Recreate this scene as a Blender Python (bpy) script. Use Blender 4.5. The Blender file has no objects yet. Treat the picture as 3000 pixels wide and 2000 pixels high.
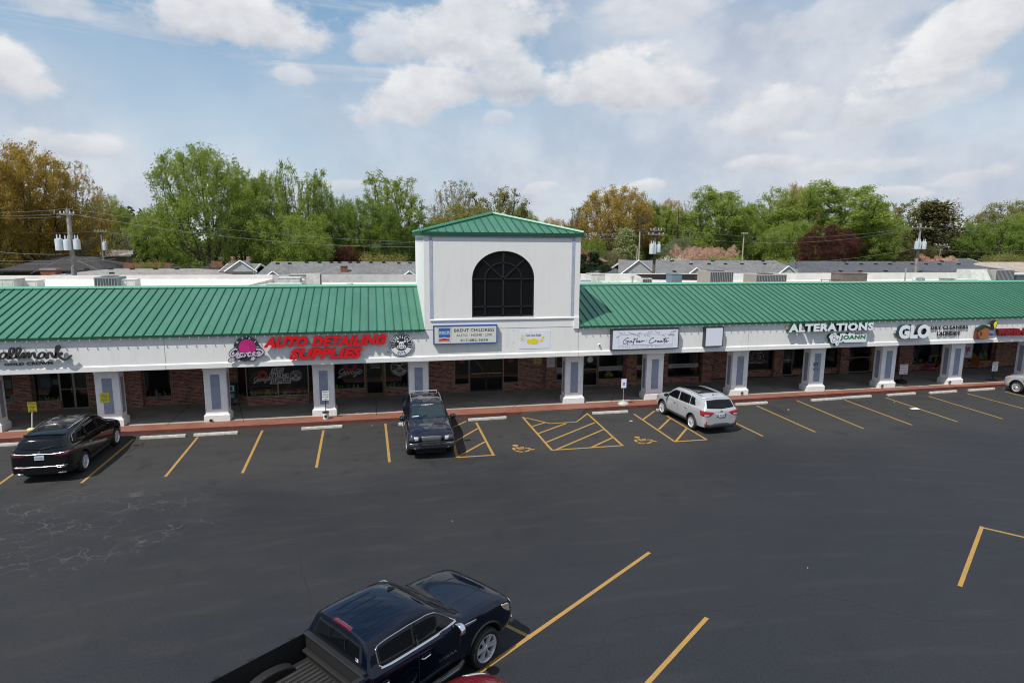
import bpy, bmesh, math, random
import numpy as np
from mathutils import Vector, Matrix
from mathutils.bvhtree import BVHTree
R = math.radians
C = bpy.context.scene.collection

# ---------------------------------------------------------------- camera
CAMH, F, PITCH, YAW, ROLL = 8.7708, 1813.98, 0.160741, 0.219264, 0.008743
fw = Vector((math.sin(YAW)*math.cos(PITCH), math.cos(YAW)*math.cos(PITCH), -math.sin(PITCH)))
rt0 = Vector((math.cos(YAW), -math.sin(YAW), 0)); up0 = rt0.cross(fw)
rt = rt0*math.cos(ROLL)+up0*math.sin(ROLL); up = up0*math.cos(ROLL)-rt0*math.sin(ROLL)
cam = bpy.data.cameras.new('camera'); camo = bpy.data.objects.new('camera', cam); C.objects.link(camo)
cam.sensor_width = 36; cam.lens = F/3000*36; cam.clip_end = 3000
camo.matrix_world = Matrix(((rt.x, up.x, -fw.x, 0), (rt.y, up.y, -fw.y, 0), (rt.z, up.z, -fw.z, CAMH), (0, 0, 0, 1)))
sc = bpy.context.scene
sc.camera = camo
sc.view_settings.view_transform = 'Standard'; sc.view_settings.look = 'None'
sc.cycles.filter_width = 1.05
sc.view_settings.exposure = 0.50; sc.view_settings.gamma = 1

def ray(px, py): return fw + rt*((px-1500)/F) + up*((1000-py)/F)
def at(px, py, Y=None, Z=None, X=None):
    """the point of the photograph's pixel that lies on the plane Y=, Z= or X="""
    d = ray(px, py)
    t = Y/d.y if Y is not None else ((Z-CAMH)/d.z if Z is not None else X/d.x)
    return Vector((0, 0, CAMH)) + d*t

# ---------------------------------------------------------------- sun
SUN_DIR = Vector((.55, .37, -1)).normalized()
EL = math.asin(-SUN_DIR.z)
sun = bpy.data.lights.new('sun', 'SUN'); sun.energy = 3.6; sun.angle = R(.53); sun.color = (1, .96, .9)
suno = bpy.data.objects.new('sun', sun); C.objects.link(suno)
suno.rotation_euler = SUN_DIR.to_track_quat('-Z', 'Y').to_euler()

# ---------------------------------------------------------------- node helper
class NT:
    def __init__(s, tree): s.t = tree; s.n = tree.nodes; s.l = tree.links
    def node(s, typ, **kw):
        n = s.n.new(typ)
        for k, v in kw.items():
            if k.startswith('i_'): s.put(n.inputs[k[2:].replace('_', ' ')], v)
            else: setattr(n, k, v)
        return n
    def put(s, sock, v):
        if hasattr(v, 'is_output') or v.__class__.__name__.startswith('NodeSocket'): s.l.new(v, sock)
        else: sock.default_value = v
    def math(s, op, a, b=None, c=None, clamp=False):
        n = s.n.new('ShaderNodeMath'); n.operation = op; n.use_clamp = clamp
        s.put(n.inputs[0], a)
        if b is not None: s.put(n.inputs[1], b)
        if c is not None: s.put(n.inputs[2], c)
        return n.outputs[0]
    def mix(s, f, a, b, typ='MIX'):
        n = s.n.new('ShaderNodeMix'); n.data_type = 'RGBA'; n.blend_type = typ
        s.put(n.inputs[0], f); s.put(n.inputs[6], a); s.put(n.inputs[7], b)
        return n.outputs[2]
    def ramp(s, f, pts, interp='LINEAR'):
        n = s.n.new('ShaderNodeValToRGB'); n.color_ramp.interpolation = interp
        e = n.color_ramp.elements
        while len(e) < len(pts): e.new(.5)
        for k, (p, c) in enumerate(pts):
            e[k].position = p; e[k].color = c if len(c) == 4 else (*c, 1)
        s.put(n.inputs[0], f); return n.outputs[0]
    def smooth(s, v, a, b, x=0., y=1.):
        n = s.n.new('ShaderNodeMapRange'); n.interpolation_type = 'SMOOTHSTEP'
        s.put(n.inputs[0], v); n.inputs[1].default_value = a; n.inputs[2].default_value = b
        n.inputs[3].default_value = x; n.inputs[4].default_value = y
        return n.outputs[0]
    def noise(s, vec, scale, detail=4, rough=.55, dist=0.):
        n = s.n.new('ShaderNodeTexNoise'); n.inputs['Scale'].default_value = scale
        n.inputs['Detail'].default_value = detail; n.inputs['Roughness'].default_value = rough
        n.inputs['Distortion'].default_value = dist
        if vec is not None: s.l.new(vec, n.inputs['Vector'])
        return n.outputs[0]
    def mapv(s, vec, scale=(1, 1, 1), loc=(0, 0, 0), rot=(0, 0, 0)):
        n = s.n.new('ShaderNodeMapping'); n.inputs['Scale'].default_value = scale
        n.inputs['Location'].default_value = loc; n.inputs['Rotation'].default_value = rot
        s.l.new(vec, n.inputs['Vector']); return n.outputs[0]
c4 = lambda c: (*c, 1) if len(c) == 3 else c

# ---------------------------------------------------------------- sky
world = bpy.data.worlds.new('World'); sc.world = world; world.use_nodes = True
W = NT(world.node_tree); W.n.clear()
sky = W.node('ShaderNodeTexSky', sky_type='NISHITA', sun_disc=False)
sky.sun_elevation = EL
sky.sun_rotation = math.atan2(-SUN_DIR.x, -SUN_DIR.y)
sky.air_density = 1.0; sky.dust_density = 1.2; sky.ozone_density = 1.0
tc = W.node('ShaderNodeTexCoord').outputs['Generated']
sep = W.node('ShaderNodeSeparateXYZ'); W.l.new(tc, sep.inputs[0])
az = W.math('ARCTAN2', sep.outputs[0], sep.outputs[1])          # azimuth from +Y towards +X
el = W.math('ARCSINE', sep.outputs[2])
# project on a flat cloud layer so that cells flatten towards the horizon
zc = W.math('MAXIMUM', sep.outputs[2], .02)
comb = W.node('ShaderNodeCombineXYZ')
W.l.new(W.math('DIVIDE', sep.outputs[0], W.math('ADD', zc, .12)), comb.inputs[0])
W.l.new(W.math('DIVIDE', sep.outputs[1], W.math('ADD', zc, .12)), comb.inputs[1])
lay = comb.outputs[0]
comb2 = W.node('ShaderNodeCombineXYZ'); W.l.new(az, comb2.inputs[0]); W.l.new(el, comb2.inputs[1])
ae = comb2.outputs[0]
SK = 8.0                                                         # cloud radiance relative to the sky node
def skc(r, g, b):                                                # wanted display colour -> sky-scale radiance
    f = lambda v: (v/255/12.92 if v < 11 else ((v/255+.055)/1.055)**2.4)
    k = 1/(2**sc.view_settings.exposure*.10)
    return (f(r)*k, f(g)*k, f(b)*k, 1)
def pxdir(px, py):
    d = ray(px, py).normalized(); return math.atan2(d.x, d.y), math.asin(d.z)
base = W.mix(.72, sky.outputs[0], W.ramp(W.math('MULTIPLY', el, 1.6), [(0, skc(196, 214, 226)), (.20, skc(182, 206, 224)), (.55, skc(122, 167, 203)), (1, skc(84, 134, 182))]))
# wispy high cloud, streaks running down to the right
st = W.noise(W.mapv(ae, (1.6, 13, 1), rot=(0, 0, R(24))), 2.2, 7, .62, .6)
st2 = W.noise(W.mapv(ae, (2.2, 3.2, 1), loc=(3, 1, 0)), 1.6, 4, .5)
veil = W.math('MULTIPLY', W.smooth(st, .40, .70), W.smooth(st2, .28, .56))
right = W.smooth(az, -.12, .62)
low = W.smooth(el, .34, .06)
veil = W.math('MAXIMUM', W.math('MULTIPLY', veil, .80), W.math('MULTIPLY', right, W.smooth(st2, .3, .56, .45, .92)))
veil = W.math('MAXIMUM', veil, W.math('MULTIPLY', low, W.smooth(st2, .3, .6, .25, .85)))
veilcol = W.mix(W.smooth(W.noise(ae, 5, 5, .6), .35, .65), skc(186, 194, 210), skc(218, 222, 229))
col = W.mix(veil, base, veilcol)
# cumulus: each has its own place in the sky (direction), its edge broken up by noise
wob = W.noise(W.mapv(ae, (1, 1.5, 1)), 11, 7, .6)
wob2 = W.noise(W.mapv(ae, (1, 1.3, 1), loc=(5, 5, 0)), 4.0, 3, .5)
clouds = [  # px, py, rx, ry (px), tilt, strength
    (640, 50, 260, 88, 2, .97), (160, 10, 100, 44, 0, .6), (30, 205, 125, 72, 10, 1.0), (1410, 90, 215, 150, -12, .95),
    (1160, 125, 130, 62, -6, .75), (1250, 285, 215, 80, -14, .97), (1470, 215, 130, 95, 0, .85), (1820, 250, 235, 92, 3, 1.0),
    (855, 224, 72, 26, 0, .65), (1455, 348, 52, 22, 0, .55), (2790, 150, 245, 95, -32, 1.0), (2260, 335, 145, 70, -12, .8),
    (2660, 300, 190, 60, -14, .7), (205, 425, 110, 36, 0, .7), (2330, 405, 110, 26, 0, .7), (2250, 478, 120, 26, -3, .75),
    (2560, 488, 180, 30, 0, .65), (2840, 520, 150, 30, -10, .7), (1840, 560, 120, 22, -12, .75), (1580, 550, 70, 18, -14, .6),
    (2640, 565, 100, 26, 0, .75), (1960, 40, 210, 50, -6, .55), (1000, 545, 90, 18, -8, .5), (2450, 60, 260, 60, -5, .5), (1850, 20, 120, 34, 0, .6)]
mask = None; shade = None
for (px, py, rx, ry, tilt, s) in clouds:
    a0, e0 = pxdir(px, py)
    ra, re = rx/F*.95, ry/F*.95
    u = W.math('SUBTRACT', az, a0); v = W.math('SUBTRACT', el, e0)
    ct, stt = math.cos(R(-tilt)), math.sin(R(-tilt))
    uu = W.math('ADD', W.math('MULTIPLY', u, ct/ra), W.math('MULTIPLY', v, stt/ra))
    vv = W.math('SUBTRACT', W.math('MULTIPLY', v, ct/re), W.math('MULTIPLY', u, stt/re))
    # flatter underside
    vv2 = W.math('MULTIPLY', vv, W.math('ADD', 1.1, W.math('MULTIPLY', W.math('SIGN', vv), -.18)))
    d = W.math('SQRT', W.math('ADD', W.math('MULTIPLY', uu, uu), W.math('MULTIPLY', vv2, vv2)))
    d = W.math('ADD', d, W.math('MULTIPLY', W.math('SUBTRACT', wob, .5), 2.1))
    d = W.math('ADD', d, W.math('MULTIPLY', W.math('SUBTRACT', wob2, .5), 1.1))
    m = W.smooth(d, 1.12, .62, 0, s)
    if mask is None: mask, shade = m, W.math('MULTIPLY', m, vv)
    else:
        mask = W.math('MAXIMUM', mask, m); shade = W.math('ADD', shade, W.math('MULTIPLY', m, vv))
det = W.noise(W.mapv(ae, (1, 1.6, 1), loc=(1, 2, 0)), 16, 6, .6)
sh = W.math('ADD', W.math('MULTIPLY', shade, .42), W.math('MULTIPLY', W.math('SUBTRACT', det, .5), 1.3))
ccol = W.ramp(W.math('ADD', sh, .55), [(0, skc(186, 190, 200)), (.45, skc(214, 216, 222)), (.8, skc(232, 233, 236)), (1, skc(240, 240, 241))])
col = W.mix(mask, col, ccol)
bgn = W.node('ShaderNodeBackground'); W.l.new(col, bgn.inputs[0]); bgn.inputs[1].default_value = .10
W.l.new(bgn.outputs[0], W.node('ShaderNodeOutputWorld').inputs[0])

# ---------------------------------------------------------------- materials
MATS = {}
def mat(name, col=(.5, .5, .5), rough=.6, metal=0., spec=.5, var=.0, vscale=3., bump=0., bscale=30., coat=0., fn=None):
    if name in MATS: return MATS[name]
    m = bpy.data.materials.new(name); m.use_nodes = True; t = NT(m.node_tree)
    b = t.n['Principled BSDF']
    b.inputs['Base Color'].default_value = c4(col); b.inputs['Roughness'].default_value = rough
    b.inputs['Metallic'].default_value = metal; b.inputs['Specular IOR Level'].default_value = spec
    b.inputs['Coat Weight'].default_value = coat; b.inputs['Coat Roughness'].default_value = .03
    geo = None
    if var or bump: geo = t.node('ShaderNodeNewGeometry').outputs['Position']
    if var:
        n = t.noise(geo, vscale, 5, .6)
        k = t.smooth(n, .3, .7, 1-var, 1+var*.6)
        mm = t.node('ShaderNodeVectorMath', operation='SCALE'); mm.inputs[0].default_value = col[:3]; t.l.new(k, mm.inputs['Scale'])
        t.l.new(mm.outputs[0], b.inputs['Base Color'])
    if bump:
        bn = t.node('ShaderNodeBump'); bn.inputs['Strength'].default_value = bump; bn.inputs['Distance'].default_value = .02
        t.l.new(t.noise(geo, bscale, 4, .6), bn.inputs['Height']); t.l.new(bn.outputs[0], b.inputs['Normal'])
    if fn: fn(t, b)
    MATS[name] = m; return m

def stucco_fn(t, b, base=(.735, .725, .70), dirt=(.50, .47, .44)):
    pos = t.node('ShaderNodeNewGeometry').outputs['Position']
    streak = t.noise(t.mapv(pos, (3.5, 3.5, .25)), 1.6, 5, .65)
    blot = t.noise(pos, .5, 4, .55)
    f = t.math('MULTIPLY', t.smooth(streak, .45, .85), t.smooth(blot, .35, .7, .15, 1))
    c = t.mix(t.math('MULTIPLY', f, .55), c4(base), c4(dirt))
    c = t.mix(t.smooth(t.noise(pos, 2.3, 4), .3, .7, 0, .14), c, (.60, .60, .60, 1))
    t.l.new(c, b.inputs['Base Color'])
    bn = t.node('ShaderNodeBump'); bn.inputs['Strength'].default_value = .25; bn.inputs['Distance'].default_value = .006
    t.l.new(t.noise(pos, 60, 3, .6), bn.inputs['Height']); t.l.new(bn.outputs[0], b.inputs['Normal'])
M_stucco = mat('white_stucco', rough=.85, fn=stucco_fn)
M_trimblue = mat('grey_blue_paint', (.27, .31, .40), .8, var=.12, vscale=4)
M_pillar = mat('pillar_paint', (.84, .84, .835), .8, var=.08, vscale=2.5, bump=.1, bscale=50)
M_steelwhite = mat('white_paint', (.75, .75, .76), .5, var=.05)
M_black = mat('black_plastic', (.015, .015, .016), .45)
M_blackmetal = mat('black_metal', (.02, .022, .024), .35)
M_chrome = mat('chrome', (.8, .8, .82), .12, 1.)
M_alu = mat('aluminium_frame', (.30, .27, .22), .4, .6)
M_bronze = mat('bronze_door_frame', (.17, .12, .055), .45, .3, var=.15)
M_darkframe = mat('dark_window_frame', (.009, .009, .009), .5)
M_bandblue = mat('pale_blue_band', (.36, .40, .50), .8, var=.10, vscale=4)
M_chrome2 = mat('dull_chrome', (.42, .42, .44), .22, 1.)
M_rubber = mat('tyre_rubber', (.012, .012, .013), .8, var=.15, vscale=20)
M_rim = mat('alloy_rim', (.74, .74, .76), .3, .55)
M_concrete = mat('wheel_stop_concrete', (.42, .40, .36), .9, var=.22, vscale=6, bump=.4, bscale=40)
M_galv = mat('galvanised_metal', (.36, .38, .39), .45, .6, var=.2, vscale=5)
M_hvac = mat('hvac_grey_paint', (.30, .295, .28), .6, var=.2, vscale=3)
M_hvacl = mat('hvac_pale_paint', (.46, .48, .44), .6, var=.18, vscale=3)
M_hvacdark = mat('hvac_coil', (.05, .052, .055), .6)
M_woodpole = mat('weathered_pole_wood', (.20, .17, .14), .9, var=.3, vscale=5)
M_transf = mat('transformer_grey', (.46, .50, .53), .5, var=.12)
M_wire = mat('cable', (.20, .20, .20), .5)
M_bark = mat('bark', (.075, .062, .05), .95, var=.35, vscale=3)
M_barkpale = mat('pale_bark', (.30, .28, .25), .95, var=.3, vscale=3)
M_yellow = mat('yellow_board', (.72, .62, .03), .55)
M_white = mat('sign_white', (.72, .73, .74), .5)
M_ink = mat('ink_black', (.02, .02, .025), .6)
M_greenpost = mat('dark_green_post', (.015, .03, .025), .5)

def roof_fn(t, b):
    pos = t.node('ShaderNodeNewGeometry').outputs['Position']
    n = t.noise(t.mapv(pos, (1.3, .35, .35)), 1.2, 5, .6)
    c = t.mix(t.smooth(n, .3, .72), (.078, .232, .150, 1), (.104, .272, .184, 1))
    n2 = t.noise(t.mapv(pos, (9, .5, .5)), 1.0, 3, .6)
    c = t.mix(t.smooth(n2, .55, .8, 0, .35), c, (.12, .27, .19, 1))
    t.l.new(c, b.inputs['Base Color'])
M_roof = mat('green_standing_seam', rough=.50, metal=.55, spec=.5, fn=roof_fn)
M_roofdark = mat('green_seam_rib', (.012, .085, .05), .5)
M_gutter = mat('dark_green_gutter', (.008, .065, .032), .45)

def brick_fn(t, b):
    pos = t.node('ShaderNodeNewGeometry').outputs['Position']
    s = t.node('ShaderNodeSeparateXYZ'); t.l.new(pos, s.inputs[0])
    cb = t.node('ShaderNodeCombineXYZ'); t.l.new(t.math('ADD', s.outputs[0], s.outputs[1]), cb.inputs[0]); t.l.new(s.outputs[2], cb.inputs[1])
    br = t.node('ShaderNodeTexBrick'); t.l.new(cb.outputs[0], br.inputs['Vector'])
    br.inputs['Scale'].default_value = 1; br.inputs['Brick Width'].default_value = .215; br.inputs['Row Height'].default_value = .075
    br.inputs['Mortar Size'].default_value = .007; br.inputs['Mortar Smooth'].default_value = .2; br.inputs['Bias'].default_value = 0
    br.inputs['Color1'].default_value = (.40, .15, .10, 1); br.inputs['Color2'].default_value = (.035, .016, .014, 1)
    br.inputs['Mortar'].default_value = (.46, .37, .30, 1)
    n = t.noise(cb.outputs[0], 2.2, 3)
    t.l.new(t.mix(t.smooth(n, .35, .65, 0, .3), br.outputs[0], (.30, .12, .08, 1)), b.inputs['Base Color'])
M_brick = mat('red_brick', rough=.9, fn=brick_fn)

def glass(name, tint, tr, rough=.03):
    if name in MATS: return MATS[name]
    m = bpy.data.materials.new(name); m.use_nodes = True; t = NT(m.node_tree); t.n.clear()
    o = t.node('ShaderNodeOutputMaterial')
    tp = t.node('ShaderNodeBsdfTransparent'); tp.inputs[0].default_value = (*tint, 1)
    df = t.node('ShaderNodeBsdfDiffuse'); df.inputs[0].default_value = (.012, .014, .016, 1)
    a = t.node('ShaderNodeMixShader'); a.inputs[0].default_value = tr; t.l.new(df.outputs[0], a.inputs[1]); t.l.new(tp.outputs[0], a.inputs[2])
    gl = t.node('ShaderNodeBsdfGlossy'); gl.inputs['Roughness'].default_value = rough
    fr = t.node('ShaderNodeFresnel'); fr.inputs[0].default_value = 1.5
    b2 = t.node('ShaderNodeMixShader'); t.l.new(t.math('MULTIPLY', fr.outputs[0], 1.0, clamp=True), b2.inputs[0]); t.l.new(a.outputs[0], b2.inputs[1]); t.l.new(gl.outputs[0], b2.inputs[2])
    t.l.new(b2.outputs[0], o.inputs[0]); MATS[name] = m; return m
M_glass = glass('shop_glass', (.75, .78, .76), .8)
M_glassdark = glass('tinted_glass', (.1, .1, .1), .3)
M_carglass = mat('car_glass', (.004, .005, .006), .03, 0, .38)

# ---------------------------------------------------------------- mesh helpers
class MB:
    def __init__(s): s.v = []; s.f = []; s.m = []; s.mi = 0
    def add(s, vs, fs):
        o = len(s.v); s.v += [tuple(v) for v in vs]
        for f in fs: s.f.append(tuple(i+o for i in f)); s.m.append(s.mi)
        return s
    def mat(s, i): s.mi = i; return s
    def box(s, x0, x1, y0, y1, z0, z1, M=None):
        vs = [Vector((x, y, z)) for z in (z0, z1) for y in (y0, y1) for x in (x0, x1)]
        if M: vs = [M @ v for v in vs]
        return s.add(vs, [(0, 2, 3, 1), (4, 5, 7, 6), (0, 1, 5, 4), (2, 6, 7, 3), (0, 4, 6, 2), (1, 3, 7, 5)])
    def quad(s, a, b, c, d): return s.add([a, b, c, d], [(0, 1, 2, 3)])
    def prism(s, poly, a, b):
        """poly = list of 3D points of one face; extruded by vector b-a"""
        d = Vector(b)-Vector(a); n = len(poly); p = [Vector(q) for q in poly]
        return s.add(p+[q+d for q in p], [tuple(range(n-1, -1, -1)), tuple(range(n, 2*n))]+[(i, (i+1) % n, n+(i+1) % n, n+i) for i in range(n)])
    def tube(s, pts, rad, n=8, cap=True):
        pts = [Vector(p) for p in pts]
        if not hasattr(rad, '__len__'): rad = [rad]*len(pts)
        rings = []; ref = None
        for i, p in enumerate(pts):
            t = (pts[min(i+1, len(pts)-1)]-pts[max(i-1, 0)]).normalized()
            if ref is None: ref = Vector((0, 0, 1)) if abs(t.z) < .9 else Vector((1, 0, 0))
            u = t.cross(ref).normalized(); w = u.cross(t).normalized(); ref = w
            rings.append([p+(u*math.cos(2*math.pi*k/n)+w*math.sin(2*math.pi*k/n))*rad[i] for k in range(n)])
        vs = [v for r_ in rings for v in r_]; fs = []
        for i in range(len(pts)-1):
            for k in range(n): fs.append((i*n+k, i*n+(k+1) % n, (i+1)*n+(k+1) % n, (i+1)*n+k))
        if cap: fs += [tuple(range(n-1, -1, -1)), tuple(range((len(pts)-1)*n, len(pts)*n))]
        return s.add(vs, fs)
    def lathe(s, prof, n=24, M=None, closed=False, cap=True):
        """profile (r,z) about the z axis"""
        vs = []; fs = []
        for (r_, z) in prof:
            for k in range(n):
                v = Vector((r_*math.cos(2*math.pi*k/n), r_*math.sin(2*math.pi*k/n), z)); vs.append(M @ v if M else v)
        m = len(prof)
        for i in range(m if closed else m-1):
            j = (i+1) % m
            for k in range(n): fs.append((i*n+k, i*n+(k+1) % n, j*n+(k+1) % n, j*n+k))
        if not closed and cap:
            if prof[0][0] > 1e-5: fs.append(tuple(range(n-1, -1, -1)))
            if prof[-1][0] > 1e-5: fs.append(tuple(range((m-1)*n, m*n)))
        return s.add(vs, fs)
    def ribbon(s, pts, w, d, P, smooth=True):
        """flat stroke of width w along 2D pts, extruded by depth d; P maps (u,v,depth) to 3D"""
        if smooth: pts = catmull(pts)
        pts = [Vector(p) for p in pts]; L = []; Rr = []
        for i, p in enumerate(pts):
            t = (pts[min(i+1, len(pts)-1)]-pts[max(i-1, 0)]); t = t.normalized() if t.length > 1e-9 else Vector((1, 0))
            nn = Vector((-t.y, t.x)); ww = w(i/(len(pts)-1)) if callable(w) else w
            L.append(p+nn*ww/2); Rr.append(p-nn*ww/2)
        n = len(pts); vs = [P(q.x, q.y, d) for q in L]+[P(q.x, q.y, d) for q in Rr]+[P(q.x, q.y, 0) for q in L]+[P(q.x, q.y, 0) for q in Rr]
        fs = []
        for i in range(n-1):
            fs += [(i, n+i, n+i+1, i+1), (2*n+i, i, i+1, 2*n+i+1), (n+i, 3*n+i, 3*n+i+1, n+i+1)]
        fs += [(0, 2*n, 3*n, n), (n-1, 2*n-1, 4*n-1, 3*n-1)]
        return s.add(vs, fs)
    def build(s, name, mats, parent=None, smooth=False, bevel=0., loc=None, angle=35):
        me = bpy.data.meshes.new(name)
        me.from_pydata(s.v, [], s.f)
        mats = mats if isinstance(mats, (list, tuple)) else [mats]
        for m in mats: me.materials.append(m)
        if len(mats) > 1: me.polygons.foreach_set('material_index', s.m)
        me.validate(); me.update()
        o = bpy.data.objects.new(name, me); C.objects.link(o)
        if smooth: me.shade_smooth(); me.set_sharp_from_angle(angle=R(angle))
        if parent: o.parent = parent
        if loc: o.location = loc
        if bevel:
            bv = o.modifiers.new('bevel', 'BEVEL'); bv.width = bevel; bv.segments = 2; bv.limit_method = 'ANGLE'; bv.angle_limit = R(40)
        return o
def catmull(pts, k=6):
    p = [Vector(q) for q in pts]; p = [p[0]*2-p[1]]+p+[p[-1]*2-p[-2]]; out = []
    for i in range(1, len(p)-2):
        for j in range(k):
            t = j/k; a, b, c, d = p[i-1:i+3]
            out.append(.5*((2*b)+(c-a)*t+(2*a-5*b+4*c-d)*t*t+(3*b-a-3*c+d)*t**3))
    out.append(p[-2]); return out

def tag(o, label=None, cat=None, group=None, kind=None):
    if label: o['label'] = label
    if cat: o['category'] = cat
    if group: o['group'] = group
    if kind: o['kind'] = kind
    return o
def empty(name, loc=(0, 0, 0), rz=0, label=None, cat=None, group=None):
    o = bpy.data.objects.new(name, None); C.objects.link(o); o.location = loc; o.rotation_euler = (0, 0, rz)
    o.empty_display_size = .2
    return tag(o, label, cat, group)
def copy_tree(o, parent=None):
    c = o.copy(); C.objects.link(c)
    if parent: c.parent = parent
    for ch in list(o.children): copy_tree(ch, c)
    return c

def text_raw(s, shear=0., offset=0., spacing=1., depth=.0, res=3):
    cu = bpy.data.curves.new('t', 'FONT'); cu.body = s; cu.shear = shear; cu.offset = offset
    cu.space_character = spacing; cu.extrude = depth/2; cu.resolution_u = res; cu.size = 1
    o = bpy.data.objects.new('t', cu); C.objects.link(o)
    dg = bpy.context.evaluated_depsgraph_get(); dg.update()
    me = o.evaluated_get(dg).to_mesh()
    vs = [v.co.copy() for v in me.vertices]; fs = [tuple(p.vertices) for p in me.polygons]
    bpy.data.objects.remove(o); bpy.data.curves.remove(cu)
    return vs, fs
def fit_text(mb, s, x0, x1, z0, z1, P, depth=.02, **kw):
    """text fitted to the rectangle (x0..x1, z0..z1); P(u, v, d) -> 3D"""
    vs, fs = text_raw(s, depth=1., **kw)
    a0 = min(v.x for v in vs); a1 = max(v.x for v in vs); b0 = min(v.y for v in vs); b1 = max(v.y for v in vs)
    mb.add([P(x0+(v.x-a0)/(a1-a0)*(x1-x0), z0+(v.y-b0)/(b1-b0)*(z1-z0), (v.z+.5)*depth) for v in vs], fs)
def facade(Y): return lambda u, v, d: Vector((u, Y-d, v))
def px_rect(lb, rtp, Y):
    a = at(*lb, Y=Y); b = at(*rtp, Y=Y); return a.x, b.x, a.z, b.z
# ================================================================ GROUND
def asphalt_fn(t, b):
    pos = t.node('ShaderNodeNewGeometry').outputs['Position']
    big = t.noise(pos, .16, 4, .55); mid = t.noise(t.mapv(pos, (.5, 1.6, 1)), .9, 5, .6); fine = t.noise(pos, 55, 3, .7); grain = t.noise(pos, 240, 2, .7)
    c = t.mix(t.smooth(big, .35, .65), (.0142, .0150, .0170, 1), (.0195, .0196, .0208, 1))
    s = t.node('ShaderNodeSeparateXYZ'); t.l.new(pos, s.inputs[0])
    near = t.smooth(t.math('ADD', s.outputs[1], t.math('MULTIPLY', big, 6)), 23.5, 28.5)     # worn, dusty stalls by the kerb
    c = t.mix(t.math('MULTIPLY', near, .6), c, (.040, .038, .035, 1))
    c = t.mix(t.math('MULTIPLY', t.smooth(mid, .5, .8), .22), c, (.046, .044, .042, 1))
    c = t.mix(t.math('MULTIPLY', t.smooth(mid, .45, .25), .25), c, (.013, .013, .0145, 1))
    # oil-dark patches in the stalls
    oil = t.noise(t.mapv(pos, (.9, .5, 1), loc=(4, 2, 0)), .9, 3)
    c = t.mix(t.math('MULTIPLY', t.smooth(oil, .58, .74), .5), c, (.010, .0095, .0095, 1))
    # pale hairline cracking in the drive lane, left
    cell = t.node('ShaderNodeTexVoronoi', feature='DISTANCE_TO_EDGE'); cell.inputs['Scale'].default_value = 1.5
    wv = t.node('ShaderNodeVectorMath', operation='ADD'); t.l.new(pos, wv.inputs[0])
    nn = t.node('ShaderNodeTexNoise'); nn.inputs['Scale'].default_value = 2.2; nn.inputs['Detail'].default_value = 5; t.l.new(pos, nn.inputs['Vector'])
    sc2 = t.node('ShaderNodeVectorMath', operation='SCALE'); sc2.inputs['Scale'].default_value = .8; t.l.new(nn.outputs[1], sc2.inputs[0]); t.l.new(sc2.outputs[0], wv.inputs[1])
    t.l.new(wv.outputs[0], cell.inputs['Vector'])
    dx = t.math('DIVIDE', t.math('ADD', s.outputs[0], 10.2), 5.2); dy = t.math('DIVIDE', t.math('SUBTRACT', s.outputs[1], 20.6), 3.4)
    rr = t.math('ADD', t.math('MULTIPLY', dx, dx), t.math('MULTIPLY', dy, dy))
    m = t.math('MULTIPLY', t.smooth(rr, 1.4, .5), t.smooth(t.noise(pos, .8, 3), .4, .6))
    m = t.math('MULTIPLY', m, t.smooth(cell.outputs[0], .03, .006))
    c = t.mix(t.math('MULTIPLY', m, .30), c, (.15, .145, .14, 1))
    c = t.mix(1.0, c, t.ramp(fine, [(.3, (.82, .82, .82)), (.7, (1.22, 1.22, 1.22))]), 'MULTIPLY')
    c = t.mix(1.0, c, t.ramp(grain, [(.35, (.62, .62, .62)), (.65, (1.45, 1.45, 1.45))]), 'MULTIPLY')
    c = t.mix(t.math('MULTIPLY', t.smooth(t.math('ADD', t.math('MULTIPLY', s.outputs[0], .35), t.math('MULTIPLY', s.outputs[1], -1)), -19, -8), .6), c, (.0155, .0185, .0245, 1))
    agg = t.noise(pos, 16, 4, .75)
    c = t.mix(1.0, c, t.ramp(agg, [(.32, (.80, .80, .80)), (.68, (1.24, 1.24, 1.24))]), 'MULTIPLY')
    # drips of oil in the middle of the stalls, tyre-polished arcs in the lane
    dr = t.node('ShaderNodeTexVoronoi'); dr.inputs['Scale'].default_value = .75; t.l.new(t.mapv(pos, (1, .7, 1), loc=(.4, .2, 0)), dr.inputs['Vector'])
    c = t.mix(t.math('MULTIPLY', t.math('MULTIPLY', t.smooth(dr.outputs[0], .16, .03), near), t.smooth(agg, .4, .6, .2, .8)), c, (.008, .0078, .0078, 1))
    arc = t.node('ShaderNodeTexWave', wave_type='RINGS', rings_direction='SPHERICAL'); arc.inputs['Scale'].default_value = .22; arc.inputs['Distortion'].default_value = 1.2; arc.inputs['Detail'].default_value = 3; arc.inputs['Detail Scale'].default_value = .6
    t.l.new(t.mapv(pos, (1, 1, 1), loc=(-6, 26, 0)), arc.inputs['Vector'])
    c = t.mix(t.math('MULTIPLY', t.smooth(arc.outputs[1], .80, 1.0), t.smooth(mid, .45, .6, 0, .22)), c, (.034, .034, .035, 1))
    t.l.new(c, b.inputs['Base Color'])
    t.l.new(t.smooth(mid, .3, .7, .62, .85), b.inputs['Roughness'])
    bn = t.node('ShaderNodeBump'); bn.inputs['Strength'].default_value = .35; bn.inputs['Distance'].default_value = .01
    t.l.new(fine, bn.inputs['Height']); t.l.new(bn.outputs[0], b.inputs['Normal'])
M_asphalt = mat('asphalt', rough=.75, spec=.35, fn=asphalt_fn)
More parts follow.
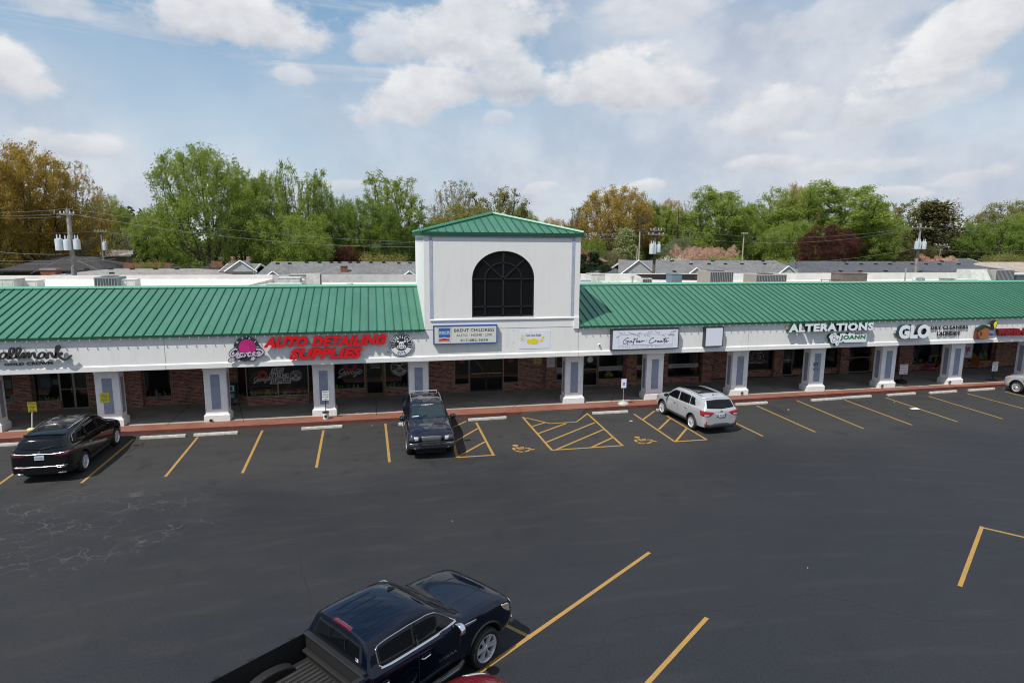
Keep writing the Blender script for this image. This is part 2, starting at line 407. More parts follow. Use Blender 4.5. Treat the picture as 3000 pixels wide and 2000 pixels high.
def grass_fn(t, b):
    pos = t.node('ShaderNodeNewGeometry').outputs['Position']
    t.l.new(t.mix(t.smooth(t.noise(pos, .3, 5), .3, .7), (.05, .085, .02, 1), (.10, .09, .05, 1)), b.inputs['Base Color'])
M_grass = mat('grass_ground', rough=.95, fn=grass_fn)
g = MB()
ys = [-400, 49, 56, 64, 160, 1800]; zs = [-.02, -.02, .7, 1.5, 1.8, 1.8]; xs = [-1500, -200, 0, 200, 1500]
g.add([(x, y, z) for y, z in zip(ys, zs) for x in xs], [(i*5+j, i*5+j+1, i*5+j+6, i*5+j+5) for i in range(5) for j in range(4)])
tag(g.build('ground', M_grass), kind='structure')

kerb_px = [(-900, 1346), (0, 1295), (363, 1273.5), (800, 1251.5), (1180, 1231.5), (1520, 1215), (1650, 1207.5), (1927, 1192), (2300, 1169), (2600, 1151), (2941, 1132), (3600, 1092)]
kerb = [at(x, y, Z=0) for x, y in kerb_px]
a = MB(); n = len(kerb)
front = [Vector((k.x, -230, .004)) for k in kerb]; front[0].x = -200; front[-1].x = 260
back = [Vector((k.x, k.y+.1, .004)) for k in kerb]; back[0].x = -200; back[-1].x = 260
a.add(front+back, [(i, i+1, n+i+1, n+i) for i in range(n-1)])
tag(a.build('parking_lot', M_asphalt), kind='structure')

WALK = .15
def red_fn(t, b):
    pos = t.node('ShaderNodeNewGeometry').outputs['Position']
    c = t.mix(t.smooth(t.noise(pos, 1.2, 5, .65), .35, .7), (.19, .066, .040, 1), (.22, .098, .066, 1))
    c = t.mix(t.smooth(t.noise(pos, 6, 4, .7), .6, .8, 0, .5), c, (.17, .13, .10, 1))
    t.l.new(c, b.inputs['Base Color'])
M_red = mat('red_painted_concrete', rough=.8, fn=red_fn)
M_kerbred = mat('dark_red_kerb_paint', (.10, .022, .016), .8, var=.3, vscale=2)
def walk_fn(t, b):
    pos = t.node('ShaderNodeNewGeometry').outputs['Position']
    c = t.mix(t.smooth(t.noise(pos, .7, 5, .6), .3, .7), (.27, .24, .20, 1), (.38, .34, .295, 1))
    c = t.mix(t.smooth(t.noise(t.mapv(pos, (.6, 2.2, 1)), 1.5, 4), .5, .75, 0, .5), c, (.17, .15, .125, 1))
    t.l.new(c, b.inputs['Base Color'])
M_walk = mat('walkway_concrete', rough=.8, fn=walk_fn)
w = MB()
for i in range(n-1):
    a0, a1 = kerb[i], kerb[i+1]
    w.mat(0).quad((a0.x, a0.y+.02, WALK), (a1.x, a1.y+.02, WALK), (a1.x, 30.94, WALK), (a0.x, 30.94, WALK))
    w.mat(1).quad((a0.x, a0.y, 0), (a1.x, a1.y, 0), (a1.x, a1.y+.02, WALK), (a0.x, a0.y+.02, WALK))
tag(w.build('kerb', [M_red, M_kerbred]), kind='structure')
w = MB(); w.box(kerb[0].x, kerb[-1].x, 30.94, 36.5, 0, WALK)
jm = MB()
for p, q in [((563, 1178), (487, 1247)), ((1101, 1166), (1103, 1216)), ((700, 1180), (715, 1238)), ((1560, 1146), (1500, 1196)), ((1800, 1150), (1790, 1178)), ((2230, 1117), (2290, 1148)), ((2450, 1108), (2540, 1136)), ((2880, 1090), (2960, 1106))]:
    u, v = at(*p, Z=WALK+.003), at(*q, Z=WALK+.003); d = (v-u).normalized(); nn = Vector((-d.y, d.x, 0))*.012
    jm.quad(u-nn, v-nn, v+nn, u+nn)
wk = tag(w.build('walkway', M_walk), kind='structure')
M_joint = mat('dark_joint', (.03, .028, .025), .9)
tag(jm.build('walkway_joints', M_joint), kind='structure')
# asphalt ramp up to the walk
rp = MB()
top = [at(1530, 1207, Z=.156), at(1712, 1198, Z=.156)]
for p in top: p.y += .06
bot = [at(1522, 1219, Z=.007), at(1612, 1238, Z=.007), at(1689, 1234, Z=.007), at(1724, 1206, Z=.007)]
mid1 = top[0].lerp(top[1], .4); mid2 = top[0].lerp(top[1], .8)
rp.add([top[0], mid1, mid2, top[1]]+bot, [(4, 5, 1, 0), (5, 6, 2, 1), (6, 7, 3, 2)])
tag(rp.build('ramp', M_asphalt), kind='structure')

# painted markings -------------------------------------------------
def paint_fn(t, b):
    pos = t.node('ShaderNodeNewGeometry').outputs['Position']
    c = t.mix(t.smooth(t.noise(pos, 3, 4), .3, .7), (.36, .195, .035, 1), (.29, .18, .060, 1))
    worn = t.smooth(t.noise(pos, 20, 6, .8), .54, .70, 0, .8)
    t.l.new(t.mix(worn, c, (.045, .042, .04, 1)), b.inputs['Base Color'])
M_line = mat('yellow_line_paint', rough=.75, fn=paint_fn)
pm = MB(); LW = .105; lz = [0]
def gline(p, q, w=LW, z0=.008):
    lz[0] = (lz[0]+1) % 6; z = z0+lz[0]*.0004
    u, v = at(*p, Z=z), at(*q, Z=z); d = (v-u).normalized(); nn = Vector((-d.y, d.x, 0))*w/2
    pm.quad(u-nn, v-nn, v+nn, u+nn)
for p, q in [((100, 1344), (-20, 1430)), ((392, 1285), (238, 1414)), ((579, 1280), (484, 1396)), ((769, 1260), (710, 1385)), ((947.6, 1260), (927, 1369)), ((1129, 1240), (1141, 1353)),
             ((1395, 1237), (1446, 1333)), ((1318, 1242), (1339, 1339)), ((1338, 1339), (1450, 1332)), ((1329, 1250), (1366, 1233)), ((1333, 1293), (1400, 1254)), ((1341, 1337), (1421, 1293)),
             ((1531, 1221), (1616, 1317)), ((1531, 1221), (1612, 1240)), ((1612, 1240), (1689, 1235)), ((1687, 1236), (1721, 1211)), ((1720, 1210), (1824, 1305)), ((1615, 1318), (1828, 1304)),
             ((1557, 1249), (1597, 1237)), ((1576, 1269.5), (1660, 1239)), ((1600, 1295), (1743, 1237)), ((1628, 1317), (1769, 1257)), ((1732, 1310), (1795, 1281)),
             ((1857, 1212), (1977, 1293)), ((1954, 1218), (2070, 1287)), ((1976, 1293), (2072, 1287)), ((1883, 1229), (1918, 1203)), ((1930, 1257), (1963, 1225)), ((1980, 1292), (2012, 1254)),
             ((2040, 1183), (2235, 1277)), ((2217, 1188), (2389, 1265)), ((2333, 1172), (2530, 1255)), ((2475, 1171), (2672, 1244.5)), ((2596, 1164.6), (2806, 1235)),
             ((2720, 1160), (2938, 1226.5)), ((2833, 1152), (3000, 1197)), ((2942, 1146), (3060, 1176)),
             ((1903, 1617), (1380, 1984)), ((1480, 1829), (1557, 1867)), ((2071, 1808), (1860, 2040)), ((2877, 1541), (2812, 1716)), ((2872, 1543), (3080, 1591))]:
    gline(p, q)
# wheelchair symbols
def disc(cx, cy, r, z=.011):
    c0 = at(cx, cy, Z=z); k = 16
    pm.add([c0+Vector((math.cos(2*math.pi*i/k)*r, math.sin(2*math.pi*i/k)*r, 0)) for i in range(k)], [tuple(range(k))])
def gstroke(pts, w, z=.011):
    lz[0] = (lz[0]+1) % 5; z += lz[0]*.0004
    p3 = [at(1500+x/3.92, 1180+y/3.92, Z=z) for x, y in pts]
    pm.ribbon([(p.x, p.y) for p in p3], w, .0, lambda u, v, d: Vector((u, v, z)), smooth=len(pts) > 2)
for ox, oy in ((0, 0), (-1400, 94)):
    disc(1500+(1438+ox)/3.92, 1180+(393+oy)/3.92, .13)
    S = lambda *p: [(x+ox, y+oy) for x, y in p]
    gstroke(S((1424, 418), (1420, 432), (1436, 446)), .12)
    gstroke(S((1446, 452), (1478, 462), (1526, 466)), .10)
    gstroke(S((1545, 465), (1580, 456), (1600, 440)), .10)
    gstroke(S((1452, 412), (1476, 430)), .12); gstroke(S((1470, 432), (1540, 428)), .11)
    gstroke(S((1486, 419), (1536, 411)), .09); gstroke(S((1548, 421), (1598, 422)), .09); gstroke(S((1592, 421), (1630, 442)), .09); gstroke(S((1622, 442), (1660, 436)), .09)
tag(pm.build('painted_markings', M_line), kind='structure')

# tar-dark cracks
ck = MB()
def crack(pts, w=.035, seed=1):
    rnd = random.Random(seed); q = catmull([(at(x, y, Z=0).x, at(x, y, Z=0).y) for x, y in pts], 14)
    q = [Vector((p.x+rnd.uniform(-.03, .03), p.y+rnd.uniform(-.03, .03))) for p in q]
    ck.ribbon(q, lambda f: w*(.5+rnd.random()), 0, lambda u, v, d: Vector((u, v, .0065)), smooth=False)
crack([(1680, 1950), (1740, 1920), (1770, 1870), (1810, 1820), (1900, 1800), (2050, 1790), (2240, 1765), (2350, 1740), (2460, 1752), (2600, 1790), (2720, 1812), (2900, 1815), (3010, 1800)], .05, 1)
crack([(1495, 1815), (1600, 1800), (1690, 1770), (1740, 1720)], .035, 2)
crack([(1660, 1655), (1760, 1645), (1860, 1640), (2000, 1620)], .03, 3)
crack([(878, 1630), (885, 1680), (905, 1730), (912, 1800)], .045, 4)
crack([(372, 1328), (395, 1312), (416, 1306), (420, 1298)], .05, 5)
crack([(395, 1312), (430, 1290), (470, 1272)], .02, 6)
tag(ck.build('asphalt_cracks', mat('crack_sealer', (.014, .013, .012), .6)), kind='structure')
deb = MB()
for (x, y, s) in ((1090, 1246, .02), (2620, 1177, .03), (1849, 1233, .08), (85, 1345, .04), (1325, 1526, .014), (2366, 1663, .014), (2310, 1200, .05)):
    p = at(x, y, Z=.01); deb.box(p.x-s, p.x+s*.8, p.y-s*.5, p.y+s*.5, .008, .03)
tag(deb.build('litter', mat('litter_white', (.55, .5, .45), .8)), 'tiny pale scraps of litter scattered over the asphalt stalls', 'litter', kind='stuff')
p = at(2679, 1197, Z=.01); ppr = MB(); ppr.quad((p.x-.25, p.y-.1, .02), (p.x+.22, p.y-.14, .012), (p.x+.26, p.y+.1, .03), (p.x-.22, p.y+.12, .015))
tag(ppr.build('paper', M_white), 'white sheet of paper lying in a right-hand parking stall', 'paper')

# ================================================================ WHEEL STOPS
def wheel_stop():
    s = MB(); L = .93; prof = [(-.085, 0), (.085, 0), (.075, .07), (.05, .125), (-.05, .125), (-.075, .07)]
    s.prism([(-L, y, z) for y, z in prof], (0, 0, 0), (2*L, 0, 0))
    return s.build('wheel_stop', M_concrete, bevel=.012)
stops = [(-20, 75, 1311, 1304, 'wheel stop at the far left behind the black crossover'), (409, 543, 1288, 1281, 'wheel stop just right of the black crossover'),
         (567, 696, 1279.5, 1272, 'wheel stop in front of the second pillar with a floodlight'), (883, 1003, 1261, 1253, 'wheel stop below the bucket-based parking sign'),
         (1168, 1290, 1247, 1240, 'wheel stop mostly hidden behind the dark blue SUV'), (1373, 1484, 1235, 1227, 'wheel stop right of the dark blue SUV above the hatched bay'),
         (1737, 1841, 1215, 1209.5, 'wheel stop below the blue wheelchair sign'), (1921, 2030, 1206, 1198, 'wheel stop under the nose of the silver SUV'),
         (2157, 2250, 1189, 1183, 'wheel stop just right of the silver SUV'), (2379, 2468, 1176.5, 1170.5, 'left one of two wheel stops nearly touching end to end'),
         (2470, 2554, 1170, 1163, 'right one of two wheel stops nearly touching end to end'), (2601, 2686, 1161.5, 1155, 'wheel stop below the sign on a tyre base'),
         (2724, 2808, 1155, 1149, 'wheel stop below the pillar beside the orange chair'), (2837, 2920, 1148, 1141, 'wheel stop below the white sign on a round wire base'),
         (2945, 3020, 1141.5, 1136, 'wheel stop at the nose of the grey SUV cut by the frame')]
ws0 = None
for (x0, x1, y0, y1, lab) in stops:
    o = wheel_stop() if ws0 is None else ws0.copy()
    if ws0 is None: ws0 = o
    else: C.objects.link(o)
    u = at(x0, y0, Z=0); v = at(x1, y1, Z=0); m = (u+v)/2
    o.location = (m.x, m.y+.09, .006); o.rotation_euler = (0, 0, max(-.04, min(.04, math.atan2(v.y-u.y, v.x-u.x))))
    o.scale = (max(.93, min(1.08, (v-u).length/1.86)), 1, 1)
    tag(o, 'concrete '+lab, 'wheel stop', 'concrete wheel stops along the kerb')

# ================================================================ THE BUILDING
FY = 30.2; PY = 31.0                                              # fascia face, pillar face
XL, XR = -34., 66.
TX0, TX1 = at(1240.5, 683, Y=FY).x, at(1702, 685, Y=FY).x          # tower
ZE, ZR, YR = 4.47, 6.20, 35.33
ZB = 2.90
bld = empty('strip_mall', (0, FY, 0), 0, 'long white strip mall with green metal mansard roof and a central arched tower', 'shopping center')
def bpart(mb, name, mats, parent=None, **kw):
    o = mb.build(name, mats, None, **kw)
    par = parent or bld
    o.parent = par
    o.matrix_parent_inverse = Matrix.Translation(-Vector(par.matrix_world.translation)) if par is not bld else Matrix.Translation((0, -FY, 0))
    return o
# fascia
fm = MB()
prof = [(FY, ZE+.02), (FY, 3.16), (FY-.05, 3.11), (FY-.05, ZB), (FY+.14, ZB), (FY+.14, ZE+.02)]
fm.prism([(XL, y, z) for y, z in prof], (0, 0, 0), (XR-XL, 0, 0))
bpart(fm, 'fascia', M_stucco)
jn = MB()
for x in (481*1.0, 1694, 2191):
    jn = MB(); p = at(x, 1010, Y=FY); jn.box(p.x-.012, p.x+.012, FY-.0535, FY-.049, ZB+.002, 3.10); jn.box(p.x-.012, p.x+.012, FY-.003, FY+.01, 3.17, ZE); bpart(jn, 'fascia_joint', mat('joint_grey', (.36, .35, .35), .9))
# soffit
so = MB(); so.box(XL, XR, FY+.142, 36.4, ZB+.02, ZB+.08); bpart(so, 'soffit', mat('soffit_paint', (.30, .29, .28), .9))
# roofs
slope = (ZR-ZE)/(YR-(FY-.1)); nrm = Vector((0, -slope, 1)).normalized()
def mansard(x0, x1, xs0, name):
    r = MB(); y0, z0 = FY-.10, ZE
    r.mat(0).prism([(x0, y0, z0-.04), (x0, YR, ZR-.04), (x0, YR, ZR), (x0, y0, z0)], (0, 0, 0), (x1-x0, 0, 0))
    ro = bpart(r, name, [M_roof])
    rb = MB(); x = xs0
    while x > x0+.1: x -= .4064
    x += .4064
    while x < x1-.03:
        a_, b_ = Vector((x, y0-.01, z0)), Vector((x, YR, ZR)); t = Vector((.017, 0, 0)); h = nrm*.05
        rb.add([a_-t, a_+t, b_+t, b_-t, a_-t+h, a_+t+h, b_+t+h, b_-t+h], [(0, 4, 7, 3), (1, 2, 6, 5), (4, 5, 6, 7), (0, 1, 5, 4)])
        x += .4064
    bpart(rb, 'seam_ribs', M_roofdark)
    gt = MB(); gt.box(x0, x1, y0-.045, y0-.002, z0-.09, z0+.012); gt.mat(1)
    bpart(gt, 'gutter', [M_gutter])
    cp = MB(); cp.mat(0).prism([(x0, YR-.06, ZR+.03), (x0, YR+.28, ZR+.11), (x0, YR+.28, ZR-.5), (x0, YR+.25, ZR-.5), (x0, YR+.25, ZR+.07), (x0, YR-.06, ZR-.01)], (0, 0, 0), (x1-x0, 0, 0))
    bpart(cp, 'ridge_cap', [mat('ridge_green', (.10, .33, .21), .45)])
    dk = MB(); dk.box(x0, x1, YR-.115, YR-.062, ZR-.035, ZR+.012); bpart(dk, 'ridge_trim', M_gutter)
    cl = MB(); x = x0+.2
    while x < x1:
        cl.box(x-.008, x+.008, y0-.065, y0-.045, z0-.14, z0-.085); cl.box(x-.02, x+.02, y0-.075, y0-.04, z0-.155, z0-.135); x += .40+.02*math.sin(x*7)
    o = bpart(cl, 'light_clips', mat('clip_pale_green', (.35, .55, .48), .5)); tag(o, kind='stuff')
mansard(XL, TX0-.002, at(1078, 960, Y=FY-.1).x, 'mansard_roof')
mansard(TX1+.002, XR, at(1690+852/7.84, 948, Y=FY-.1).x, 'mansard_roof')

# tower ------------------------------------------------------------
TZ = 9.06; TD = 36.3
ax0, ax1 = at(1383, 929.5, Y=FY).x, at(1564, 926, Y=FY).x
az0 = at(1474, 928, Y=FY).z; azs = at(1474, 817, Y=FY).z; azt = at(1474, 735, Y=FY).z
axc = (ax0+ax1)/2; ahw = (ax1-ax0)/2; NA = 32
arch = [(axc-ahw*math.cos(math.pi*k/NA), azs+(azt-azs)*math.sin(math.pi*k/NA)) for k in range(NA+1)]
tw = MB(); f0 = FY-.012                                            # tower wall a finger proud of the sign band
def q2(p): return [Vector((x, f0, z)) for x, z in p]
tz0 = ZE-.02
zb1 = at(1470, 935, Y=FY).z
tw.quad(*q2([(TX0, tz0), (ax0, tz0), (ax0, az0), (TX0, az0)])) if 0 else None
tw.quad(*q2([(TX0, tz0), (TX1, tz0), (TX1, az0), (TX0, az0)]))
tw.quad(*q2([(TX0, az0), (ax0, az0), (ax0, azs), (TX0, azs)])); tw.quad(*q2([(ax1, az0), (TX1, az0), (TX1, azs), (ax1, azs)]))
tw.quad(*q2([(TX0, azs), (ax0, azs), (ax0, TZ), (TX0, TZ)])); tw.quad(*q2([(ax1, azs), (TX1, azs), (TX1, TZ), (ax1, TZ)]))
for k in range(NA):
    (xa, za), (xb, zb_) = arch[k], arch[k+1]
    tw.quad(*q2([(xa, za), (xb, zb_), (xb, TZ), (xa, TZ)]))
    tw.quad((xa, f0, za), (xa, f0+.14, za), (xb, f0+.14, zb_), (xb, f0, zb_))
tw.quad((ax0, f0, az0), (ax0, f0+.14, az0), (ax0, f0+.14, azs), (ax0, f0, azs)); tw.quad((ax1, f0, az0), (ax1, f0, azs), (ax1, f0+.14, azs), (ax1, f0+.14, az0))
tw.quad((ax0, f0, az0), (ax1, f0, az0), (ax1, f0+.14, az0), (ax0, f0+.14, az0))
tw.quad((TX0, f0, tz0), (TX0, f0, TZ), (TX0, TD, TZ), (TX0, TD, tz0)); tw.quad((TX1, f0, tz0), (TX1, TD, tz0), (TX1, TD, TZ), (TX1, f0, TZ))
tw.quad((TX0, TD, tz0), (TX0, TD, TZ), (TX1, TD, TZ), (TX1, TD, tz0))
bpart(tw, 'tower_wall', M_stucco)
bd = MB(); fb = f0-.016
bx0, bx1 = at(1258, 800, Y=FY).x, at(1682.5, 800, Y=FY).x; bw = .155
btop = at(1470, 687.5, Y=FY).z; bb = at(1262, 937, Y=FY).z
for x0, x1, z0, z1 in ((bx0, bx0+bw, bb, btop-bw), (bx1-bw, bx1, bb, btop-bw), (bx0, bx1, btop-bw, btop)): bd.box(x0, x1, fb, f0-.001, z0, z1)
bpart(bd, 'border_band', M_bandblue)
bd = MB(); bd.box(TX0-.016, TX0-.001, f0+.25, TD-.2, TZ-.34, TZ-.17); bpart(bd, 'border_band', M_bandblue)
ld = MB(); ld.prism([(bx0, f0-.001, bb+.04), (bx0, f0-.05, bb), (bx0, f0-.05, bb-.045), (bx0, f0-.001, bb-.06)], (0, 0, 0), (bx1-bx0+.02, 0, 0))
ld.box(bx1+.025, TX1-.002, f0-.07, f0-.001, ZE-.12, bb+.02); ld.box(ax0-.04, ax1+.04, f0-.035, f0-.001, az0-.06, az0-.004)
bpart(ld, 'tower_ledge', M_stucco)
win = MB(); win.add([(x, f0+.10, z) for x, z in [(ax0, az0)]+arch+[(ax1, az0)]], [tuple(range(NA+3))])
wo = bpart(win, 'arch_window', mat('tower_black_glass', (.006, .006, .006), .05, 0, .4))
mu = MB(); dd = f0+.05
def bar(xa, za, xb, zb_, w=.03):
    d = Vector((xb-xa, zb_-za)).normalized(); nn = Vector((-d.y, d.x))*w
    mu.prism([(xa+nn.x, dd, za+nn.y), (xb+nn.x, dd, zb_+nn.y), (xb-nn.x, dd, zb_-nn.y), (xa-nn.x, dd, za-nn.y)], (0, 0, 0), (0, .045, 0))
bar(axc, az0, axc, azt, .045); bar(ax0, azs, ax1, azs, .028); zl = at(1474, 898, Y=FY).z; bar(ax0, zl, ax1, zl, .028)
ri = ahw*.585
for s in (-1, 1):
    bar(axc+s*ri, az0, axc+s*ri, azs, .035); bar(axc, azs, axc+s*ahw*.69, azs+(azt-azs)*.72, .03); bar(axc+s*(ahw-.03), az0, axc+s*(ahw-.03), azs, .035)
bar(ax0, az0+.04, ax1, az0+.04, .04)
for k in range(20):
    t0, t1 = math.pi*k/20, math.pi*(k+1)/20; vv = (azt-azs)/ahw
    for rr_ in (ri, ahw-.02): bar(axc-rr_*math.cos(t0), azs+vv*rr_*math.sin(t0), axc-rr_*math.cos(t1), azs+vv*rr_*math.sin(t1), .026)
bpart(mu, 'muntins', M_darkframe, wo)
# hip roof
ox = .12; ex0, ex1, ey0, ey1 = TX0-ox, TX1+ox, FY-.09, TD+.1; AP = Vector(((TX0+TX1)/2-.02, (ey0+ey1)/2, 10.16))
cs = [Vector((ex0, ey0, TZ+.1)), Vector((ex1, ey0, TZ+.1)), Vector((ex1, ey1, TZ+.1)), Vector((ex0, ey1, TZ+.1))]
hr = MB(); hr.add(cs+[AP], [(0, 1, 4), (1, 2, 4), (2, 3, 4), (3, 0, 4)])
tr = bpart(hr, 'tower_roof', M_roof)
hb = MB()
for k in range(4):
    A, B = cs[k], cs[(k+1) % 4]; e = (B-A); L = e.length; e.normalize(); foot = (A+B)/2; upv = AP-foot; nn = e.cross(upv).normalized()
    x = (L/2) % .4064
    while x < L:
        t = 1-abs(x-L/2)/(L/2)
        if t > .02:
            p = A+e*x; q = p+upv*t; tt = e*.017; h = nn*.05
            hb.add([p-tt, p+tt, q+tt, q-tt, p-tt+h, p+tt+h, q+tt+h, q-tt+h], [(0, 4, 7, 3), (1, 2, 6, 5), (4, 5, 6, 7), (0, 1, 5, 4)])
        x += .4064
bpart(hb, 'seam_ribs', M_roofdark, )
hc = MB()
for c_ in cs: hc.tube([c_+Vector((0, 0, .06)), AP+Vector((0, 0, .07))], .085, 6)
bpart(hc, 'hip_cap', mat('hip_green', (.05, .23, .145), .45))
ge = MB()
ge.box(ex0, ex1, ey0-.03, ey0+.02, TZ-.05, TZ+.115); ge.box(ex0, ex1, ey1-.02, ey1+.03, TZ-.05, TZ+.115)
ge.box(ex0-.03, ex0+.018, ey0+.022, ey1-.022, TZ-.05, TZ+.114); ge.box(ex1-.018, ex1+.03, ey0+.022, ey1-.022, TZ-.05, TZ+.114)
ge.box(ex0+.02, ex1-.02, ey0+.022, ey1-.022, TZ-.01, TZ+.02)
bpart(ge, 'gutter', M_gutter)

# pillars ----------------------------------------------------------
def pillar(xc):
    HW, D = .50, .62; z1 = ZB+.018
    m = MB(); y0 = PY; y1 = PY+D
    m.box(xc-HW, xc+HW, y0, y1, WALK+.36, z1)
    # flared capital under the fascia
    for k, (e_, za, zb_) in enumerate(((.02, z1-.30, z1-.2), (.045, z1-.2, z1-.12), (.085, z1-.12, z1-.001))):
        m.box(xc-HW-e_, xc+HW+e_, y0-e_*.4, y1+e_*.4, za, zb_-.0005)
    o = bpart(m, 'pillar', M_pillar, bevel=.008)
    b = MB(); e_ = .075
    pr = [(e_, WALK), (e_, WALK+.30), (0.004, WALK+.375)]
    v = []
    for ee, z in pr: v += [(xc-HW-ee, y0-ee, z), (xc+HW+ee, y0-ee, z), (xc+HW+ee, y1+ee, z), (xc-HW-ee, y1+ee, z)]
    fs = [(3, 2, 1, 0), (8, 9, 10, 11)]
    for k in range(2):
        for j in range(4): fs.append((4*k+j, 4*k+(j+1) % 4, 4*k+4+(j+1) % 4, 4*k+4+j))
    b.add(v, fs); bo = b.build('pillar_base', M_stucco, o)
    p = MB(); zt, zb_ = 2.42, .74
    p.box(xc-.205, xc+.205, y0-.014, y0-.001, zb_, zt)
    for s in (-1, 1): p.box(xc+s*(HW+.0075)-.0065, xc+s*(HW+.0075)+.0065, y0+.17, y1-.17, zb_, zt)
    po = p.build('pillar_panel', M_trimblue, o)
    return o
PX = [at(10.5-80*.0, 1263.6, Z=WALK).x-.57, -12.07, -7.49, -2.565]
p4 = at(1226.6, 1110, Y=PY).x
PX += [p4, 10.35, 15.02, 20.27, 25.33, 30.3, 35.33]
PX = [-21.8, -26.7]+PX+[41.2, 46.1, 51.0]
for x in PX: pillar(x)

# storefront wall with openings -------------------------------------
def wy(x): return 34.6 if x < 18.0 else 35.15
def wx(px, py, Y): return at(px, py, Y=Y)
openings = []        # kind, x0, x1, z0
def addop(kind, px0, px1, pys, Y):
    a_ = at(px0, pys, Y=Y); b_ = at(px1, pys, Y=Y)
    z = at((px0+px1)/2, pys, Y=Y).z if kind == 'w' else WALK
    openings.append((kind, a_.x, b_.x, z, Y))
YL, YRt = 34.6, 35.15
for k_, p0, p1, ps in [('w', -70, 45, 1180), ('w', 103, 178, 1175.5), ('dd', 179.5, 262, 1190), ('w', 335, 369, 1166), ('w', 425, 504, 1163), ('w', 980, 1071, 1140), ('d', 1071.5, 1127, 1150), ('w', 1128, 1197, 1135),
                       ('w', 1331.7, 1375.6, 1127.6), ('dd', 1377.5, 1472, 1140), ('w', 1474, 1520, 1122), ('w', 1629, 1690, 1114), ('d', 1708, 1750, 1120), ('w', 1752, 1827, 1110.7), ('w', 1864.5, 1905, 1106), ('w', 1956, 2048, 1101)]:
    addop(k_, p0, p1, ps, YL)
for k_, p0, p1, ps in [('w', 2175, 2262, 1082), ('d', 2292, 2321, 1090), ('w', 2323, 2380, 1077), ('w', 2405, 2452, 1076), ('d', 2484, 2549, 1085), ('w', 2668, 2754, 1063), ('w', 2835, 2903, 1055), ('w', 2975, 3060, 1050)]:
    addop(k_, p0, p1, ps, YRt)
bay0, bay1 = at(700.4, 1176, Z=WALK).x, at(918, 1170, Y=34.6).x
openings.append(('bay', bay0, bay1, WALK, YL))
openings.sort(key=lambda o: o[1])
wall = MB(); ZT = ZB+.018
def seg(x0, x1, z0, z1, Y): 
    if x1-x0 > .001: wall.box(x0, x1, Y, Y+.25, z0, z1)
cur = XL
for (k_, x0, x1, z0, Y) in openings:
    if cur < 18.0 < x0: seg(cur, 18.0, WALK, ZT, YL); wall.box(17.75, 18.0, YL+.251, YRt+.25, WALK, ZT); cur = 18.0
    seg(cur, x0, WALK, ZT, Y)
    if k_ == 'w': seg(x0, x1, WALK, z0, Y)
    else: bpart(wall, 'brick_wall', M_brick); wall = MB()
    cur = x1
seg(cur, XR, WALK, ZT, YRt)
bpart(wall, 'brick_wall', M_brick)
for p0, p1, Y in [(47, 89, YL), (375, 414, YL), (1598, 1628, YL), (1832.7, 1864, YL), (2056, 2084, YL), (2264, 2290, YRt), (2457, 2482, YRt), (2627, 2666, YRt), (2906, 2927, YRt)]:
    a_, b_ = at(p0, 1120, Y=Y-.22).x, at(p1, 1120, Y=Y-.22).x
    pq = MB(); pq.box(a_, b_, Y-.22, Y-.001, WALK, ZT-.002); bpart(pq, 'brick_pier', M_brick)
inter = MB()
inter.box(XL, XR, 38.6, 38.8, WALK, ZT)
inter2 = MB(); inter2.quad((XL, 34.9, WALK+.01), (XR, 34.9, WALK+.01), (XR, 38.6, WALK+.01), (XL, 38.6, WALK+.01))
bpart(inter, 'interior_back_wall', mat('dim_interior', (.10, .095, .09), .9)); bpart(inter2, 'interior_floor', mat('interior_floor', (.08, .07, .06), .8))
for (k_, x0, x1, z0, Y) in openings:
    if k_ == 'bay': continue
    frame_m = M_alu; gm = M_glass; t = .045
    if -1 < x0 < 2.0 and k_ in 'd': frame_m = M_bronze; t = .10
    if k_ == 'dd' and x0 > 0: frame_m = M_darkframe; gm = M_glassdark
    if x0 > 15: frame_m = M_darkframe if k_ == 'w' else M_alu
    yf = Y+.06; fr = MB()
    fr.box(x0, x0+t, yf, yf+.06, z0, ZT-.004); fr.box(x1-t, x1, yf, yf+.06, z0, ZT-.004); fr.box(x0+t, x1-t, yf, yf+.06, z0, z0+t*(1.6 if k_ != 'w' else 1))
    if k_ == 'w': 
        fr.box(x0-.0, x1, Y-.03, yf-.001, z0-.035, z0-.002)
        if x1-x0 > 1.7 and x0 < 15: pass
    if k_ == 'dd': xm = (x0+x1)/2; fr.box(xm-t*1.1, xm+t*1.1, yf, yf+.06, z0+t*1.6, ZT-.004)
    name = 'window' if k_ == 'w' else 'door'
    o = bpart(fr, name, frame_m)
    pn = MB(); pn.quad((x0+t, yf+.03, z0+t), (x1-t, yf+.03, z0+t), (x1-t, yf+.03, ZT-.01), (x0+t, yf+.03, ZT-.01)); pn.build('pane', gm, o)
    if k_ != 'w':
        h = MB(); xs_ = [(x0+x1)/2-.09, (x0+x1)/2+.09] if k_ == 'dd' else [x1-t-.07]
        for xx in xs_: h.tube([(xx, yf-.05, 1.0), (xx, yf-.05, 1.32)], .016, 6)
        if k_ == 'dd' or x0 > 5:
            h.box(x0+t, x1-t, yf-.03, yf-.001, 1.17, 1.215)
        h.build('handle', M_alu, o)
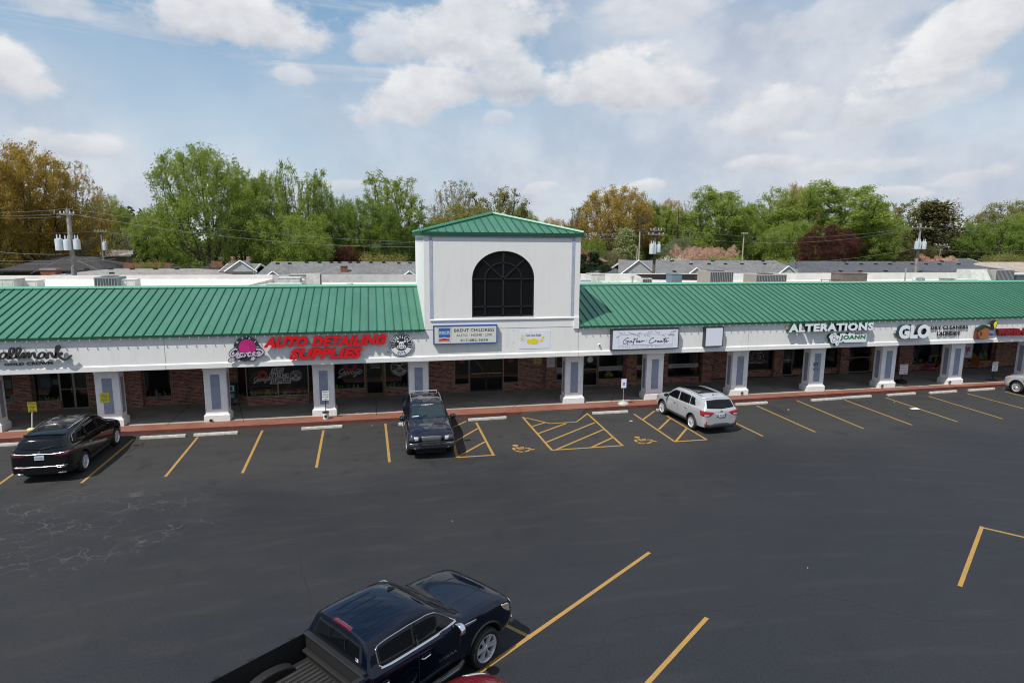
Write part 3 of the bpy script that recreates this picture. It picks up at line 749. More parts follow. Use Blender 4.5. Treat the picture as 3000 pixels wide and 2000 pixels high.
# angled display bay
by = 33.68; bxl, bxr = at(726.3, 1187.6, Z=WALK).x, at(906, 1180, Z=WALK).x
sill = at(800, 1160, Y=by).z
ba = MB(); 
poly = [(bay0, YL+.2), (bay0, YL), (bxl, by), (bxr, by), (bay1, YL), (bay1, YL+.2)]
ba.prism([(x, y, WALK) for x, y in poly], (0, 0, 0), (0, 0, sill-WALK))
bayo = bpart(ba, 'display_bay', M_brick)
bf = MB()
pts = [(bay0, YL), (bxl, by), ((bxl+bxr)/2, by), (bxr, by), (bay1, YL)]
for x, y in pts: bf.box(x-.025, x+.025, y-.0, y+.05, sill, ZT-.004)
for k in range(4):
    (xa, ya), (xb, yb) = pts[k], pts[k+1]; bf.prism([(xa, ya-.02, sill), (xb, yb-.02, sill), (xb, yb+.05, sill), (xa, ya+.05, sill)], (0, 0, 0), (0, 0, .04))
bf.build('window_frame', M_alu, bayo)
bg_ = MB()
for k in range(4):
    (xa, ya), (xb, yb) = pts[k], pts[k+1]; bg_.quad((xa, ya+.025, sill+.04), (xb, yb+.025, sill+.04), (xb, yb+.025, ZT-.01), (xa, ya+.025, ZT-.01))
bg_.build('pane', M_glass, bayo)

# flat roof and parapets behind the mansard ---------------------------
M_memb = mat('white_roof_membrane', (.60, .585, .55), .8, var=.10, vscale=1.2)
M_memgrey = mat('grey_parapet', (.40, .39, .38), .85, var=.15, vscale=2)
fr = MB(); fr.box(XL, XR, YR+.3, 48, 5.5, 5.62); bpart(fr, 'flat_roof', M_memb)
pr = MB()
xg0, xg1 = at(800, 815, Y=48).x, at(1700, 815, Y=48).x
pr.mat(0).box(XL, xg0, 47.8, 48.1, 5.62, 6.19); pr.mat(1).box(xg0+.002, xg1-.002, 47.82, 48.1, 5.62, 6.17); pr.mat(0).box(xg1, XR, 47.8, 48.1, 5.62, 6.20)
pr.mat(0).add([(XL, 44, 5.62), (xg0-1.4, 44, 5.62), (xg0-.002, 47.8, 5.62), (XL, 47.8, 5.62), (XL, 47.8, 6.0), (xg0-.002, 47.8, 5.9)], [(0, 1, 5, 4), (1, 2, 5)])
bpart(pr, 'parapet', [M_memb, M_memgrey])
bw_ = MB(); bw_.box(XL, XR, 48.11, 48.3, 0, 5.6); bpart(bw_, 'rear_wall', M_memgrey)
# ================================================================ SIGNS ON THE FASCIA
def zc_(ox, oy, s, Y):
    def f(x, y):
        p = at(ox+x/s, oy+y/s, Y=Y); return (p.x, p.z)
    return f
def S_(name, label, cat='sign', loc=None, group=None): return empty(name, loc or (0, 0, 0), 0, label, cat, group)
def add_text(par, name, s, lb, rtp, Y, m, depth=.02, off=0., shear=0., sp=1.):
    x0, x1, z0, z1 = px_rect(lb, rtp, Y)
    mb = MB(); fit_text(mb, s, x0, x1, z0, z1, facade(Y), depth, offset=off, shear=shear, spacing=sp)
    return mb.build(name, m, par)
def vdisc(mb, cx, cz, r, Y, d, n=40, sx=1.):
    mb.prism([(cx+r*sx*math.cos(2*math.pi*k/n), Y, cz+r*math.sin(2*math.pi*k/n)) for k in range(n)], (0, 0, 0), (0, -d, 0))
def vring(mb, cx, cz, r0, r1, Y, d, n=48):
    v = []; fs = []
    for k in range(n):
        c_, s_ = math.cos(2*math.pi*k/n), math.sin(2*math.pi*k/n)
        v += [(cx+r0*c_, Y-d, cz+r0*s_), (cx+r1*c_, Y-d, cz+r1*s_), (cx+r1*c_, Y, cz+r1*s_)]
    for k in range(n):
        a_, b_ = 3*k, 3*((k+1) % n); fs += [(a_, a_+1, b_+1, b_), (a_+1, a_+2, b_+2, b_+1)]
    mb.add(v, fs)
def arc_text(mb, s, cx, cz, r, a0, a1, h, Y, d, flip=False, wf=.8, off=.02):
    n_ = len(s)
    for i, ch in enumerate(s):
        if ch == ' ': continue
        a_ = a0+(a1-a0)*(i+.5)/n_; t = R(a_)
        vs, fs = text_raw(ch, depth=1., offset=off)
        x0 = min(v.x for v in vs); x1 = max(v.x for v in vs); y0 = min(v.y for v in vs); y1 = max(v.y for v in vs)
        cell = abs(R(a1-a0))*r/n_*wf; w_ = cell*(.35 if ch == 'I' else 1)
        c_ = Vector((cx+r*math.cos(t), cz+r*math.sin(t)))
        rot = t-math.pi/2 if not flip else t+math.pi/2
        ux = Vector((math.cos(rot), math.sin(rot))); uy = Vector((-ux.y, ux.x))
        mb.add([(lambda q: (q.x, Y-(v.z+.5)*d, q.y))(c_+ux*((v.x-x0)/(x1-x0)-.5)*w_+uy*((v.y-y0)/(y1-y0)-.5)*h) for v in vs], fs)
def strokes(par, name, lst, f, Y, m, w, d, smooth=True):
    mb = MB()
    for pts in lst: mb.ribbon([f(*p) for p in pts], w, d, facade(Y), smooth=smooth and len(pts) > 2)
    return mb.build(name, m, par)

# script letters + small capitals, left edge
M_charcoal = mat('charcoal_letter', (.030, .032, .034), .5)
Yh = FY-.14; f = zc_(0, 820, 5.6, Yh)
t = S_('script_sign', 'dark grey handwritten-style channel letters cut off by the left edge of the photo')
scr = [[(-330, 1090), (-345, 1180), (-360, 1300)], [(-345, 1215), (-300, 1200), (-240, 1190)], [(-215, 1080), (-235, 1180), (-230, 1270), (-200, 1290), (-160, 1270)],
       [(-30, 1200), (-90, 1190), (-140, 1240), (-130, 1285), (-70, 1280), (-25, 1215), (-25, 1260), (0, 1285), (20, 1285)],
       [(130, 1205), (60, 1192), (10, 1240), (20, 1285), (80, 1278), (125, 1215), (125, 1262), (160, 1285), (200, 1235), (238, 1150), (206, 1112), (172, 1150), (172, 1240), (210, 1282), (290, 1245), (345, 1150), (315, 1110), (280, 1150), (280, 1240), (322, 1280), (370, 1225), (398, 1192), (410, 1230), (408, 1272), (450, 1205), (480, 1192), (492, 1268), (530, 1205), (568, 1192), (582, 1250), (622, 1280), (650, 1275)],
       [(755, 1202), (690, 1188), (645, 1235), (655, 1280), (715, 1268), (755, 1212), (762, 1258), (790, 1276), (800, 1195), (850, 1198), (872, 1245), (905, 1262), (945, 1190), (984, 1110), (962, 1074), (932, 1115), (928, 1280)],
       [(930, 1240), (965, 1210), (1010, 1190), (1020, 1218), (975, 1238), (1020, 1282), (1085, 1302), (1150, 1262), (1183, 1232)]]
strokes(t, 'script_lettering', scr, f, Yh, M_charcoal, .075, .10)
for s_, lb_, rb_ in (('GOLD', (14, 1071), (70, 1061.5)), ('CROWN', (79.5, 1069), (153.5, 1058))): add_text(t, 'capital_lettering', s_, lb_, rb_, FY-.025, mat('navy_letter', (.02, .025, .05), .5), .03, .02, 0, 1.1)

# round emblem with script name
Ye = FY-.10
t = S_('round_emblem_sign', 'round black and magenta emblem with lilac Garage script across it, left of the red letters')
c0 = at(723, 1019.5, Y=Ye); er = at(761, 1019, Y=Ye).x-c0.x
mb = MB(); vdisc(mb, c0.x, c0.z, er, Ye, .03); vdisc(mb, c0.x-.1, c0.z-.15, er*.8, Ye, .026); mb.build('backing_disc', M_ink, t)
mb = MB(); vdisc(mb, c0.x+.03, c0.z+.03, er*.66, Ye-.032, .004); mb.build('magenta_disc', mat('magenta', (.50, .015, .18), .5), t)
mb = MB()
for k in range(-3, 9):
    a_ = R(k*16+6); a2 = a_+R(3.2); cx, cz = c0.x+.03, c0.z+.03
    mb.prism([(cx+er*.2*math.cos(a_), Ye-.037, cz+er*.2*math.sin(a_)), (cx+er*.64*math.cos(a_), Ye-.037, cz+er*.64*math.sin(a_)), (cx+er*.64*math.cos(a2), Ye-.037, cz+er*.64*math.sin(a2))], (0, 0, 0), (0, -.003, 0))
mb.build('sunburst_rays', mat('pink_pale', (.22, .01, .09), .5), t)
mb = MB(); arc_text(mb, 'DETAIL', c0.x, c0.z, er*.87, 195, -15, er*.17, Ye-.031, .006, wf=.32); mb.build('ring_lettering', mat('lilac', (.55, .47, .60), .5), t)
f = zc_(660, 960, 4.2, Ye-.04)
gar = [[(150, 268), (120, 262), (75, 290), (60, 330), (85, 350), (130, 330), (165, 290), (150, 345), (110, 385), (70, 412), (50, 405), (70, 385), (130, 372), (185, 362)],
       [(225, 312), (195, 310), (180, 335), (190, 356), (215, 345), (228, 318), (225, 350), (240, 352)], [(248, 308), (246, 350)], [(248, 325), (262, 308), (278, 310)],
       [(318, 306), (290, 306), (280, 330), (290, 350), (312, 338), (322, 312), (320, 345), (335, 345)],
       [(372, 302), (348, 305), (342, 328), (360, 335), (375, 310), (370, 350), (350, 385), (320, 395), (335, 372), (375, 350)],
       [(385, 330), (420, 318), (425, 300), (400, 300), (390, 325), (402, 345), (440, 330), (465, 300), (455, 278), (420, 265), (380, 262)]]
o = strokes(t, 'script_outline', gar, f, Ye-.034, M_ink, .13, .012)
strokes(t, 'script_lettering', gar, f, Ye-.048, mat('lilac', (.60, .54, .64), .5), .066, .010)

# big red channel letters
M_redl = mat('red_acrylic', (.58, .006, .012), .35)
M_reddark = mat('dark_red_return', (.10, .005, .008), .5)
t = S_('channel_letter_sign', 'large slanted red channel letters in two lines between two round emblems')
Yr = FY-.09
for s_, lb, rb in (('AUTO DETAILING', (771, 1019.5), (1133.5, 979)), ('SUPPLIES', (847, 1054.5), (1062, 1016))):
    x0, x1, z0, z1 = px_rect(lb, rb, Yr-.12)
    mb = MB(); fit_text(mb, s_, x0, x1, z0, z1, facade(Yr), .112, offset=.065, shear=.30, spacing=1.10); mb.build('letter_returns', M_reddark, t)
    mb = MB(); fit_text(mb, s_, x0, x1, z0, z1, facade(Yr-.113), .012, offset=.065, shear=.30, spacing=1.10); mb.build('letter_faces', M_redl, t)
x0, x1, z0, z1 = px_rect((805, 1008), (1100, 997), FY)
mb = MB(); mb.box(x0, x1, FY-.085, FY-.003, z0-.02, z0+.13); mb.build('raceway', M_galv, t)
x0, x1, z0, z1 = px_rect((880, 1040), (1040, 1030), FY)
mb = MB(); mb.box(x0, x1, FY-.085, FY-.003, z0-.02, z0+.12); mb.build('raceway', M_galv, t)

def skull_emblem(par, cx, cz, r, Y, white, black, d=.004, ring=True):
    mb = MB(); vdisc(mb, cx, cz, r, Y, d*2); mb.build('white_disc', white, par); Y -= d*2+.001
    mb = MB(); vring(mb, cx, cz, r*.91, r*.965, Y, d); vring(mb, cx, cz, r*.50, r*.86, Y, d)
    mb.build('black_ring', black, par)
    Y2 = Y-d-.001
    mb = MB(); n = 14
    low = [(cx+r*.86*math.cos(R(a_)), Y2, cz+r*.86*math.sin(R(a_))) for a_ in np.linspace(202, 338, n)]
    inn = [(cx+r*.5*math.cos(R(a_)), Y2, cz+r*.5*math.sin(R(a_))) for a_ in np.linspace(338, 202, n)]
    mb.prism(low+inn, (0, 0, 0), (0, -d, 0)); mb.build('lower_white_band', white, par)
    mb = MB(); arc_text(mb, 'CHEMICAL', cx, cz, r*.68, 163, 17, r*.27, Y2, d, wf=.72, off=.03)
    for s_ in (-1, 1): mb.box(cx+s_*r*.68-r*.14, cx+s_*r*.68+r*.14, Y2-d, Y2, cz-r*.125, cz-r*.09); mb.box(cx+s_*r*.68-r*.14, cx+s_*r*.68+r*.14, Y2-d, Y2, cz+r*.06, cz+r*.09) 
    mb.build('ring_lettering', white, par)
    mb = MB(); arc_text(mb, 'GUYS', cx, cz, r*.68, 240, 300, r*.27, Y2-d-.001, d, flip=True, wf=.72, off=.03); mb.build('lower_lettering', black, par)
    mb = MB(); vdisc(mb, cx, cz, r*.49, Y, d); mb.build('black_centre', black, par)
    mb = MB(); vdisc(mb, cx, cz+r*.10, r*.20, Y2, d, 16, 1.05); mb.box(cx-r*.10, cx+r*.10, Y2-d*1.2, Y2, cz-r*.17, cz)
    for s_ in (-1, 1):
        vring(mb, cx+s_*r*.25, cz-r*.16, r*.06, r*.13, Y2, d, 16)
        mb.ribbon([(cx-s_*r*.28, cz+r*.30), (cx+s_*r*.22, cz-r*.12)], r*.055, d*.8, facade(Y2))
        vdisc(mb, cx+s_*r*.28, cz+r*.30, r*.085, Y2, d, 8)
    mb.box(cx-r*.14, cx+r*.14, Y2-d, Y2, cz-r*.33, cz-r*.25); mb.build('crossed_piston_skull', white, par)
    mb = MB()
    for s_ in (-1, 1): vdisc(mb, cx+s_*r*.085, cz+r*.05, r*.055, Y2-d-.001, d*.6, 10)
    mb.box(cx-r*.012, cx+r*.012, Y2-d*1.8-.001, Y2-d*1.2-.001, cz-r*.10, cz-r*.03); mb.build('skull_sockets', black, par)
t = S_('round_emblem_sign', 'round black and white skull and pistons emblem right of the red letters')
c0 = at(1176, 1010, Y=FY-.05); er = .6*(at(1211.7, 1010, Y=FY-.05).x-at(1140.3, 1010, Y=FY-.05).x)/1.2
mb = MB(); vdisc(mb, c0.x, c0.z, er, FY-.003, .045); mb.build('backing', M_ink, t)
skull_emblem(t, c0.x, c0.z, er, FY-.05, M_white, M_ink)
def camera_dome(px, py, lab):
    p = at(px, py, Y=FY); r_ = empty('security_camera', (p.x, FY, p.z), 0, lab, 'security camera')
    mb = MB(); mb.lathe([(.001, 0), (.06, 0), (.06, .05), (.045, .07), (.001, .07)], 16, Matrix.Rotation(R(90), 4, 'X')); mb.build('housing', M_steelwhite, r_, smooth=True)
    mb = MB(); mb.lathe([(.038, .065), (.034, .1), (.02, .115), (.001, .12)], 14, Matrix.Rotation(R(90), 4, 'X')); mb.build('lens_dome', M_black, r_, smooth=True)
camera_dome(1136, 1030, 'small round security camera between red letters and skull emblem')
camera_dome(1755, 1010, 'small white security camera left of the black framed script sign')

def cabinet(name, label, lb, rtp, depth, fw_, frame_m, face_m, z_in=.012):
    Yf = FY-depth; x0, x1, z0, z1 = px_rect(lb, rtp, Yf)
    t_ = S_(name, label)
    mb = MB(); mb.box(x0, x1, Yf+.03, FY-.002, z0, z1)
    for a_ in ((x0, x0+fw_, z0, z1), (x1-fw_, x1, z0, z1), (x0+fw_, x1-fw_, z0, z0+fw_), (x0+fw_, x1-fw_, z1-fw_, z1)): mb.box(a_[0], a_[1], Yf, Yf+.0295, a_[2], a_[3])
    mb.build('cabinet_frame', frame_m, t_)
    mb = MB(); mb.box(x0+fw_+.001, x1-fw_-.001, Yf+z_in, Yf+.029, z0+fw_+.001, z1-fw_-.001); mb.build('sign_face', face_m, t_)
    return t_, Yf+z_in-.001, (x0, x1, z0, z1)
# insurance cabinet
t, Y, bb_ = cabinet('cabinet_sign', 'wide cream cabinet sign with blue frame and insurance shield logo under the tower', (1270, 1009.4), (1457, 950.2), .18, .045, mat('blue_frame', (.02, .06, .28), .4), mat('cream_face', (.60, .62, .55), .5))
add_text(t, 'name_lettering', 'BRENT CHILDRESS', (1330.6, 972.3), (1448, 960.8), Y, M_ink, .004, .004)
add_text(t, 'service_lettering', 'AUTO · HOME · LIFE', (1337, 985.6), (1441, 976.3), Y, mat('slate_letter', (.08, .13, .18), .5), .004)
add_text(t, 'phone_lettering', '417-882-3636', (1348.5, 1000.3), (1429.6, 991.2), Y, M_ink, .004, .004)
f = zc_(1260, 940, 5.88, Y)
mb = MB(); mb.prism([(x, Y, z) for x, z in [f(*p) for p in [(150, 124), (348, 122), (346, 275), (330, 288), (300, 288), (270, 283), (243, 274), (215, 284), (180, 290), (160, 288), (152, 275)]]], (0, 0, 0), (0, -.003, 0)); mb.build('blue_shield', mat('logo_blue', (.03, .12, .34), .5), t)
mb = MB(); mb.prism([(x, Y, z) for x, z in [f(*p) for p in [(155, 310), (200, 308), (240, 292), (285, 305), (335, 306), (335, 342), (155, 346)]]], (0, 0, 0), (0, -.003, 0)); mb.build('red_bar', mat('logo_red', (.5, .03, .03), .5), t)
add_text(t, 'logo_lettering', 'SHELTER', (1287, 975.5), (1318, 970), Y-.003, M_white, .002, .03); add_text(t, 'logo_lettering', 'INSURANCE', (1287, 980), (1318, 976.6), Y-.003, M_white, .002, .02)
strokes(t, 'logo_outline', [[(140, 112), (118, 112), (140, 135), (138, 340), (150, 362), (240, 366), (345, 362), (362, 345), (362, 135), (382, 110), (140, 112)]], f, Y, mat('slate_letter'), .012, .002, False)
# flower banner
t = S_('studio_banner', 'flat white banner with yellow flowers and Studio lettering under the tower')
x0, x1, z0, z1 = px_rect((1523.3, 1022), (1611.8, 967), FY-.012)
mb = MB(); mb.box(x0, x1, FY-.012, FY-.002, z0, z1); mb.build('panel', mat('banner_white', (.70, .72, .78), .5), t)
add_text(t, 'lettering', 'Kelse Dawn Studio', (1540, 986), (1585.5, 977), FY-.013, M_charcoal, .002, .0, 0, .9)
f = zc_(1260, 940, 5.88, FY-.013); mb = MB(); M_fl = mat('flower_yellow', (.72, .60, .02), .6)
def flower(cx, cy, r): 
    u, v = f(cx, cy)
    for k in range(7):
        a_ = k*2*math.pi/7; vdisc(mb, u+r*.55*math.cos(a_), v+r*.5*math.sin(a_), r*.5, FY-.013, .002+.0004*k, 9)
for a_ in ((1705, 350, .13), (1775, 350, .17), (1828, 350, .13), (1945, 282, .075), (1930, 335, .06), (1900, 350, .04), (1580, 320, .06), (1590, 255, .05), (1565, 290, .04), (1605, 300, .03)): flower(*a_)
mb.build('flowers', M_fl, t)
strokes(t, 'stems', [[(1590, 240), (1620, 290), (1670, 330)], [(1870, 340), (1920, 300), (1950, 280)], [(1570, 330), (1640, 345)], [(1830, 400), (1865, 405)], [(1600, 270), (1560, 240)]], f, FY-.013, mat('stem_olive', (.45, .38, .08), .6), .012, .002)
vd = MB(); 
for x, y in ((1422, 92), (1540, 84), (1625, 84), (1680, 84), (1785, 98), (1822, 86), (1955, 80), (1440, 172), (1437, 371), (1538, 478), (2130, 50)):
    u, v = f(x, y); vd.box(u-.02, u+.02, FY-.004, FY-.001, v-.012, v+.012)
bpart(vd, 'screw_marks', mat('rust_mark', (.16, .13, .11), .9))
# script cabinet
M_face = mat('sign_face_white', (.66, .69, .77), .35)
t, Y, bb_ = cabinet('cabinet_sign', 'wide black framed cabinet sign with a leafy garland and handwritten lettering', (1791, 1026.5), (1990.5, 960.5), .26, .045, M_blackmetal, M_face)
f = zc_(1780, 945, 6.533, Y)
scr = [[(405, 300), (385, 290), (330, 325), (298, 370), (305, 402), (340, 400), (385, 370), (400, 345), (375, 350), (340, 355)], [(395, 350), (388, 390), (378, 425)],
       [(460, 350), (435, 350), (418, 370), (425, 382), (448, 372), (462, 350), (462, 375), (480, 375), (515, 330), (525, 290)], [(522, 300), (505, 350), (485, 425)], [(490, 322), (550, 308)],
       [(575, 290), (545, 375)], [(548, 375), (565, 350), (580, 350), (575, 375), (600, 370), (618, 352), (608, 340), (595, 360), (608, 378), (640, 360), (660, 340), (655, 378)], [(657, 360), (680, 345), (715, 345)],
       [(885, 300), (870, 285), (820, 320), (795, 365), (805, 392), (850, 385), (900, 360), (915, 335), (910, 370)], [(912, 350), (935, 342), (950, 345)], [(955, 360), (975, 350), (970, 340), (955, 355), (960, 372), (995, 365)],
       [(1030, 345), (1008, 345), (995, 362), (1005, 372), (1025, 360), (1035, 345), (1035, 368), (1070, 350), (1095, 300), (1110, 285)], [(1105, 290), (1090, 350), (1080, 405)], [(1060, 315), (1170, 295)], [(1100, 365), (1130, 348), (1135, 335), (1115, 340), (1110, 360), (1130, 368), (1168, 345)], [(738, 350), (745, 350)]]
strokes(t, 'script_lettering', scr, f, Y, M_ink, .030, .003)
strokes(t, 'line_frame', [[(218, 270), (214, 438), (1248, 412), (1252, 255)]], f, Y, M_ink, .013, .002, False)
lv = []
for x, y, a_, L in [(160, 285, -25, 60), (210, 185, 25, 90), (310, 178, 65, 55), (395, 180, 35, 100), (470, 215, 20, 80), (560, 235, 40, 80), (620, 265, -150, 70), (700, 230, 60, 60), (820, 262, -155, 80), (865, 165, 160, 110), (905, 155, 45, 90), (1000, 175, 110, 60), (1110, 265, -150, 80), (1190, 262, -120, 50), (1320, 150, 155, 130), (1290, 245, -170, 100), (1270, 210, 175, 80), (640, 200, 170, 60)]:
    c_, s_ = math.cos(R(a_)), math.sin(R(a_)); e_ = (x+c_*L, y+s_*L*.7); nx, ny = -s_*9, c_*9; m_ = ((x+e_[0])/2, (y+e_[1])/2)
    lv += [[(x, y), (m_[0]+nx, m_[1]+ny), e_], [(x, y), (m_[0]-nx, m_[1]-ny), e_]]
lv.append([(180, 270), (260, 240), (370, 232), (500, 222), (640, 225), (800, 218), (980, 226), (1150, 222), (1280, 230)])
strokes(t, 'leaf_garland', lv, f, Y, mat('garland_grey', (.12, .13, .15), .6), .011, .002)
add_text(t, 'small_lettering', 'A CREATIVE STUDIO BOUTIQUE', (1811.5, 1020.3), (1971, 1010.5), Y, mat('pale_grey_letter', (.28, .30, .36), .6), .002, 0, 0, 1.25)
cabinet('cabinet_sign', 'small square blank white cabinet sign with a black frame', (2064, 1016), (2121, 956.8), .26, .04, M_blackmetal, M_face)
# alterations
M_greenret = mat('green_return', (.006, .05, .03), .4); M_cw = mat('channel_white', (.72, .76, .80), .4); M_tan = mat('tan_raceway', (.32, .27, .22), .7)
def channel(par, s, lb, rtp, stand, depth, off, ret, face, sp=1.03, shear=0.):
    x0, x1, z0, z1 = px_rect(lb, rtp, FY-stand-depth)
    mb = MB(); fit_text(mb, s, x0, x1, z0, z1, facade(FY-stand), depth-.012, offset=off, spacing=sp, shear=shear); mb.build('letter_returns', ret, par)
    mb = MB(); fit_text(mb, s, x0, x1, z0, z1, facade(FY-stand-depth+.011), .012, offset=off, spacing=sp, shear=shear); mb.build('letter_faces', face, par)
t = S_('channel_letter_sign', 'white block channel letters with dark green sides spelling ALTERATIONS')
channel(t, 'ALTERATIONS', (2311, 973.5), (2561, 944.3), .10, .20, .05, M_greenret, M_cw, 1.12)
x0, x1, z0, z1 = px_rect((2303, 966), (2475, 954), FY-.1); mb = MB(); mb.box(x0, x1, FY-.099, FY-.003, z0+.02, z0+.20); mb.build('raceway', M_tan, t)
t = S_('contour_cabinet_sign', 'white contour cabinet with green lettering hanging below the ALTERATIONS letters')
Y = FY-.22; f = zc_(2290, 930, 5.47, Y)
out = [(775, 285), (800, 262), (860, 262), (905, 290), (935, 300), (935, 255), (1005, 252), (1060, 275), (1085, 245), (1160, 250), (1170, 270), (1360, 262), (1352, 390), (1010, 400), (985, 382), (950, 398), (915, 405), (905, 440), (870, 455), (858, 425), (865, 405), (815, 415), (790, 400), (775, 340), (758, 312)]
mb = MB(); pts = [f(*p) for p in out]; mb.prism([(x, Y, z) for x, z in pts], (0, 0, 0), (0, .2, 0)); mb.build('cabinet_returns', M_greenret, t)
mb = MB(); mb.prism([(x, Y-.001, z) for x, z in pts], (0, 0, 0), (0, -.01, 0)); mb.build('sign_face', M_cw, t)
add_text(t, 'green_lettering', 'JoAnn'.upper(), (2460.5, 998), (2536.5, 980), Y-.011, mat('letter_green', (.008, .14, .045), .5), .006, .045, .05, 1.1)
strokes(t, 'script_lettering', [[(790, 290), (830, 280), (870, 290), (850, 325), (825, 330), (860, 335), (865, 365), (825, 388), (810, 370), (825, 330), (835, 285)], [(872, 330), (880, 360), (900, 345), (912, 325), (905, 380), (885, 430)]], f, Y-.011, M_charcoal, .02, .004)
# GLO and serif letters
t = S_('channel_letter_sign', 'three big pale blue-white channel letters GLO with navy sides')
channel(t, 'GLO', (2632, 993), (2727, 950), .12, .22, .06, mat('navy_return', (.012, .03, .05), .4), M_cw, 1.05)
x0, x1, z0, z1 = px_rect((2620, 977), (2712, 966), FY-.1); mb = MB(); mb.box(x0, x1, FY-.115, FY-.003, z0+.02, z0+.22); mb.build('raceway', mat('cream_raceway', (.45, .43, .35), .7), t)
t = S_('flat_letter_sign', 'small black serif capitals spelling DRY CLEANERS LAUNDRY')
add_text(t, 'upper_lettering', 'DRY CLEANERS', (2726, 965), (2836, 952.3), FY-.04, M_ink, .035, .022, 0, 1.1)
add_text(t, 'lower_lettering', 'LAUNDRY', (2744, 983), (2813, 969.5), FY-.04, M_ink, .035, .022, 0, 1.05)
# bird house sign
t = S_('birdhouse_sign', 'brown birdhouse cut-out sign with a yellow bird perched on its green roof')
Y = FY-.22; f = zc_(2600, 800, 5.6, Y)
def cut(name, pts, m, y0=Y, d=.18, par=None):
    mb = MB(); mb.prism([(x, y0, z) for x, z in [f(*p) for p in pts]], (0, 0, 0), (0, d, 0)); return mb.build(name, m, par or t)
cut('house_front', [(1510, 930), (1610, 878), (1700, 925), (1665, 985), (1660, 1070), (1512, 1075), (1500, 1040), (1490, 990)], mat('sign_brown', (.30, .11, .03), .6))
cut('house_roof', [(1470, 945), (1478, 905), (1590, 850), (1620, 852), (1740, 905), (1735, 940), (1700, 925), (1610, 882), (1510, 935)], mat('sign_dark_green', (.01, .035, .02), .6), Y-.02)
cut('house_side', [(1455, 1080), (1470, 950), (1500, 960), (1495, 1080)], mat('sign_dark_brown', (.10, .03, .02), .6), Y+.02)
cut('entrance_hole', [(1515, 960), (1545, 955), (1555, 1000), (1530, 1030), (1510, 1010)], mat('sign_maroon', (.14, .015, .02), .6), Y-.012, .01)
cut('yellow_bird', [(1710, 905), (1700, 830), (1720, 785), (1745, 770), (1790, 775), (1795, 830), (1770, 890), (1735, 912)], mat('bird_black', (.015, .015, .01), .6), Y-.03, .1)
cut('bird_breast', [(1742, 900), (1735, 830), (1755, 800), (1785, 780), (1788, 825), (1768, 880)], mat('bird_yellow', (.75, .68, .02), .5), Y-.036, .005)
cut('blue_bird', [(1665, 990), (1700, 980), (1745, 1005), (1700, 1030), (1670, 1015)], mat('bird_blue', (.02, .06, .38), .5), Y-.02, .05)
t = S_('channel_letter_sign', 'dark red channel letters starting with Wild, cut off by the right edge')
vs, fs = text_raw('Wild', depth=1, offset=.04); wa = max(v.x for v in vs)-min(v.x for v in vs)
vs, fs = text_raw('Wild Birds Unlimited', depth=1, offset=.04); wb_ = max(v.x for v in vs)-min(v.x for v in vs)
x0, x1, z0, z1 = px_rect((2922, 985), (2967, 962), FY-.25); x1 = x0+(x1-x0)*wb_/wa
for nm, y_, d_, m_ in (('letter_returns', FY-.07, .17, mat('dark_red_return')), ('letter_faces', FY-.241, .012, mat('wine_face', (.22, .008, .015), .4))):
    mb = MB(); fit_text(mb, 'Wild Birds Unlimited', x0, x1, z0, z1, facade(y_), d_, offset=.04); mb.build(nm, m_, t)

# ================================================================ WINDOW LETTERING, NOTICES, WINDOW DISPLAYS
def on_px(px, py, Y): return at(px, py, Y=Y)
def decal_text(name, lab, s, lb, rtp, Y, m, cat='lettering', off=0., bandm=None, blb=None, brt=None, sp=1.):
    t_ = empty(name, (0, 0, 0), 0, lab, cat)
    if bandm:
        x0, x1, z0, z1 = px_rect(blb, brt, Y); mb = MB(); mb.box(x0, x1, Y-.004, Y, z0, z1); mb.build('band', bandm, t_)
    add_text(t_, 'lettering', s, lb, rtp, Y-.006, m, .002, off, 0, sp); return t_
M_band = mat('frosted_band', (.40, .40, .38), .6)
Yw = YL+.085
decal_text('window_band', 'frosted band reading GIFT on a window left of a pillar', 'GIFTS', (1634, 1088), (1662, 1080), Yw, M_charcoal, 'window lettering', 0, M_band, (1629.5, 1092), (1690, 1075))
decal_text('window_band', 'frosted band reading OPEN STUDIO TIME across a shop window', 'OPEN STUDIO TIME', (1754, 1082.5), (1826, 1074.5), Yw, M_charcoal, 'window lettering', 0, M_band, (1752.5, 1086), (1827, 1071))
decal_text('window_band', 'frosted band reading ART on a narrow window beside a pillar', 'ART + DIY', (1870, 1080), (1908, 1071), Yw, M_charcoal, 'window lettering', 0, M_band, (1864.5, 1081.5), (1905, 1068.5))
decal_text('window_band', 'frosted band reading GATHERING SPACE across a wide shop window', 'GATHERING SPACE', (1969, 1075), (2035, 1065), Yw, M_charcoal, 'window lettering', 0, M_band, (1957, 1078), (2048, 1063))
t = empty('window_lettering', (0, 0, 0), 0, 'white and yellow hours lettering on the dark studio window', 'window lettering')
M_yl = mat('yellow_letter', (.6, .55, .05), .5)
for s_, lb, rb in (('BRUNCH +', (1775, 1090), (1793, 1086.5)), ('CREATE', (1779, 1094), (1789, 1091)), ('OPEN SUN', (1771, 1099.5), (1797, 1094.5)), ('THE BOUTIQUE', (1771, 1104), (1797, 1101))): add_text(t, 'lettering', s_, lb, rb, Yw-.003, M_yl, .002, .01)
t = empty('round_door_sign', (0, 0, 0), 0, 'round white disc sign on the studio glass door', 'sign')
p = at(1729, 1053, Y=Yw); mb = MB(); vdisc(mb, p.x, p.z, .18, Yw-.002, .01, 24); mb.build('disc', M_white, t)
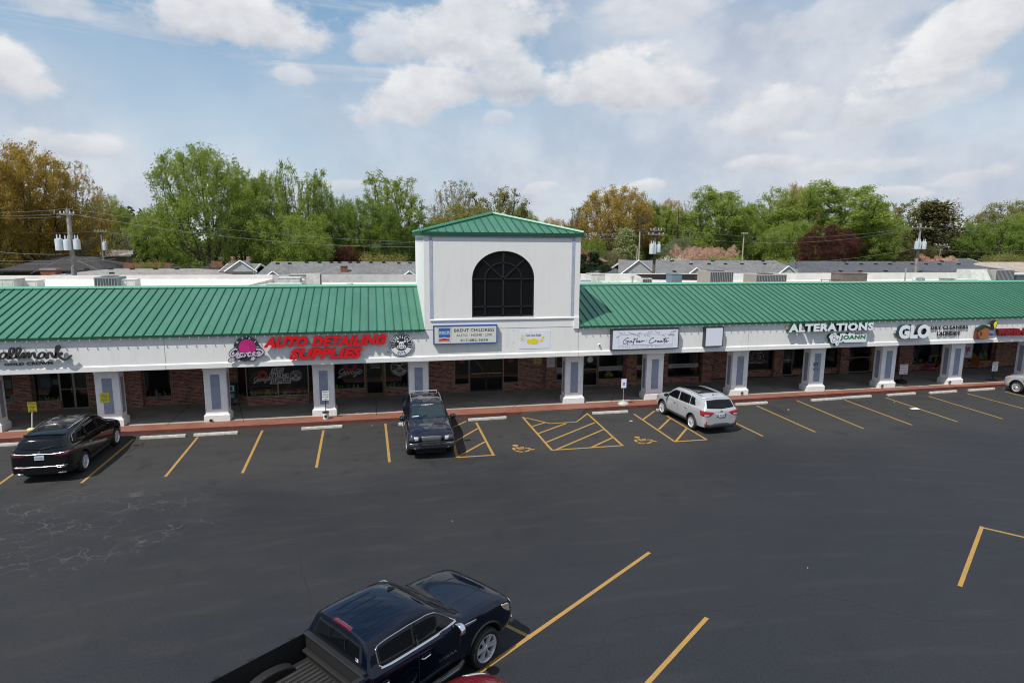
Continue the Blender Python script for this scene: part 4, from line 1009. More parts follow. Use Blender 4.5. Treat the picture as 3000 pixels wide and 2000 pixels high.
# auto shop window graphics
Yb = by-.004
t = empty('window_graphics', (0, 0, 0), 0, 'grey and red emblems with AUTO DETAILING SUPPLIES lettering on the angled display window', 'window lettering')
M_vin = mat('vinyl_white', (.42, .42, .42), .5); M_vinred = mat('vinyl_red', (.30, .02, .03), .5)
z3 = lambda x, y: (680+x/7.35, 1040+y/7.35)
for s_, lb, rb, boxed in (('AUTO', (862, 383), (1085, 283), 1), ('DETAILING', (800, 500), (1222, 385), 0), ('SUPPLIES', (850, 610), (1245, 497), 1)):
    if boxed:
        A = z3(lb[0]-18, lb[1]+12); B = z3(rb[0]+18, rb[1]-10); x0, x1, z0, z1 = px_rect(A, B, Yb); mb = MB(); sh_ = .05
        mb.prism([(x0-sh_, Yb, z0), (x1-sh_, Yb, z0), (x1+sh_, Yb, z1), (x0+sh_, Yb, z1)], (0, 0, 0), (0, -.002, 0)); mb.build('plate', M_vin, t)
    add_text(t, 'lettering', s_, z3(*lb), z3(*rb), Yb-.003, M_ink if boxed else M_vin, .002, .03, .2)
c0 = at(*z3(1372, 440), Y=Yb); skull_emblem(t, c0.x, c0.z, .30, Yb, M_vin, M_ink, .0012)
c0 = at(*z3(660, 430), Y=Yb); mb = MB()
vring(mb, c0.x, c0.z, .10, .25, Yb, .002); mb.build('red_ring', M_vinred, t)
f = lambda x, y: (lambda p: (p.x, p.z))(at(660+(x*.62+430)/7.35+20*0+20, 1040+(y*.62+345)/7.35-3, Y=Yb-.004))
gz3 = lambda k, ox, oy: (lambda x, y: (lambda p: (p.x, p.z))(at(680+((x-50)*k+ox)/7.35, 1040+((y-265)*k+oy)/7.35, Y=Yb-.004)))
strokes(t, 'script_lettering', gar, gz3(.86, 465, 480), Yb-.004, M_vin, .035, .002)
Yw2 = YL+.085
t = empty('window_graphics', (0, 0, 0), 0, 'red and grey round emblem with Garage script on the window left of the bronze door', 'window lettering')
c0 = at(960+490/7.35, 1030+300/7.35, Y=Yw2); mb = MB(); vring(mb, c0.x, c0.z, .16, .34, Yw2-.002, .002); mb.build('red_ring', M_vinred, t)
f4 = lambda x, y: (lambda p: (p.x, p.z))(at(960+((x-50)*1.22+230)/7.35, 1030+((y-265)*1.22+380)/7.35, Y=Yw2-.006))
strokes(t, 'script_lettering', gar, f4, Yw2-.006, M_vin, .05, .002)
t = empty('window_graphics', (0, 0, 0), 0, 'round black and white skull emblem on the window right of the bronze door', 'window lettering')
c0 = at(960+1545/7.35, 1030+335/7.35, Y=Yw2); skull_emblem(t, c0.x, c0.z, .50, Yw2-.002, M_vin, M_ink, .0015)
t = empty('window_graphics', (0, 0, 0), 0, 'small white DETAILING SUPPLIES lettering on the bronze framed door', 'window lettering')
for s_, lb, rb in (('DETAILING', (898, 300), (1115, 262)), ('SUPPLIES', (925, 362), (1135, 308))): add_text(t, 'lettering', s_, (960+lb[0]/7.35, 1030+lb[1]/7.35), (960+rb[0]/7.35, 1030+rb[1]/7.35), Yw2-.003, M_vin, .002, .02, .2)
# line art window
t = empty('window_graphics', (0, 0, 0), 0, 'white line drawing of scissors, spool and clothes hanger on a maroon window', 'window lettering')
Yc = YRt+.08; f = zc_(2050, 1000, 5.227, Yc)
x0, x1, z0, z1 = px_rect((2176, 1081), (2261, 1010), Yc+.03); mb = MB(); mb.box(x0, x1, Yc+.02, Yc+.03, z0+.02, 2.85); mb.build('maroon_film', mat('maroon_film', (.045, .018, .03), .5), t)
la = [[(750, 330), (860, 305), (950, 325), (860, 332), (750, 330)], [(860, 305), (855, 275), (870, 262)], [(800, 190), (850, 150), (930, 150), (955, 180), (870, 175), (800, 215)], [(780, 270), (800, 245), (818, 265), (800, 290), (780, 270)], [(760, 210), (815, 245)], [(755, 290), (745, 260)], [(880, 215), (900, 200), (940, 225), (915, 240), (880, 215)], [(885, 240), (900, 262), (940, 245)], [(890, 262), (910, 280), (945, 262)], [(985, 185), (975, 240), (985, 240)], [(955, 285), (990, 280), (985, 305), (955, 305), (955, 285)]]
strokes(t, 'line_drawing', la, f, Yc-.002, mat('chalk_white', (.35, .36, .38), .6), .022, .002)

def notice(px0, py1, px1, py0, Y, m, lab, lines=4, name='notice', ink=None):
    t_ = empty(name, (0, 0, 0), 0, lab, 'notice'); x0, x1, z0, z1 = px_rect((px0, py1), (px1, py0), Y)
    mb = MB(); mb.box(x0, x1, Y-.008, Y, z0, z1); mb.build('sheet', m, t_)
    mb = MB()
    for k in range(lines):
        zz = z1-(z1-z0)*(.14+.8*k/lines); w_ = (x1-x0)*(.36 if k % 2 == 0 else .28); xm = (x0+x1)/2; hgt = (z1-z0)/lines*.42
        fit_text(mb, ('RESERVED', 'PARKING FOR', 'CUSTOMERS', 'ONLY', 'PLEASE', 'THANK YOU')[k % 6], xm-w_, xm+w_, zz-hgt, zz, facade(Y-.009), .001, offset=.01)
    mb.build('print', ink or M_ink, t_); return t_
notice(1564, 1065.5, 1587, 1046, YL-.003, mat('pale_yellow', (.50, .48, .16), .6), 'pale yellow notice on the brick wall right of the black double doors', 4)
notice(1602, 1075.5, 1625, 1046, YL-.225, M_white, 'tall white notice on the brick pier left of the GIFT window', 6)
notice(294.5, 1180, 318.5, 1150, PY-.02, M_yellow, 'yellow notice taped to the blue panel of a pillar at left', 6)
t_ = notice(2383.5, 1071.5, 2396.5, 1062, PY-.02, M_ink, 'black square notice on the pillar left of the cleaners', 3, ink=M_white)
notice(2382.5, 1083.5, 2395.5, 1078, PY-.02, M_ink, 'small black notice with two white footprints low on the same pillar', 1, ink=M_white)
def wbox(mb, px0, py1, px1, py0, Y, d): 
    x0, x1, z0, z1 = px_rect((px0, py1), (px1, py0), Y); mb.box(x0, x1, Y, Y+d, z0, z1)
def poster(px0, py1, px1, py0, Y, m, lab): 
    mb = MB(); wbox(mb, px0, py1, px1, py0, Y, .01); return tag(mb.build('poster', m), lab, 'poster')
Yi = YL+.14
poster(121, 1135, 151, 1107, Yi, mat('poster_teal', (.03, .16, .24), .5), 'blue rounded poster in the card shop window')
poster(155, 1127, 170, 1110, Yi, mat('poster_white', (.4, .4, .4), .5), 'white sheet poster beside the blue poster in the card shop window')
poster(15, 1138, 32, 1112, Yi, mat('poster_grey', (.25, .26, .27), .5), 'grey poster in the leftmost shop window')
poster(0, 1142, 12, 1108, Yi, mat('poster_navy', (.02, .04, .14), .5), 'navy poster at the very left edge of the photo')
poster(1346, 1064, 1360, 1050, Yi-.06, mat('poster_red', (.3, .03, .03), .5), 'small red and blue decal high on the window left of the black doors')
poster(1489, 1060, 1503, 1050, Yi-.06, mat('poster_red2', (.3, .03, .08), .5), 'small red and blue decal high on the window right of the black doors')
def display(name, lab, xa, xb, Y, z, n_, seed, hmax=.3):
    """merchandise standing on the window sill; each item is its own part"""
    rnd = random.Random(seed); t_ = empty(name, (0, 0, 0), 0, lab, 'window display')
    cols = [(.5, .5, .48), (.45, .42, .05), (.35, .05, .03), (.03, .08, .3), (.4, .2, .05), (.04, .04, .05), (.05, .25, .2), (.6, .6, .58), (.55, .60, .05)]
    for k in range(n_):
        x = xa+(xb-xa)*(k+.5)/n_; h_ = rnd.uniform(.12, hmax); r_ = (xb-xa)/n_*rnd.uniform(.25, .5); mb = MB(); c = rnd.randrange(len(cols))
        Mx = Matrix.Translation((x, Y+rnd.uniform(0, .12), z)) @ Matrix.Rotation(rnd.uniform(-.5, .5), 4, 'Y')
        if rnd.random() < .5: mb.lathe([(r_, 0), (r_, h_*.7), (r_*.4, h_*.82), (r_*.4, h_)], 8, Mx)
        else: mb.box(-r_, r_, -.05, .05, 0, h_, Mx)
        mb.build('display_item', mat('merch_%d' % c, cols[c], .5), t_)
display('window_display', 'colourful car-care bottles and tubs along the sill of the angled display window', bxl+.1, bxr-.1, by+.1, sill+.05, 30, 3)
d0 = [o for o in openings if o[0] == 'w']
def disp_on(px, lab, n_, seed, hmax=.3):
    for (k_, x0, x1, z0, Y) in openings:
        if k_ == 'w' and x0 < at(px, 1130, Y=Y).x < x1: display('window_display', lab, x0+.08, x1-.08, Y+.18, z0+.02, n_, seed, hmax)
disp_on(1020, 'jumbled car-care bottles along the sill left of the bronze door', 16, 5)
disp_on(1160, 'jumbled car-care bottles along the sill right of the bronze door', 13, 6)
disp_on(140, 'small gifts and cards on the sill of the card shop window', 10, 7)
disp_on(20, 'gifts on the sill of the leftmost shop window', 8, 8, .45)
disp_on(465, 'stacked blue gift boxes in the window left of the second pillar', 7, 9, .7)
disp_on(2700, 'garden ornaments in the window behind the red chair', 9, 10, .6)
disp_on(2870, 'garden ornaments in the window behind the orange chair', 7, 11, .6)
# ================================================================ VEHICLES
def paint(name, col, rough=.25, metal=.3, dust=0., flake=.0):
    def fn(t, b):
        b.inputs['Coat Weight'].default_value = .6 if sum(col) > .1 else .4; b.inputs['Specular IOR Level'].default_value = .35; b.inputs['Coat Roughness'].default_value = .03
        if dust:
            geo = t.node('ShaderNodeNewGeometry'); s = t.node('ShaderNodeSeparateXYZ'); t.l.new(geo.outputs['Normal'], s.inputs[0])
            n = t.noise(geo.outputs['Position'], 3.5, 6, .7)
            k = t.math('MULTIPLY', t.smooth(n, .42, .62, 0, dust), t.smooth(s.outputs[2], .3, .95))
            t.l.new(t.mix(k, c4(col), (.22, .21, .19, 1)), b.inputs['Base Color'])
            t.l.new(t.math('ADD', t.math('MULTIPLY', k, .6), rough), b.inputs['Roughness'])
            t.l.new(t.math('SUBTRACT', 1, k), b.inputs['Coat Weight'])
    return mat(name, col, rough, metal, .5, fn=fn)

def make_body(st, name, arches, arch_r, width, mats, creases=(3, 4, 5, 6), level=2, cuts=()):
    """st: list of stations (x, zb, zm, zs, zt, w, ws, wg, wt, zg); returns evaluated mesh object (paint idx0, well idx1)"""
    rows = []
    for (x, zb, zm, zs, zt, w, ws, wg, wt, zg) in st:
        ze_ = zt-(zt-zg)*.10 if zt-zg > .2 else zt-(zt-zg)*.25
        rows.append([(0, zb), (w*.72, zb), (w*.97, zb+.07), (w, zm), (ws, zs), (wg, zg), (wt, ze_), (wt*.80, zt), (0, zt+.018)])
    vs = []; idx = []
    for k, r_ in enumerate(rows):
        x = st[k][0]; L = []
        for j, (y, z) in enumerate(r_): vs.append((x, y, z)); L.append(len(vs)-1)
        Rr = []
        for j, (y, z) in enumerate(r_):
            if j in (0, 8): Rr.append(L[j])
            else: vs.append((x, -y, z)); Rr.append(len(vs)-1)
        idx.append((L, Rr))
    fs = []
    for k in range(len(st)-1):
        for side in (0, 1):
            A, B = idx[k][side], idx[k+1][side]
            for j in range(8):
                f_ = (A[j], A[j+1], B[j+1], B[j]); fs.append(f_ if side == 0 else f_[::-1])
    for k, flip in ((0, 0), (len(st)-1, 1)):
        L, Rr = idx[k]
        for j in range(8):
            f_ = [L[j], L[j+1], Rr[j+1], Rr[j]]; f2 = []
            for q in f_:
                if q not in f2: f2.append(q)
            fs.append(tuple(f2) if flip else tuple(f2[::-1]))
    me = bpy.data.meshes.new(name); me.from_pydata(vs, [], fs); me.update()
    bm = bmesh.new(); bm.from_mesh(me); bmesh.ops.recalc_face_normals(bm, faces=bm.faces)
    cl = bm.edges.layers.float.new('crease_edge')
    lut = {}
    for k in range(len(st)):
        for side in (0, 1):
            for j in range(9): lut[idx[k][side][j]] = (k, j)
    for e in bm.edges:
        (k0, j0), (k1, j1) = lut[e.verts[0].index], lut[e.verts[1].index]
        if j0 == j1 and k0 != k1:
            e[cl] = {4: .55, 5: .45, 6: CR6, 2: .5, 1: .6}.get(j0, 0)
        if k0 == k1 and (k0 == 0 or k0 == len(st)-1) : e[cl] = max(e[cl], .35)
        if k0 == k1 and len(st[k0]) and k0 in CRS and j0 >= 4 and j1 >= 4: e[cl] = CRS[k0]
    bm.to_mesh(me); bm.free()
    for m in mats: me.materials.append(m)
    o = bpy.data.objects.new(name, me); C.objects.link(o)
    ss = o.modifiers.new('s', 'SUBSURF'); ss.levels = level; ss.render_levels = level
    tmp = []
    for ax in arches:
        for s in (-1, 1):
            mb = MB(); mb.lathe([(arch_r, -.36), (arch_r, .36)], 40, Matrix.Translation((ax, s*(width-.08), .33*arch_r/.36)) @ Matrix.Rotation(R(90), 4, 'X'))
            c_ = mb.build('cut', mats[0]); c_.data.materials.clear()
            for m in mats: c_.data.materials.append(m)
            for p in c_.data.polygons: p.material_index = 1
            tmp.append(c_)
    for (b0, b1, mi) in cuts:
        mb = MB(); mb.box(b0[0], b1[0], b0[1], b1[1], b0[2], b1[2]); c_ = mb.build('cut', mats[0]); c_.data.materials.clear()
        for m in mats: c_.data.materials.append(m)
        for p in c_.data.polygons: p.material_index = mi
        tmp.append(c_)
    for c_ in tmp:
        bmx = bmesh.new(); bmx.from_mesh(c_.data); bmesh.ops.recalc_face_normals(bmx, faces=bmx.faces); bmx.to_mesh(c_.data); bmx.free()
        bo = o.modifiers.new('b', 'BOOLEAN'); bo.operation = 'DIFFERENCE'; bo.object = c_; bo.solver = 'EXACT'
    dg = bpy.context.evaluated_depsgraph_get(); dg.update()
    me2 = bpy.data.meshes.new_from_object(o.evaluated_get(dg))
    o.modifiers.clear(); o.data = me2
    for c_ in tmp: bpy.data.objects.remove(c_)
    me2.shade_smooth(); me2.set_sharp_from_angle(angle=R(38))
    bm = bmesh.new(); bm.from_mesh(me2); bv = BVHTree.FromBMesh(bm); bm.free()
    return o, bv
CRS = {}; CR6 = .35

class Car:
    def __init__(s, root, bv): s.root = root; s.bv = bv
    def hit(s, mode, a, b):
        if mode == 'L': o, d = Vector((a, 3, b)), Vector((0, -1, 0))
        elif mode == 'R': o, d = Vector((a, -3, b)), Vector((0, 1, 0))
        elif mode == 'F': o, d = Vector((6, a, b)), Vector((-1, 0, 0))
        elif mode == 'B': o, d = Vector((-6, a, b)), Vector((1, 0, 0))
        else: o, d = Vector((a, b, 5)), Vector((0, 0, -1))
        h = s.bv.ray_cast(o, d); 
        if h[0] is None: return None
        n_ = h[1] if h[1].dot(d) < 0 else -h[1]
        return h[0], n_
    def patch(s, name, mode, top, bot, m, n=14, k=6, off=.006, edge=None, parent=None, thick=.012):
        """ruled patch between two polylines, laid on the body"""
        T = resample(top, n); B = resample(bot, n); v = []; last = None
        for i in range(n+1):
            for j in range(k+1):
                p = T[i].lerp(B[i], j/k); h = s.hit(mode, p.x, p.y)
                if h is None: h = last
                if h is None: h = (Vector((0, 0, 0)), Vector((0, 0, 1)))
                last = h; v.append(h[0]+h[1]*off)
        q = len(v); fs = []
        nn = (k+1)
        for i in range(n):
            for j in range(k): fs.append((i*nn+j, i*nn+j+1, (i+1)*nn+j+1, (i+1)*nn+j))
        mb = MB(); mb.add(v, fs); o = mb.build(name, m, parent or s.root, smooth=True)
        sol = o.modifiers.new('t', 'SOLIDIFY'); sol.thickness = thick; sol.offset = -1 if s._out(o) else 1
        if edge:
            loop = [v[i*nn] for i in range(n+1)]+[v[n*nn+j] for j in range(1, k+1)]+[v[i*nn+k] for i in range(n-1, -1, -1)]+[v[j] for j in range(k-1, -1, -1)]
            e_ = MB(); e_.tube(loop, edge[1], 6, cap=False); e_.build(edge[2] if len(edge) > 2 else 'window_trim', edge[0], o, smooth=True)
        return o
    def _out(s, o):
        p = o.data.polygons[len(o.data.polygons)//2]; c = p.center; return (c-Vector((0, 0, .9))).dot(p.normal) > 0
    def line(s, name, mode, pts, rad, m, n=16, off=.0, parent=None):
        P = [];
        for p in resample(pts, n):
            h = s.hit(mode, p.x, p.y)
            if h: P.append(h[0]+h[1]*off)
        mb = MB(); mb.tube(P, rad, 6); return mb.build(name, m, parent or s.root, smooth=True)
def resample(pts, n):
    p = [Vector(q) for q in pts]; L = [0]
    for i in range(1, len(p)): L.append(L[-1]+(p[i]-p[i-1]).length)
    out = []
    for k in range(n+1):
        t = L[-1]*k/n; i = 0
        while i < len(p)-2 and L[i+1] < t: i += 1
        d = L[i+1]-L[i]; out.append(p[i].lerp(p[i+1], (t-L[i])/d if d > 1e-9 else 0))
    return out

def wheel(root, x, y, r_, w_, rimr, spokes, style, steer=0., two=True):
    s = 1 if y > 0 else -1
    M = Matrix.Translation((x, y, r_)) @ Matrix.Rotation(steer, 4, 'Z') @ Matrix.Rotation(R(90 if s < 0 else -90), 4, 'X')  # local +z -> outward
    mb = MB(); h = w_/2
    mb.lathe([(rimr, h-.03), (rimr+.02, h-.005), (r_-.05, h), (r_-.015, h-.03), (r_, h-.06), (r_, -h+.06), (r_-.02, -h+.02), (rimr, -h)], 40, M, closed=True)
    mb.lathe([(.001, h-.10), (rimr, h-.10), (rimr, h-.12), (.001, h-.12)], 24, M)
    t = mb.build('wheel', M_rubber, root, smooth=True)
    mb = MB(); mb.lathe([(rimr+.004, h-.02), (rimr+.006, h-.004), (rimr-.012, h-.002), (rimr-.028, h-.03), (rimr-.03, h-.10), (rimr-.01, h-.10)], 40, M, closed=True)
    hub = .062
    mb.lathe([(.001, h-.018), (hub*.7, h-.018), (hub, h-.035), (hub+.01, h-.09), (.001, h-.09)], 20, M)
    for k in range(spokes):
        a0 = 2*math.pi*k/spokes
        for dv in ((-.11, .11) if style == 'split' else (0,)):
            a_ = a0+dv; ai = a0+dv*.45; wd = (.020 if style == 'split' else (.036 if style == 'fat' else .017))
            p0 = Vector((math.cos(ai)*hub*.7, math.sin(ai)*hub*.7)); p1 = Vector((math.cos(a_)*(rimr-.012), math.sin(a_)*(rimr-.012)))
            d = (p1-p0).normalized(); nn = Vector((-d.y, d.x))
            v = []
            for (p, ww, z0, z1) in ((p0, wd*.8, h-.07, h-.022), (p1, wd*1.15, h-.075, h-.012)):
                v += [M @ Vector((p.x+nn.x*ww, p.y+nn.y*ww, z0)), M @ Vector((p.x-nn.x*ww, p.y-nn.y*ww, z0)), M @ Vector((p.x-nn.x*ww*.6, p.y-nn.y*ww*.6, z1)), M @ Vector((p.x+nn.x*ww*.6, p.y+nn.y*ww*.6, z1))]
            mb.add(v, [(0, 1, 5, 4), (1, 2, 6, 5), (2, 3, 7, 6), (3, 0, 4, 7), (0, 3, 2, 1), (4, 5, 6, 7)])
    mb.build('rim', M_rim, t, smooth=True, angle=30)
    return t
def mirror_part(car, x, z, y, m, size=(.13, .24, .17), fold=0):
    for s in (-1, 1):
        mb = MB(); cx, cy = x, s*(y+size[1]/2+.03)
        pr = []
        for k in range(12):
            a_ = 2*math.pi*k/12; pr.append((math.cos(a_), math.sin(a_)))
        v = []; 
        for (dx, sc_) in ((-.5, .88), (-.42, 1.), (.1, .98), (.42, .7), (.5, .35)):
            v += [(cx+dx*size[0], cy+c_*size[1]/2*sc_, z+s_*size[2]/2*sc_) for c_, s_ in pr]
        fs = [(i*12+k, i*12+(k+1) % 12, (i+1)*12+(k+1) % 12, (i+1)*12+k) for i in range(4) for k in range(12)]+[tuple(range(12))[::-1], tuple(range(48, 60))]
        mb.add(v, fs); o = mb.build('mirror', m, car.root, smooth=True, angle=50)
        mb = MB(); mb.tube([(x+.02, s*(y-.06), z-.06), (cx, cy, z-.03)], .035, 8); mb.build('mirror_arm', M_black, o, smooth=True)
        mb = MB(); mb.add([(cx-size[0]*.5-.003, cy+c_*size[1]/2*.82, z+s_*size[2]/2*.82) for c_, s_ in pr], [tuple(range(12))]); mb.build('mirror_glass', M_carglass, o)
def handles(car, lst, z, m, mode_both=True):
    for s in ('L', 'R'):
        for x in lst:
            h = car.hit(s, x, z)
            if h:
                p = h[0]; sg = 1 if s == 'L' else -1
                mb = MB(); mb.tube([(x-.11, p.y-.01*sg, z-.005), (x-.08, p.y+.03*sg, z), (x+.07, p.y+.03*sg, z+.006), (x+.10, p.y-.01*sg, z+.006)], .014, 6); mb.build('door_handle', m, car.root, smooth=True)
def plate(car, x, y, z, s_, col=(.35, .42, .50), face='B', w_=.305):
    h = car.hit(face, y, z); px_ = h[0].x; sg = -1 if face == 'B' else 1
    X = px_+sg*.03
    mb = MB(); mb.box(min(X, px_+sg*.004), max(X, px_+sg*.004), y-w_/2, y+w_/2, z-.078, z+.078); o = mb.build('licence_plate', mat('plate_pale', col, .5), car.root, bevel=.006)
    mb = MB(); P = lambda u, v, d: Vector((X+sg*(.002+d), (y-u if face == 'B' else y+u), z+v))
    fit_text(mb, s_, -.12, .12, -.035, .035, P, .001, offset=.01); mb.build('plate_lettering', mat('plate_ink', (.03, .05, .12), .5), o)
    return o
def seams(car, mode_list, m=None, rad=.005):
    for i, (mode, pts) in enumerate(mode_list): car.line('panel_gap', mode, pts, rad, m or M_black, 18, -.001)

def finish(root, loc, rz, group=None): root.location = loc; root.rotation_euler = (0, 0, rz)

M_red_lamp = mat('tail_lamp_red', (.35, .008, .012), .12, coat=1); M_dred = mat('tail_lamp_dark', (.10, .004, .008), .1, coat=1); M_clear = mat('lamp_clear', (.55, .57, .58), .1, .4, coat=1); M_amber = mat('lamp_amber', (.75, .22, .02), .2, coat=.5)
M_well = mat('wheel_well_black', (.006, .006, .006), .9); M_clad = mat('dark_cladding', (.035, .036, .038), .6)
M_lamphouse = mat('lamp_dark', (.05, .05, .055), .1, .3, coat=1)

def suv(kind, paint_m, label, cat):
    root = empty('parked_car', (0, 0, 0), 0, label, cat)
    global CRS
    if kind == 'sorento':       # two-row mid-size, silver
        CRS = {0: .5}
        st = [(-2.36, .36, .58, .84, .94, .72, .70, .66, .56, .90), (-2.34, .31, .60, 1.08, 1.16, .86, .84, .80, .70, 1.13), (-2.24, .29, .62, 1.15, 1.28, .92, .905, .85, .72, 1.19),
              (-2.08, .28, .62, 1.16, 1.55, .94, .925, .87, .71, 1.20), (-1.90, .27, .62, 1.16, 1.655, .94, .925, .875, .71, 1.20), (-1.1, .27, .60, 1.13, 1.705, .94, .925, .885, .72, 1.18), (-.3, .27, .60, 1.10, 1.715, .94, .925, .89, .73, 1.14),
              (.35, .27, .60, 1.07, 1.67, .94, .925, .89, .71, 1.11), (.72, .27, .60, 1.05, 1.52, .94, .92, .875, .70, 1.09), (1.12, .27, .60, 1.02, 1.19, .94, .91, .845, .70, 1.07), (1.36, .28, .60, 1.0, 1.12, .94, .90, .83, .66, 1.04),
              (1.80, .28, .58, .94, 1.04, .93, .88, .80, .62, .98), (2.14, .30, .55, .84, .94, .86, .82, .74, .58, .90), (2.28, .34, .52, .72, .78, .70, .68, .62, .5, .76)]
        wb, r_, W_ = 1.35, .355, .94
    elif kind == 'enclave':
        CRS = {0: .4}
        st = [(-2.62, .36, .60, .86, .94, .78, .74, .70, .60, .91), (-2.60, .32, .62, 1.10, 1.18, .90, .88, .82, .72, 1.15), (-2.50, .29, .62, 1.18, 1.30, .965, .94, .87, .74, 1.22),
              (-2.34, .28, .62, 1.20, 1.55, .99, .955, .89, .71, 1.25), (-2.14, .27, .62, 1.20, 1.685, .99, .96, .89, .70, 1.26), (-1.5, .26, .62, 1.17, 1.75, 1.0, .965, .90, .71, 1.24), (-.7, .26, .62, 1.13, 1.79, 1.0, .97, .91, .73, 1.19), (.0, .26, .62, 1.10, 1.785, 1.0, .97, .91, .73, 1.15),
              (.5, .26, .60, 1.07, 1.71, 1.0, .965, .91, .71, 1.12), (.9, .26, .60, 1.05, 1.52, 1.0, .965, .89, .70, 1.10), (1.38, .26, .60, 1.03, 1.20, 1.0, .955, .87, .72, 1.08), (1.62, .26, .60, 1.01, 1.14, .995, .945, .85, .68, 1.05),
              (2.1, .28, .58, .95, 1.06, .97, .90, .80, .62, 1.0), (2.42, .30, .55, .84, .95, .88, .82, .72, .58, .90), (2.57, .34, .52, .72, .78, .70, .66, .60, .5, .76)]
        wb, r_, W_ = 1.535, .385, 1.0
    else:                       # old full-size box
        CRS = {0: .7, 1: .5}
        CRS = {0: .7, 1: .7, 2: .9, 3: .9, 4: .5}
        st = [(-2.78, .52, .76, 1.24, 1.34, .90, .88, .86, .80, 1.32), (-2.72, .46, .76, 1.28, 1.38, .96, .95, .93, .90, 1.375), (-1.50, .42, .76, 1.28, 1.38, .975, .965, .94, .91, 1.375), (-1.46, .42, .76, 1.20, 1.80, .975, .955, .88, .74, 1.27), (-1.30, .40, .75, 1.19, 1.885, .975, .955, .89, .74, 1.26), (-.6, .38, .75, 1.19, 1.92, .975, .955, .89, .75, 1.26), (-.1, .38, .75, 1.18, 1.91, .975, .955, .89, .74, 1.25),
              (.32, .38, .75, 1.18, 1.85, .975, .955, .885, .73, 1.25), (.58, .38, .75, 1.18, 1.66, .975, .95, .88, .72, 1.25), (1.02, .38, .75, 1.17, 1.31, .975, .94, .87, .73, 1.24), (1.24, .38, .75, 1.16, 1.275, .975, .93, .86, .70, 1.22),
              (1.8, .40, .75, 1.12, 1.25, .975, .93, .85, .66, 1.18), (2.25, .42, .73, 1.07, 1.20, .96, .91, .83, .64, 1.14), (2.42, .44, .70, .99, 1.08, .94, .88, .79, .60, 1.05), (2.50, .50, .68, .86, .92, .88, .84, .75, .55, .90)]
        wb, r_, W_ = 1.515, .395, .975
    body, bv = make_body(st, 'body', (-wb, wb), r_+.065, W_, [paint_m, M_well], cuts=())
    body.parent = root; c = Car(root, bv)
    if kind == 'sorento':
        sp, rr_ = 10, .235
        for s in ('L', 'R'):
            c.patch('side_window', s, [(.98, 1.17), (.62, 1.42), (.35, 1.52), (-.05, 1.545)], [(1.02, 1.14), (.45, 1.13), (-.05, 1.145)], M_carglass, 14, 5, .005)
            c.patch('side_window', s, [(-.13, 1.56), (-.7, 1.56), (-1.0, 1.55)], [(-.15, 1.15), (-.7, 1.165), (-1.05, 1.18)], M_carglass, 12, 5, .005)
            c.patch('side_window', s, [(-1.05, 1.545), (-1.25, 1.535), (-1.36, 1.52)], [(-1.10, 1.185), (-1.35, 1.20), (-1.56, 1.215)], M_carglass, 8, 5, .005)
            c.patch('sill_cladding', s, [(-.97, .46), (.97, .46)], [(-.97, .31), (.97, .31)], M_clad, 20, 3, .012)
            for ax in (-1.35, 1.35): c.line('arch_trim', s, [(ax+.45*math.cos(math.pi*k/14), .36+.45*math.sin(math.pi*k/14)) for k in range(-1, 16)], .028, M_clad, 22, -.004)
            c.line('roof_rail', s if 0 else 'T', [(.45, .60 if s == 'L' else -.60), (-.6, .63 if s == 'L' else -.63), (-1.7, .60 if s == 'L' else -.60)], .018, M_chrome, 20, .03)
            c.line('panel_gap', s, [(.98, 1.08), (.95, .8), (.9, .40)], .005, M_black, 12, -.001); c.line('panel_gap', s, [(-.10, 1.08), (-.10, .42)], .005, M_black, 12, -.001); c.line('panel_gap', s, [(-1.1, 1.1), (-1.02, .9), (-.92, .75), (-.9, .42)], .005, M_black, 12, -.001)
            sg = 1 if s == 'L' else -1
            c.patch('tail_lamp', 'B', [(sg*.40, 1.05), (sg*.62, 1.10), (sg*.89, 1.15)], [(sg*.42, 1.02), (sg*.58, .91), (sg*.90, .88)], M_red_lamp, 10, 4, .012)
            c.patch('tail_lamp', s, [(-2.02, 1.13), (-2.30, 1.12)], [(-2.10, .90), (-2.30, .90)], M_red_lamp, 6, 4, .012)
            c.patch('reverse_lamp', 'B', [(sg*.64, .955), (sg*.86, .955)], [(sg*.64, .90), (sg*.86, .90)], M_clear, 6, 2, .02)
            c.patch('reflector', 'B', [(sg*.74, .66), (sg*.80, .66)], [(sg*.75, .50), (sg*.79, .50)], mat('reflector_red', (.6, .01, .015), .3), 3, 4, .012)
            c.patch('headlight', s, [(1.72, .90), (2.0, .86), (2.18, .80)], [(1.95, .78), (2.05, .72), (2.2, .68)], M_clear, 8, 4, .006)
            c.patch('indicator', s, [(1.80, .90), (1.92, .88)], [(1.86, .84), (1.95, .83)], M_amber, 4, 3, .012)
        c.patch('windshield', 'T', [(.55, -.60), (.60, 0), (.55, .60)], [(1.06, -.74), (1.18, 0), (1.06, .74)], M_carglass, 16, 6, .005)
        c.patch('sunroof', 'T', [(.32, -.50), (.36, 0), (.32, .50)], [(-1.25, -.52), (-1.28, 0), (-1.25, .52)], M_carglass, 12, 10, .005)
        c.patch('rear_window', 'B', [(.70, 1.55), (0, 1.58), (-.70, 1.55)], [(.79, 1.24), (0, 1.19), (-.79, 1.24)], M_carglass, 16, 6, .006)
        c.patch('rear_bumper_trim', 'B', [(.86, .55), (.55, .47), (.35, .53), (0, .54), (-.35, .53), (-.55, .47), (-.86, .55)], [(.80, .33), (0, .32), (-.80, .33)], M_clad, 16, 3, .014)
        c.patch('number_recess', 'B', [(.26, 1.0), (-.26, 1.0)], [(.24, .80), (-.24, .80)], mat('silver_shadow', (.30, .31, .33), .3, .4), 4, 3, .004)
